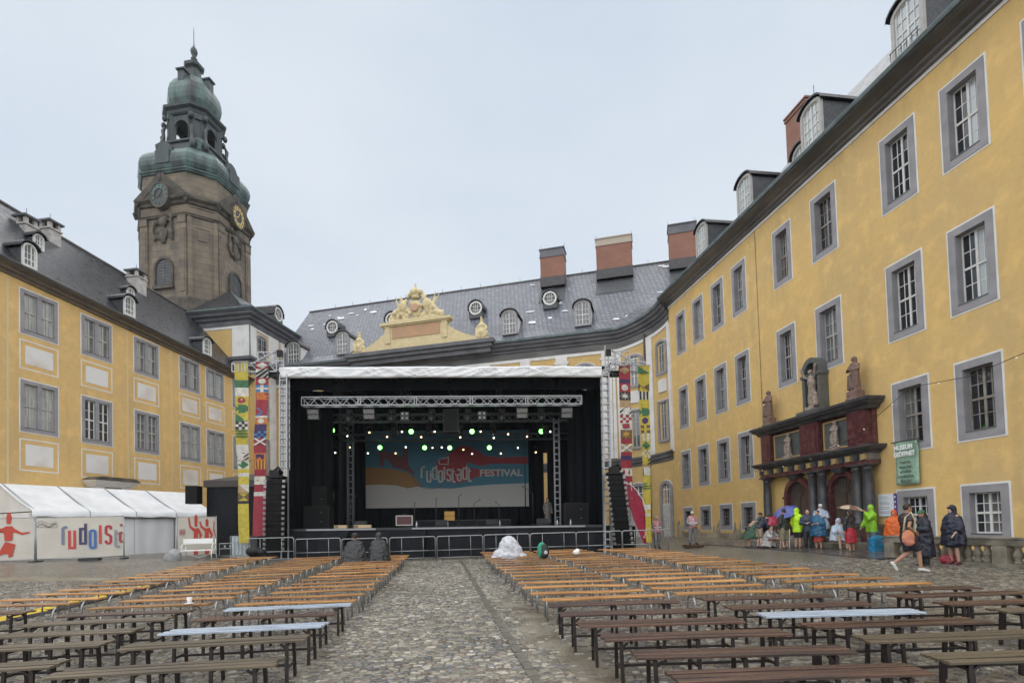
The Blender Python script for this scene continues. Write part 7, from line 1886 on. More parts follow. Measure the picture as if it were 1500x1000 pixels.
def slat_bench_meshes():
    L = 1.9; P = {}
    for nm in ('dark_wood', 'olive_wood', 'sheen_wood'):
        ms = []
        for v in range(3):
            b = MB(); w = .0425; z = .47; sag = (.0, .004, -.003)[v]
            for i in range(4):
                x0, x1 = -L / 2 + L * i / 4, -L / 2 + L * (i + 1) / 4
                za, zb = z + sag * math.sin(math.pi * i / 4), z + sag * math.sin(math.pi * (i + 1) / 4)
                vs = [(x0, -w, za - .023), (x0, w, za - .023), (x0, w, za - .004), (x0, w - .005, za), (x0, -w + .005, za), (x0, -w, za - .004)]
                vs += [(x1, y, zz - za + zb) for _, y, zz in vs]
                b.add(vs, [(k, (k + 1) % 6, 6 + (k + 1) % 6, 6 + k) for k in range(6)] + ([(5, 4, 3, 2, 1, 0)] if i == 0 else []) + ([(6, 7, 8, 9, 10, 11)] if i == 3 else []))
            ms.append(b.mesh('slat', M[nm]))
        P[nm] = ms
    f = MB()
    for s in (-1, 1):
        f.bar((0, s * .135, .435), (0, s * .165, .0), .03, .034, up=(1, 0, 0))
    f.bar((0, -.155, .425), (0, .155, .425), .034, .024); f.bar((0, -.148, .17), (0, .148, .17), .024)
    st = MB(); st.bar((-.78, 0, .17), (.78, 0, .17), .026)
    g = MB(); g.bar((0, 0, .37), (.07, 0, .428), .02)
    return P, f.mesh('leg_frame', M['leg_dark']), st.mesh('stretcher', M['leg_dark']), g.mesh('bracket', M['leg_dark'])
SP, SF, SS, SG = slat_bench_meshes()
def slat_bench(x, y, yaw, wood, label):
    o = thing('slatted_bench', label, 'bench', (x, y, gz(x, y)), yaw, 'slatted benches with dark steel legs')
    for k, yy in enumerate((-.114, 0, .114)): inst('slat', SP[wood][rnd.randrange(3)], o, (rnd.uniform(-.02, .02), yy, rnd.uniform(-.004, .004)))
    for s in (-.78, 0, .78):
        inst('leg_frame', SF, o, (s, 0, 0))
    for s in (-.78, .78):
        for yy in (-.132, .132): inst('bracket', SG, o, (s, yy, 0), (0, 0, 0 if s < 0 else math.pi))
    inst('stretcher', SS, o)
D_, O_, S_ = 'dark_wood', 'olive_wood', 'sheen_wood'
LIST = []
R1 = [(8.02, .5, D_), (7.2, .6, D_), (6.45, .76, D_), (5.7, .9, D_), (4.92, 1.05, D_), (4.2, 1.18, D_)]
R2 = [(8.2, 2.78, D_), (7.35, 2.85, D_), (6.72, 3.02, S_), (5.98, 3.15, D_), (5.3, 3.3, O_), (4.5, 3.42, O_)]
R3 = [(8.6, 5.3, D_), (7.9, 5.45, D_), (7.15, 5.55, D_), (6.55, 5.75, O_), (5.85, 5.85, D_)]
L1 = [(8.7, -2.62, S_), (7.8, -2.58, D_), (6.9, -2.42, S_), (6.1, -2.36, O_), (5.02, -2.2, O_)]
L2 = [(8.55, -5.05, D_), (7.8, -4.95, O_), (6.95, -4.8, O_), (6.15, -4.62, O_), (5.2, -4.35, O_)]
L3 = [(8.95, -7.95, D_), (8.1, -7.9, D_)]
tone = {D_: 'dark brown', O_: 'olive brown', S_: 'pale sky-sheen'}
for lab, rows, side in (('beside the aisle on the right', R1, 1), ('middle right block', R2, 1), ('outer right block', R3, 1), ('beside the aisle on the left', L1, -1), ('middle left block', L2, -1), ('outer left block', L3, -1)):
    for k, (y, xe, wd) in enumerate(rows):
        yaw = R((0.5 if side > 0 else 5.5) + rnd.uniform(-1.5, 1.5))
        x = xe + side * .94 * math.cos(yaw)
        slat_bench(x, y + (0 if side > 0 else -.05), yaw, wd, f'{tone[wd]} slatted bench, {ordinal(k)} row before the orange benches, {lab}')

# small litter on the benches
def cup(x, y, z, label):
    o = thing('paper_cup', label, 'cup', (x, y, z)); b = MB(); b.lathe([(.03, 0), (.042, .1), (.038, .1), (.028, .01)], 12); b.build('cup_body', M['paper'], o); b = MB(); b.lathe([(.042, .1), (.045, .105), (.045, .108)], 12); b.build('rim', M['paper'], o)
cup(-5.55, 9.36 + .0, gz(-5.55, 9.4) + .468, 'white paper cup on the front orange bench of the middle left block')
o = thing('saucer', 'white saucer under the paper cup on the orange bench', 'saucer', (-5.55, 9.36, gz(-5.55, 9.4) + .462)); b = MB(); b.lathe([(.03, 0), (.075, .008), (.075, .012), (.02, .004)], 14); b.build('dish', M['paper'], o)
o = thing('plastic_bag', 'small crumpled white bag on a bench of the middle right block', 'bag', (2.1, 18.25, gz(2.1, 18.2) + .52)); lumps('bag_body', [('b', (0, 0, .06), (.12, .1, .09)), ('b', (.05, .03, .12), (.07, .06, .07))], M['paper'], .02, o, disp=.03, ds=.1)
o = thing('backpack', 'green and black backpack standing on the bench by the aisle', 'backpack', (.98, 17.42, gz(1, 17.5) + .46))
lumps('body', [('b', (0, 0, .24), (.17, .12, .25)), ('b', (0, -.05, .14), (.14, .1, .13))], cloth('bag_black', (.018, .02, .022)), .025, o, disp=.02)
lumps('side_panel', [('b', (-.13, 0, .26), (.09, .13, .24)), ('b', (-.06, 0, .46), (.1, .1, .07))], cloth('bag_green', (.03, .33, .2)), .025, o, disp=.02)
b = MB(); b.poly([(-.04, 0, .12), (.05, 0, .12), (.06, 0, .2), (0, 0, .24), (-.05, 0, .2)], (0, -.01, 0)); b.build('badge', flat('badge_grey', (.5, .52, .5), .5), o, (.04, -.16, .04))
# ------------------------------------------------------------------ people
SKIN = {'a': M['skin'], 'b': mat('skin_tan', (.40, .22, .145), .5), 'c': mat('skin_pale', (.56, .35, .26), .5)}
def remesh(o, vox, disp=0.0, ds=.15):
    fix_normals(o)
    r = o.modifiers.new('fuse', 'REMESH'); r.mode = 'VOXEL'; r.voxel_size = vox; r.use_smooth_shade = True
    if disp:
        tx = bpy.data.textures.get('folds%.2f' % ds) or bpy.data.textures.new('folds%.2f' % ds, 'CLOUDS'); tx.noise_scale = ds
        d = o.modifiers.new('folds', 'DISPLACE'); d.texture = tx; d.strength = disp; d.mid_level = .3; d.texture_coords = 'GLOBAL'
    return o
STAND = dict(hip=(0, 0, .92), chest=(0, 0, 1.24), neck=(0, 0, 1.45), head=(0, .02, 1.605), ls=(-.18, 0, 1.39), rs=(.18, 0, 1.39), le=(-.25, -.03, 1.12), lw=(-.25, .06, .88), re=(.25, -.03, 1.12), rw=(.25, .06, .88),
             lh=(-.09, 0, .90), rh=(.09, 0, .90), lk=(-.10, .03, .49), rk=(.10, .03, .49), la=(-.10, -.02, .08), ra=(.10, -.02, .08), lt=(-.12, .15, .03), rt=(.12, .15, .03))
UPPER = ('chest', 'neck', 'head', 'ls', 'rs', 'le', 'lw', 're', 'rw')
def skeleton(pose, H):
    J = {k: Vector(v) for k, v in STAND.items()}
    for k, v in pose.items():
        if k in J: J[k] = Vector(v)
    a = R(pose.get('lean', 0))
    if a:
        h = J['hip']; m = Matrix.Rotation(-a, 3, 'X')
        for k in UPPER:
            if pose.get('fixarms') and k in ('le', 'lw', 're', 'rw'): continue
            J[k] = h + m @ (J[k] - h)
    if 'turn' in pose:
        m = Matrix.Rotation(R(pose['turn']), 3, 'Z')
        for k in ('head',): J[k] = J['neck'] + m @ (J[k] - J['neck'])
    s = H / 1.73
    return {k: v * s for k, v in J.items()}, s
def hand(mb, el, wr, side, s):
    d = (wr - el).normalized(); up = Vector((0, 0, 1)) if abs(d.z) < .9 else Vector((0, 1, 0))
    sd = d.cross(up).normalized(); nr = sd.cross(d).normalized()
    pc = wr + d * .045 * s
    mb.tube([wr - d * .01, pc, wr + d * .085 * s], [.026 * s, .036 * s, .034 * s], 8, sy=.55)
    for i, (o, l) in enumerate(((-.028, .062), (-.010, .075), (.010, .07), (.027, .055))):
        b = wr + d * .075 * s + sd * o * s
        mb.tube([b, b + d * l * .5 * s - nr * .006 * s, b + d * l * .9 * s - nr * .026 * s], [.0105 * s, .0095 * s, .0085 * s], 6)
    b = wr + d * .03 * s - sd * side * .03 * s
    mb.tube([b, b + d * .03 * s - sd * side * .022 * s, b + d * .062 * s - sd * side * .028 * s], [.0125 * s, .0115 * s, .0095 * s], 6)
def face_frame(J, pose):
    up = (J['head'] - J['neck']).normalized()
    f = Vector((0, 1, 0)); a = R(pose.get('turn', 0)); f = Matrix.Rotation(a, 3, 'Z') @ f
    f = (f - up * f.dot(up) * .8).normalized(); r = f.cross(up).normalized(); up = r.cross(f).normalized()
    return Matrix((r, f, up)).transposed()
def person(label, x, y, rz, H=1.72, pose=None, skin='a', wear=(), group='people waiting in the rain', z=None, hair=M['hair'], hairlen=0, parent_rot=None):
    pose = pose or {}
    J, s = skeleton(pose, H)
    t = thing('person', label, 'person', (x, y, gz(x, y) if z is None else z), parent_rot or R(rz), group)
    F = face_frame(J, pose); hd = J['head']
    b = MB()
    b.ball(J['hip'], .155 * s, .115 * s, .13 * s); mid = (J['hip'] + J['chest']) / 2
    b.ball(mid, .135 * s, .10 * s, .16 * s); b.ball(J['chest'], .165 * s, .11 * s, .18 * s)
    b.tube([J['ls'], (J['ls'] + J['rs']) / 2 + Vector((0, 0, .03 * s)), J['rs']], [.06 * s, .075 * s, .06 * s], 8)
    b.tube([J['chest'] + (J['neck'] - J['chest']) * .6, J['neck'], hd], [.075 * s, .056 * s, .055 * s], 8)
    b.ball(hd, .075 * s, .092 * s, .115 * s, 12, 9, 0, F); b.ball(hd + F @ Vector((0, .025, -.06)) * s, .055 * s, .065 * s, .055 * s, 8, 6, 0, F)
    b.tube([hd + F @ Vector((0, .085, .02)) * s, hd + F @ Vector((0, .108, -.022)) * s, hd + F @ Vector((0, .088, -.03)) * s], [.010 * s, .015 * s, .012 * s], 6)
    b.tube([hd + F @ Vector((-.025, .082, -.058)) * s, hd + F @ Vector((0, .09, -.056)) * s, hd + F @ Vector((.025, .082, -.058)) * s], [.007 * s, .011 * s, .007 * s], 6)
    for sx in (-1, 1): b.ball(hd + F @ Vector((sx * .077, -.005, -.005)) * s, .014 * s, .022 * s, .032 * s, 6, 5, 0, F)
    for q, sx in (('l', -1), ('r', 1)):
        b.tube([J[q + 's'], (J[q + 's'] * .55 + J[q + 'e'] * .45), J[q + 'e'], (J[q + 'e'] * .6 + J[q + 'w'] * .4), J[q + 'w']], [.055 * s, .048 * s, .038 * s, .039 * s, .026 * s], 8); hand(b, J[q + 'e'], J[q + 'w'], sx, s)
        b.tube([J[q + 'h'], (J[q + 'h'] + J[q + 'k']) / 2, J[q + 'k'], (J[q + 'k'] * .65 + J[q + 'a'] * .35), J[q + 'a']], [.088 * s, .078 * s, .055 * s, .056 * s, .036 * s], 8)
        an, to = J[q + 'a'], J[q + 't']; b.tube([an + (an - to).normalized() * .05 * s, an * .5 + to * .5, to], [.036 * s, .042 * s, .026 * s], 8, sy=.8); b.tube([an + Vector((0, 0, .02)), an - Vector((0, 0, .03)) * s], .036 * s, 8)
    remesh(b.build('body', SKIN[skin], t), .0125)
    e = MB()
    for sx in (-1, 1): e.ball(hd + F @ Vector((sx * .03, .084, .012)) * s, .011 * s, .009 * s, .007 * s, 6, 5, 0, F)
    e.build('eyes', M['eye'], t)
    if hair:
        h = MB(); h.ball(hd + F @ Vector((0, -.018, .025)) * s, .083 * s, .09 * s, .108 * s, 10, 8, 0, F)
        if hairlen: h.tube([hd + F @ Vector((0, -.05, .03)) * s, hd + F @ Vector((0, -.075, -.08)) * s, hd + F @ Vector((0, -.07, -hairlen)) * s], [.075 * s, .075 * s, .04 * s], 8)
        remesh(h.build('hair', hair, t), .014, .015, .05)
    for w in wear: garment(t, J, s, F, *w)
    return t
def garment(t, J, s, F, kind, c, k=None):
    k = k or {}
    m = cloth(k.get('name', 'cloth_%d_%d_%d' % tuple(int(v * 255) for v in c)), c, k.get('rough', .5)); b = MB(); hd = J['head']; hip = J['hip']
    up = (J['neck'] - hip).normalized()
    if kind in ('jacket', 'vest', 'shirt'):
        g = k.get('bulk', .025)
        b.ball(J['chest'], (.17 + g) * s, (.115 + g) * s, (.20 + g) * s); b.ball((hip + J['chest']) / 2, (.15 + g) * s, (.115 + g) * s, .18 * s)
        dn = k.get('hem', .08); b.tube([(hip + J['chest']) / 2, hip, hip - up * dn * s], [(.14 + g) * s, (.165 + g) * s, (.168 + g) * s], 12, sy=.78)
        b.tube([J['ls'], (J['ls'] + J['rs']) / 2 + up * .04 * s, J['rs']], [(.06 + g * .6) * s, .08 * s, (.06 + g * .6) * s], 8)
        b.tube([J['neck'] - up * .06 * s, J['neck'] + up * .03 * s], [.09 * s, .07 * s], 8)
        if kind != 'vest':
            for q in 'lr':
                if kind == 'shirt': b.tube([J[q + 's'], J[q + 's'] * .5 + J[q + 'e'] * .5], [(.06 + g) * s, (.056 + g) * s], 8)
                else: b.tube([J[q + 's'], J[q + 's'] * .5 + J[q + 'e'] * .5, J[q + 'e'], J[q + 'w']], [(.058 + g) * s, (.052 + g) * s, (.046 + g) * s, (.036 + g * .7) * s], 8)
    elif kind == 'poncho':
        zh = k.get('hem', .5) * s; wd = k.get('wide', .36) * s; dp = k.get('deep', .27) * s
        c0 = k.get('shift', (0, 0)); n = 18; nk = J['neck'] + Vector((0, 0, .05)) * s; sh = (J['ls'] + J['rs']) / 2
        rows = []
        for f, rx, ry in ((0, .075, .08), (.06, .15, .11), (.14, .23, .15), (.4, None, None), (.7, None, None), (1, None, None)):
            if rx is None: rx = (.25 * s + (wd - .25 * s) * f); ry = (.17 * s + (dp - .17 * s) * f)
            else: rx *= s; ry *= s
            cz = nk.z + (zh - nk.z) * f; bx = nk.x + (hip.x + c0[0] * s - nk.x) * min(1, f * 1.3); by = nk.y + (hip.y + c0[1] * s - nk.y) * min(1, f * 1.3)
            rows.append([(bx + rx * math.cos(6.283 * i / n) * (1 + .09 * f * math.sin(i * 2.1 + f)), by + ry * math.sin(6.283 * i / n) * (1 + .10 * f * math.cos(i * 2.6)), cz + .03 * f * math.sin(i * 1.9)) for i in range(n)])
        b.rings(rows, 0, True)
        for q in 'lr': b.tube([J[q + 's'], J[q + 'e'], J[q + 'e'] * .45 + J[q + 'w'] * .55], [.075 * s, .09 * s, .1 * s], 8)
    elif kind == 'hood':
        b.ball(hd + F @ Vector((0, -.03, .015)) * s, .104 * s, .112 * s, .135 * s, 12, 9, 0, F); b.tube([hd + F @ Vector((0, -.03, -.06)) * s, J['neck'] - Vector((0, .02, .02)) * s], [.1 * s, .11 * s], 10)
        if k.get('peak'): b.tube([hd + F @ Vector((-.07, .06, .07)) * s, hd + F @ Vector((0, .11, .085)) * s, hd + F @ Vector((.07, .06, .07)) * s], .02 * s, 6)
    elif kind in ('trousers', 'shorts'):
        g = .02
        b.ball(hip, (.165 + g) * s, (.125 + g) * s, .14 * s)
        for q in 'lr':
            h, kn, an = J[q + 'h'], J[q + 'k'], J[q + 'a']
            if kind == 'shorts': e = h + (kn - h) * k.get('to', .95); b.tube([h, (h + e) / 2, e], [(.095 + g) * s, (.09 + g) * s, (.085 + g) * s], 10)
            else: b.tube([h, (h + kn) / 2, kn, kn * .4 + an * .6, an + (kn - an) * .06], [(.095 + g) * s, (.082 + g) * s, (.062 + g) * s, (.055 + g) * s, (.05 + g) * s], 10)
    elif kind == 'skirt':
        zh = k.get('hem', .45) * s; n = 16; w = k.get('wide', .22) * s
        b.rings([[(hip.x + r * math.cos(6.283 * i / n) * (1 + .06 * math.sin(i * 3.1)), hip.y + r * .75 * math.sin(6.283 * i / n), zz) for i in range(n)] for r, zz in ((.15 * s, hip.z + .12 * s), (.19 * s, hip.z), (w, (hip.z + zh) / 2), (w * 1.06, zh))], 0, True)
    elif kind == 'shoes':
        for q in 'lr':
            an, to = J[q + 'a'], J[q + 't']; d = (to - an); d.normalize()
            b.tube([an - d * .07 * s - Vector((0, 0, .02)) * s, an + d * .04 * s, to + d * .03 * s], [.044 * s, .052 * s, .034 * s], 10, sy=.85); b.tube([an + Vector((0, 0, .03)) * s, an - Vector((0, 0, .03)) * s], .046 * s, 8)
    elif kind == 'cap':
        b.ball(hd + F @ Vector((0, -.01, .05)) * s, .09 * s, .1 * s, .08 * s, 12, 8, 0, F); b.tube([hd + F @ Vector((0, .06, .045)) * s, hd + F @ Vector((0, .16, .035)) * s], [.06 * s, .05 * s], 8, sy=.2)
    elif kind == 'hat':
        n = 16; b.rings([[hd + F @ Vector((r * math.cos(6.283 * i / n), r * math.sin(6.283 * i / n), zz)) * s for i in range(n)] for r, zz in ((.15, .045), (.15, .055), (.095, .065), (.09, .13), (.05, .145))], 0, True)
    elif kind == 'stripe':
        fr = Vector((0, (.148 + k.get('g', .0)) * s, 0))
        b.box(-.2 * s, .2 * s, J['chest'].y + .08 * s, J['chest'].y + .156 * s, J['chest'].z - .13 * s, J['chest'].z - .07 * s); b.box(-.03 * s, .03 * s, J['chest'].y + .08 * s, J['chest'].y + .158 * s, J['chest'].z - .15 * s, J['chest'].z + .12 * s)
        b.build('reflective_stripe', m, t); return
    vox = {'shoes': .016, 'cap': .014, 'hat': .014, 'hood': .016}.get(kind, .022)
    dsp = {'shoes': 0, 'cap': 0, 'hat': 0, 'hood': .014, 'poncho': .07, 'skirt': .04}.get(kind, .03)
    remesh(b.build(kind, m, t), vox, dsp, .10 if kind in ('poncho', 'skirt') else .07)

BARE = ('shoes', (.10, .085, .07))
DK = ('shoes', (.02, .02, .022))
HOLD = dict(le=(-.26, .04, 1.12), lw=(-.08, .26, 1.15), re=(.26, .04, 1.12), rw=(.08, .27, 1.12))
# group in front of the portal

def cape(c, hem, wide, deep, shift=(0, 0)): return ('poncho', c, dict(hem=hem, wide=wide, deep=deep, shift=shift))
GRN = (.02, .078, .042)
person('person bending forward in a dark green rain cape, far left of the group', 11.02, 25.6, -95, 1.70, dict(lean=52, le=(-.2, .1, 1.16), re=(.2, .1, 1.16), lw=(-.1, .2, 1.0), rw=(.1, .2, 1.0)), 'a', [cape(GRN, .46, .40, .55, (0, .22)), ('hood', GRN), ('shorts', (.03, .03, .033)), BARE])
person('person bending in a navy jacket and beige shorts, beside the green cape', 11.3, 25.1, -80, 1.74, dict(lean=42, le=(-.22, .2, 1.15), lw=(-.15, .42, 1.1), re=(.22, .2, 1.15), rw=(.12, .42, 1.1)), 'c', [('jacket', (.018, .018, .042)), ('shorts', (.34, .29, .2)), BARE])
person('person in black trousers stooping behind the red umbrella', 11.85, 25.3, 60, 1.72, dict(lean=28, rw=(.1, .4, 1.2), re=(.22, .2, 1.12)), 'a', [('jacket', (.03, .028, .035)), ('trousers', (.016, .016, .02)), DK])
CR = dict(hip=(0, -.1, .36), chest=(0, .02, .64), neck=(0, .06, .84), head=(0, .1, .99), ls=(-.17, .05, .80), rs=(.17, .05, .80), le=(-.24, .2, .6), lw=(-.1, .38, .52), re=(.24, .2, .6), rw=(.1, .38, .5), lh=(-.09, -.08, .36), rh=(.09, -.08, .36), lk=(-.15, .3, .5), rk=(.15, .3, .5), la=(-.13, .08, .08), ra=(.13, .08, .08), lt=(-.14, .24, .03), rt=(.14, .24, .03))
person('person crouching under a clear plastic poncho with pink clothes', 11.48, 24.45, 200, 1.66, CR, 'c', [('shirt', (.35, .13, .14)), ('poncho', (.40, .38, .38), dict(hem=.12, wide=.36, deep=.36, name='clear_plastic', rough=.15)), ('shorts', (.2, .12, .1)), BARE], hairlen=.2)
person('person with a blue umbrella in a dark jacket and long khaki shorts', 11.8, 23.75, 20, 1.78, dict(re=(.26, .08, 1.15), rw=(.16, .22, 1.32)), 'a', [('jacket', (.028, .034, .028)), ('shorts', (.25, .22, .15), dict(to=1.25)), BARE])
person('person in a neon yellow rain jacket with hood and black shorts', 12.24, 23.5, -70, 1.76, dict(lw=(-.22, .06, .9), rw=(.22, .1, .92)), 'b', [('jacket', (.55, .90, .02), dict(hem=.2, bulk=.04)), ('hood', (.55, .90, .02)), ('shorts', (.018, .018, .022)), BARE])
person('person in a dark blue rain jacket and black trousers with folded arms', 12.45, 23.05, 150, 1.72, HOLD, 'c', [('jacket', (.022, .04, .075), dict(hem=.16, bulk=.035)), ('trousers', (.016, .017, .022)), DK], hairlen=.14)
person('person in a bright blue cape over a red skirt with dark hair', 12.7, 22.75, 120, 1.66, HOLD, 'a', [cape((.02, .12, .235), .62, .33, .28), ('skirt', (.42, .05, .03), dict(hem=.36, wide=.2)), BARE])
person('person in a white cap and pale blue poncho standing up on the portal step', *rW(21.7, 1.72)[:2], 165, 1.70, HOLD, 'c', [cape((.46, .55, .70), .62, .32, .26), ('cap', (.75, .74, .70)), ('trousers', (.06, .06, .07)), DK], z=.48)
SIT = dict(hip=(0, -.05, .12), chest=(0, .02, .44), neck=(0, .08, .64), head=(0, .12, .79), ls=(-.18, .06, .59), rs=(.18, .06, .59), le=(-.24, .22, .38), lw=(-.1, .42, .36), re=(.24, .22, .38), rw=(.1, .42, .35), lh=(-.1, -.03, .1), rh=(.1, -.03, .1), lk=(-.13, .40, .13), rk=(.13, .40, .12), la=(-.13, .44, -.32), ra=(.12, .42, -.32), lt=(-.14, .6, -.36), rt=(.13, .58, -.36))
person('person sitting on the step in a light blue poncho and beige shorts', *rW(20.1, 2.25)[:2], 175, 1.72, SIT, 'c', [('poncho', (.50, .60, .74), dict(hem=.02, wide=.34, deep=.34, shift=(0, .12))), ('hood', (.50, .60, .74)), ('shorts', (.42, .36, .25)), BARE], z=.60)
person('person in a long red skirt and dark top under the beige umbrella', 13.06, 21.15, 20, 1.68, dict(re=(.26, .1, 1.15), rw=(.12, .24, 1.3), le=(-.25, .05, 1.1)), 'b', [('jacket', (.03, .026, .03), dict(bulk=.02, hem=.0)), ('skirt', (.42, .012, .03), dict(hem=.40, wide=.23)), BARE], hairlen=.2)
person('person in a lime green rain jacket with hood raising a hand to the face', 14.2, 21.65, 95, 1.80, dict(le=(-.22, .22, 1.18), lw=(-.04, .26, 1.46), re=(.25, .02, 1.12), rw=(.22, .22, .92)), 'b', [('jacket', (.28, .62, .02), dict(hem=.22, bulk=.05)), ('hood', (.28, .62, .02)), ('trousers', (.19, .19, .2)), DK])
person('person in an orange rain poncho behind the balustrade', 13.98, 20.0, 130, 1.62, dict(lean=6), 'a', [cape((.72, .13, .012), .45, .40, .34), ('hood', (.72, .13, .012)), ('trousers', (.05, .05, .06)), DK])
# by the balustrade
WALK = dict(hip=(0, .02, .91), lean=4, lh=(-.09, .02, .9), rh=(.09, .02, .9), lk=(-.09, .10, .50), la=(-.09, -.30, .22), lt=(-.09, -.22, .07), rk=(.09, .22, .52), ra=(.09, .26, .08), rt=(.10, .43, .035), le=(-.26, .06, 1.13), lw=(-.16, .28, 1.05), re=(.27, -.12, 1.13), rw=(.2, .08, 1.0))
wk = person('man striding past with short dark hair, black shorts and white shoes', 10.6, 14.75, -92, 1.86, WALK, 'b', [('shirt', (.035, .022, .03), dict(bulk=.018)), ('shorts', (.018, .022, .035), dict(to=.9)), ('shoes', (.78, .78, .78))], group='people by the balustrade')
bd = MB(); bd.box(0, .01, 0, .01, 0, .01)
o = thing('shoulder_bag', 'orange and pink cloth shoulder bag carried by the striding man', 'bag', (10.45, 14.47, gz(10.45, 14.47) + .78), R(-92))
lumps('bag_body', [('b', (0, 0, .16), (.07, .17, .22)), ('b', (0, .02, .05), (.08, .15, .1))], mat('batik_cloth', (.62, .25, .10), .7, c2=(.50, .17, .16), ns=6), .02, o, disp=.03, ds=.08)
b = MB(); b.tube([(0, -.12, .32), (.08, -.1, .7), (.12, .02, .84), (.12, .12, .62), (0, .14, .32)], .022, 6); b.build('strap', flat('strap_cream', (.6, .52, .34), .7), o)
person('person in a dark navy rain coat and cap with a bag held at the chest', 12.15, 16.2, 80, 1.66, HOLD, 'b', [('jacket', (.018, .018, .036), dict(bulk=.05, hem=.1)), ('poncho', (.016, .018, .035), dict(hem=.3, wide=.28, deep=.27)), ('cap', (.03, .16, .08)), ('trousers', (.014, .014, .018)), DK], hairlen=.22, group='people by the balustrade')
o = thing('water_bottle', 'pale green and white bottle held by the person in the navy coat', 'bottle', (11.87, 16.15, gz(12, 16) + 1.0)); b = MB(); b.lathe([(.05, 0), (.055, .03), (.055, .24), (.03, .28), (.03, .30)], 10); b.build('body', flat('bottle_green', (.35, .5, .38), .3), o); b = MB(); b.lathe([(.033, .3), (.033, .34)], 8); b.build('cap', M['paper'], o)
person('woman in a dark navy hooded rain poncho with bare legs by the balustrade', 13.12, 16.3, 100, 1.76, dict(lw=(-.2, .2, .9), le=(-.26, .05, 1.1)), 'c', [cape((.012, .016, .04), .58, .32, .30), ('hood', (.012, .016, .04), dict(peak=1)), ('shorts', (.015, .018, .04)), ('shoes', (.2, .06, .06))], group='people by the balustrade')
o = on_ground('red_bag', 'shapeless red plastic bag lying at the foot of the balustrade', 'bag', 13.3, 16.55); lumps('bag_body', [('b', (0, 0, .14), (.34, .2, .2)), ('b', (-.2, 0, .12), (.2, .18, .16)), ('b', (.1, 0, .3), (.1, .08, .12))], cloth('bag_red', (.42, .03, .06), .35), .025, o, disp=.09, ds=.12)
o = on_ground('blue_bag', 'large blue carrier bag beside the lime green jacket', 'bag', 13.92, 20.95, R(10)); lumps('bag_body', [('x', (-.27, .27, -.14, .14, .02, .55)), ('b', (0, 0, .55), (.26, .13, .12))], cloth('bag_blue', (.02, .24, .46), .35), .03, o, disp=.06, ds=.15)
b = MB(); b.tube([(-.15, .0, .6), (-.12, 0, .78), (.12, 0, .78), (.15, 0, .6)], .018, 6); b.build('handle', M['bag_blue'], o)
o = thing('steel_chair', 'white metal chair frame behind the neon yellow jacket', 'chair', (12.05, 24.0, gz(12, 24)), R(30)); b = MB()
for sx in (-.2, .2): b.tube([(sx, -.2, 0), (sx, -.2, .45), (sx, .2, .45), (sx, .24, 0)], .018, 6); b.tube([(sx, -.2, .45), (sx, -.24, .85)], .018, 6)
b.build('frame', M['white_lacquer'], o); b = MB(); b.box(-.2, .2, -.2, .2, .45, .475); b.build('seat', M['white_lacquer'], o)
# stewards
ST = [('jacket', (.30, .30, .31), dict(bulk=.02)), ('vest', (.62, .27, .29), dict(bulk=.045, hem=.06)), ('stripe', (.75, .7, .7)), ('trousers', (.20, .205, .215))]
person('steward in a pink safety vest standing behind the last barrier', 7.72, 29.3, 182, 1.74, dict(), 'b', ST + [('hood', (.55, .42, .42)), DK], group='stewards in pink vests')
o = on_ground('podium', 'low dark wooden platform under the second steward', 'platform', 9.38, 28.5); b = MB(); b.box(-.45, .45, -.35, .35, .05, .17); b.build('top', M['dark_wood'], o); b = MB()
for sx in (-.38, .3): b.box(sx, sx + .08, -.32, .32, 0, .05)
b.build('foot', M['dark_wood'], o)
person('steward in a pink safety vest and white cap standing on a low platform', 9.38, 28.5, 178, 1.74, dict(le=(-.27, .05, 1.12), lw=(-.04, .2, 1.0), re=(.27, .05, 1.12), rw=(.04, .22, .98), la=(-.17, -.02, .08), lt=(-.2, .14, .03), lk=(-.14, .03, .49), ra=(.17, -.02, .08), rt=(.2, .14, .03), rk=(.14, .03, .49)), 'b', ST + [('cap', (.72, .72, .72)), DK], group='stewards in pink vests', z=gz(9.38, 28.5) + .17)
# sitters in the audience, seen from behind
def sitter(label, x, y, c, hood, wide, deep, white=False):
    P = {k: (v[0], v[1], v[2] - 0.0) for k, v in SIT.items()}
    for q in 'lr':
        sx = -1 if q == 'l' else 1
        P[q + 'a'] = (sx * .13, .44, -.36); P[q + 't'] = (sx * .14, .6, -.40)
    w = [('poncho', c, dict(hem=-.06 if not white else -.16, wide=wide, deep=deep, shift=(0, .02), name='sitter_' + ('white' if white else 'black'))), ('hood' if hood == 'hood' else 'hat', c if not white else c), ('trousers', (.03, .03, .035)), DK]
    return person(label, x, y, 0, 1.30 if white else 1.78, P, 'a', w, group='seated spectators', z=gz(x, y) + .47)
sitter('spectator in a black poncho and brimmed hat seated from behind, left of the pair', -5.52, 19.0, (.026, .027, .028), 'hat', .47, .36)
sitter('spectator in a dark grey hooded poncho seated from behind, right of the pair', -4.72, 19.15, (.032, .033, .034), 'hood', .40, .34)
s3 = sitter('spectator completely covered by a crumpled white sheet on the bench', -.15, 19.0, (.60, .61, .66), 'hood', .56, .44, True)
sh = [('b', (.0, .1, .20), (.40, .36, .50)), ('b', (.16, .1, .14), (.34, .32, .34)), ('b', (-.28, .02, .04), (.3, .3, .24)), ('b', (-.46, -.04, -.08), (.18, .22, .16)), ('b', (.40, .02, .0), (.24, .28, .11)), ('b', (0, -.1, .02), (.45, .28, .16))]
lumps('sheet', sh, M['sitter_white'], .022, s3, disp=.10, ds=.17)
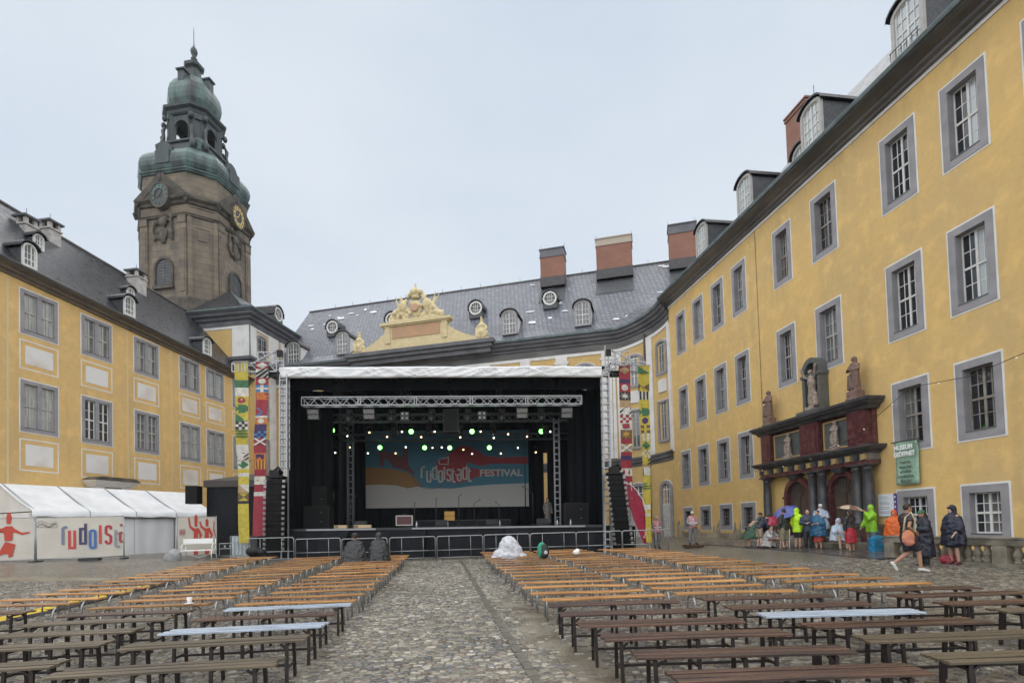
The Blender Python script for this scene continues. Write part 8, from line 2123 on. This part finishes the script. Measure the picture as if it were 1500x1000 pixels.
# woman on the stage
o = person('person in a long grey dress standing at the right of the stage', *sW(5.55, 5.0, FZ)[:2], 200, 1.62, dict(), 'a', [('jacket', (.16, .145, .13), dict(hem=.05, bulk=.02)), ('skirt', (.15, .135, .125), dict(hem=.16, wide=.2)), DK], z=sW(5.55, 5.0, FZ)[2], group='person on stage', hairlen=.15)

# umbrellas
def umbrella(label, x, y, z, tilt, c1, c2, r=.55, hz_=.9):
    o = thing('umbrella', label, 'umbrella', (x, y, z), tilt, 'umbrellas in the waiting group'); n = 8
    ms = [cloth('umb_%d%d%d' % tuple(int(v * 99) for v in c), c, .4) for c in (c1, c2)]
    for k in range(n):
        b = MB(); rows = []
        for f in (0, .25, .5, .75, 1):
            a = f * 1.05; rr_ = r * math.sin(a) / math.sin(1.05); zz = (math.cos(a) - 1) * r * .75
            rows.append([(rr_ * (1 - .05 * math.sin(math.pi * i / 4) * f) * math.cos((k + i / 4) * math.pi / 4), rr_ * (1 - .05 * math.sin(math.pi * i / 4) * f) * math.sin((k + i / 4) * math.pi / 4), zz - .02 * f * math.sin(math.pi * i / 4)) for i in range(5)])
        b.rings(rows, 0, True, False, False); p = b.build('panel', ms[k % 2], o)
        q = MB(); q.tube([(0, 0, -.02), (r * .55 * math.cos(k * math.pi / 4), r * .55 * math.sin(k * math.pi / 4), -.12 * r / .55), (r * .99 * math.cos(k * math.pi / 4), r * .99 * math.sin(k * math.pi / 4), -.385 * r / .55 * .55 / .55)], .006, 5); q.build('rib', M['black_metal'], o)
    b = MB(); b.tube([(0, 0, .06), (0, 0, -hz_)], .009, 6); b.build('shaft', M['black_metal'], o)
    b = MB(); b.tube([(0, 0, -hz_), (0, 0, -hz_ - .08), (.03, 0, -hz_ - .12), (.06, 0, -hz_ - .08)], .015, 6); b.build('handle', M['black_rubber'], o)
umbrella('blue umbrella tilted to the left held in the waiting group', 11.93, 23.9, 2.03, (R(18), R(-28), 0), (.10, .13, .42), (.085, .115, .38), .52, .75)
umbrella('raspberry red umbrella held low behind the crouching person', 11.85, 24.9, 1.60, (R(30), R(-18), 0), (.42, .02, .07), (.38, .02, .06), .36, .6)
umbrella('beige and brown umbrella held above the red skirt', 13.33, 21.5, 2.04, (R(6), R(8), R(10)), (.50, .41, .28), (.21, .125, .10), .46, .85)
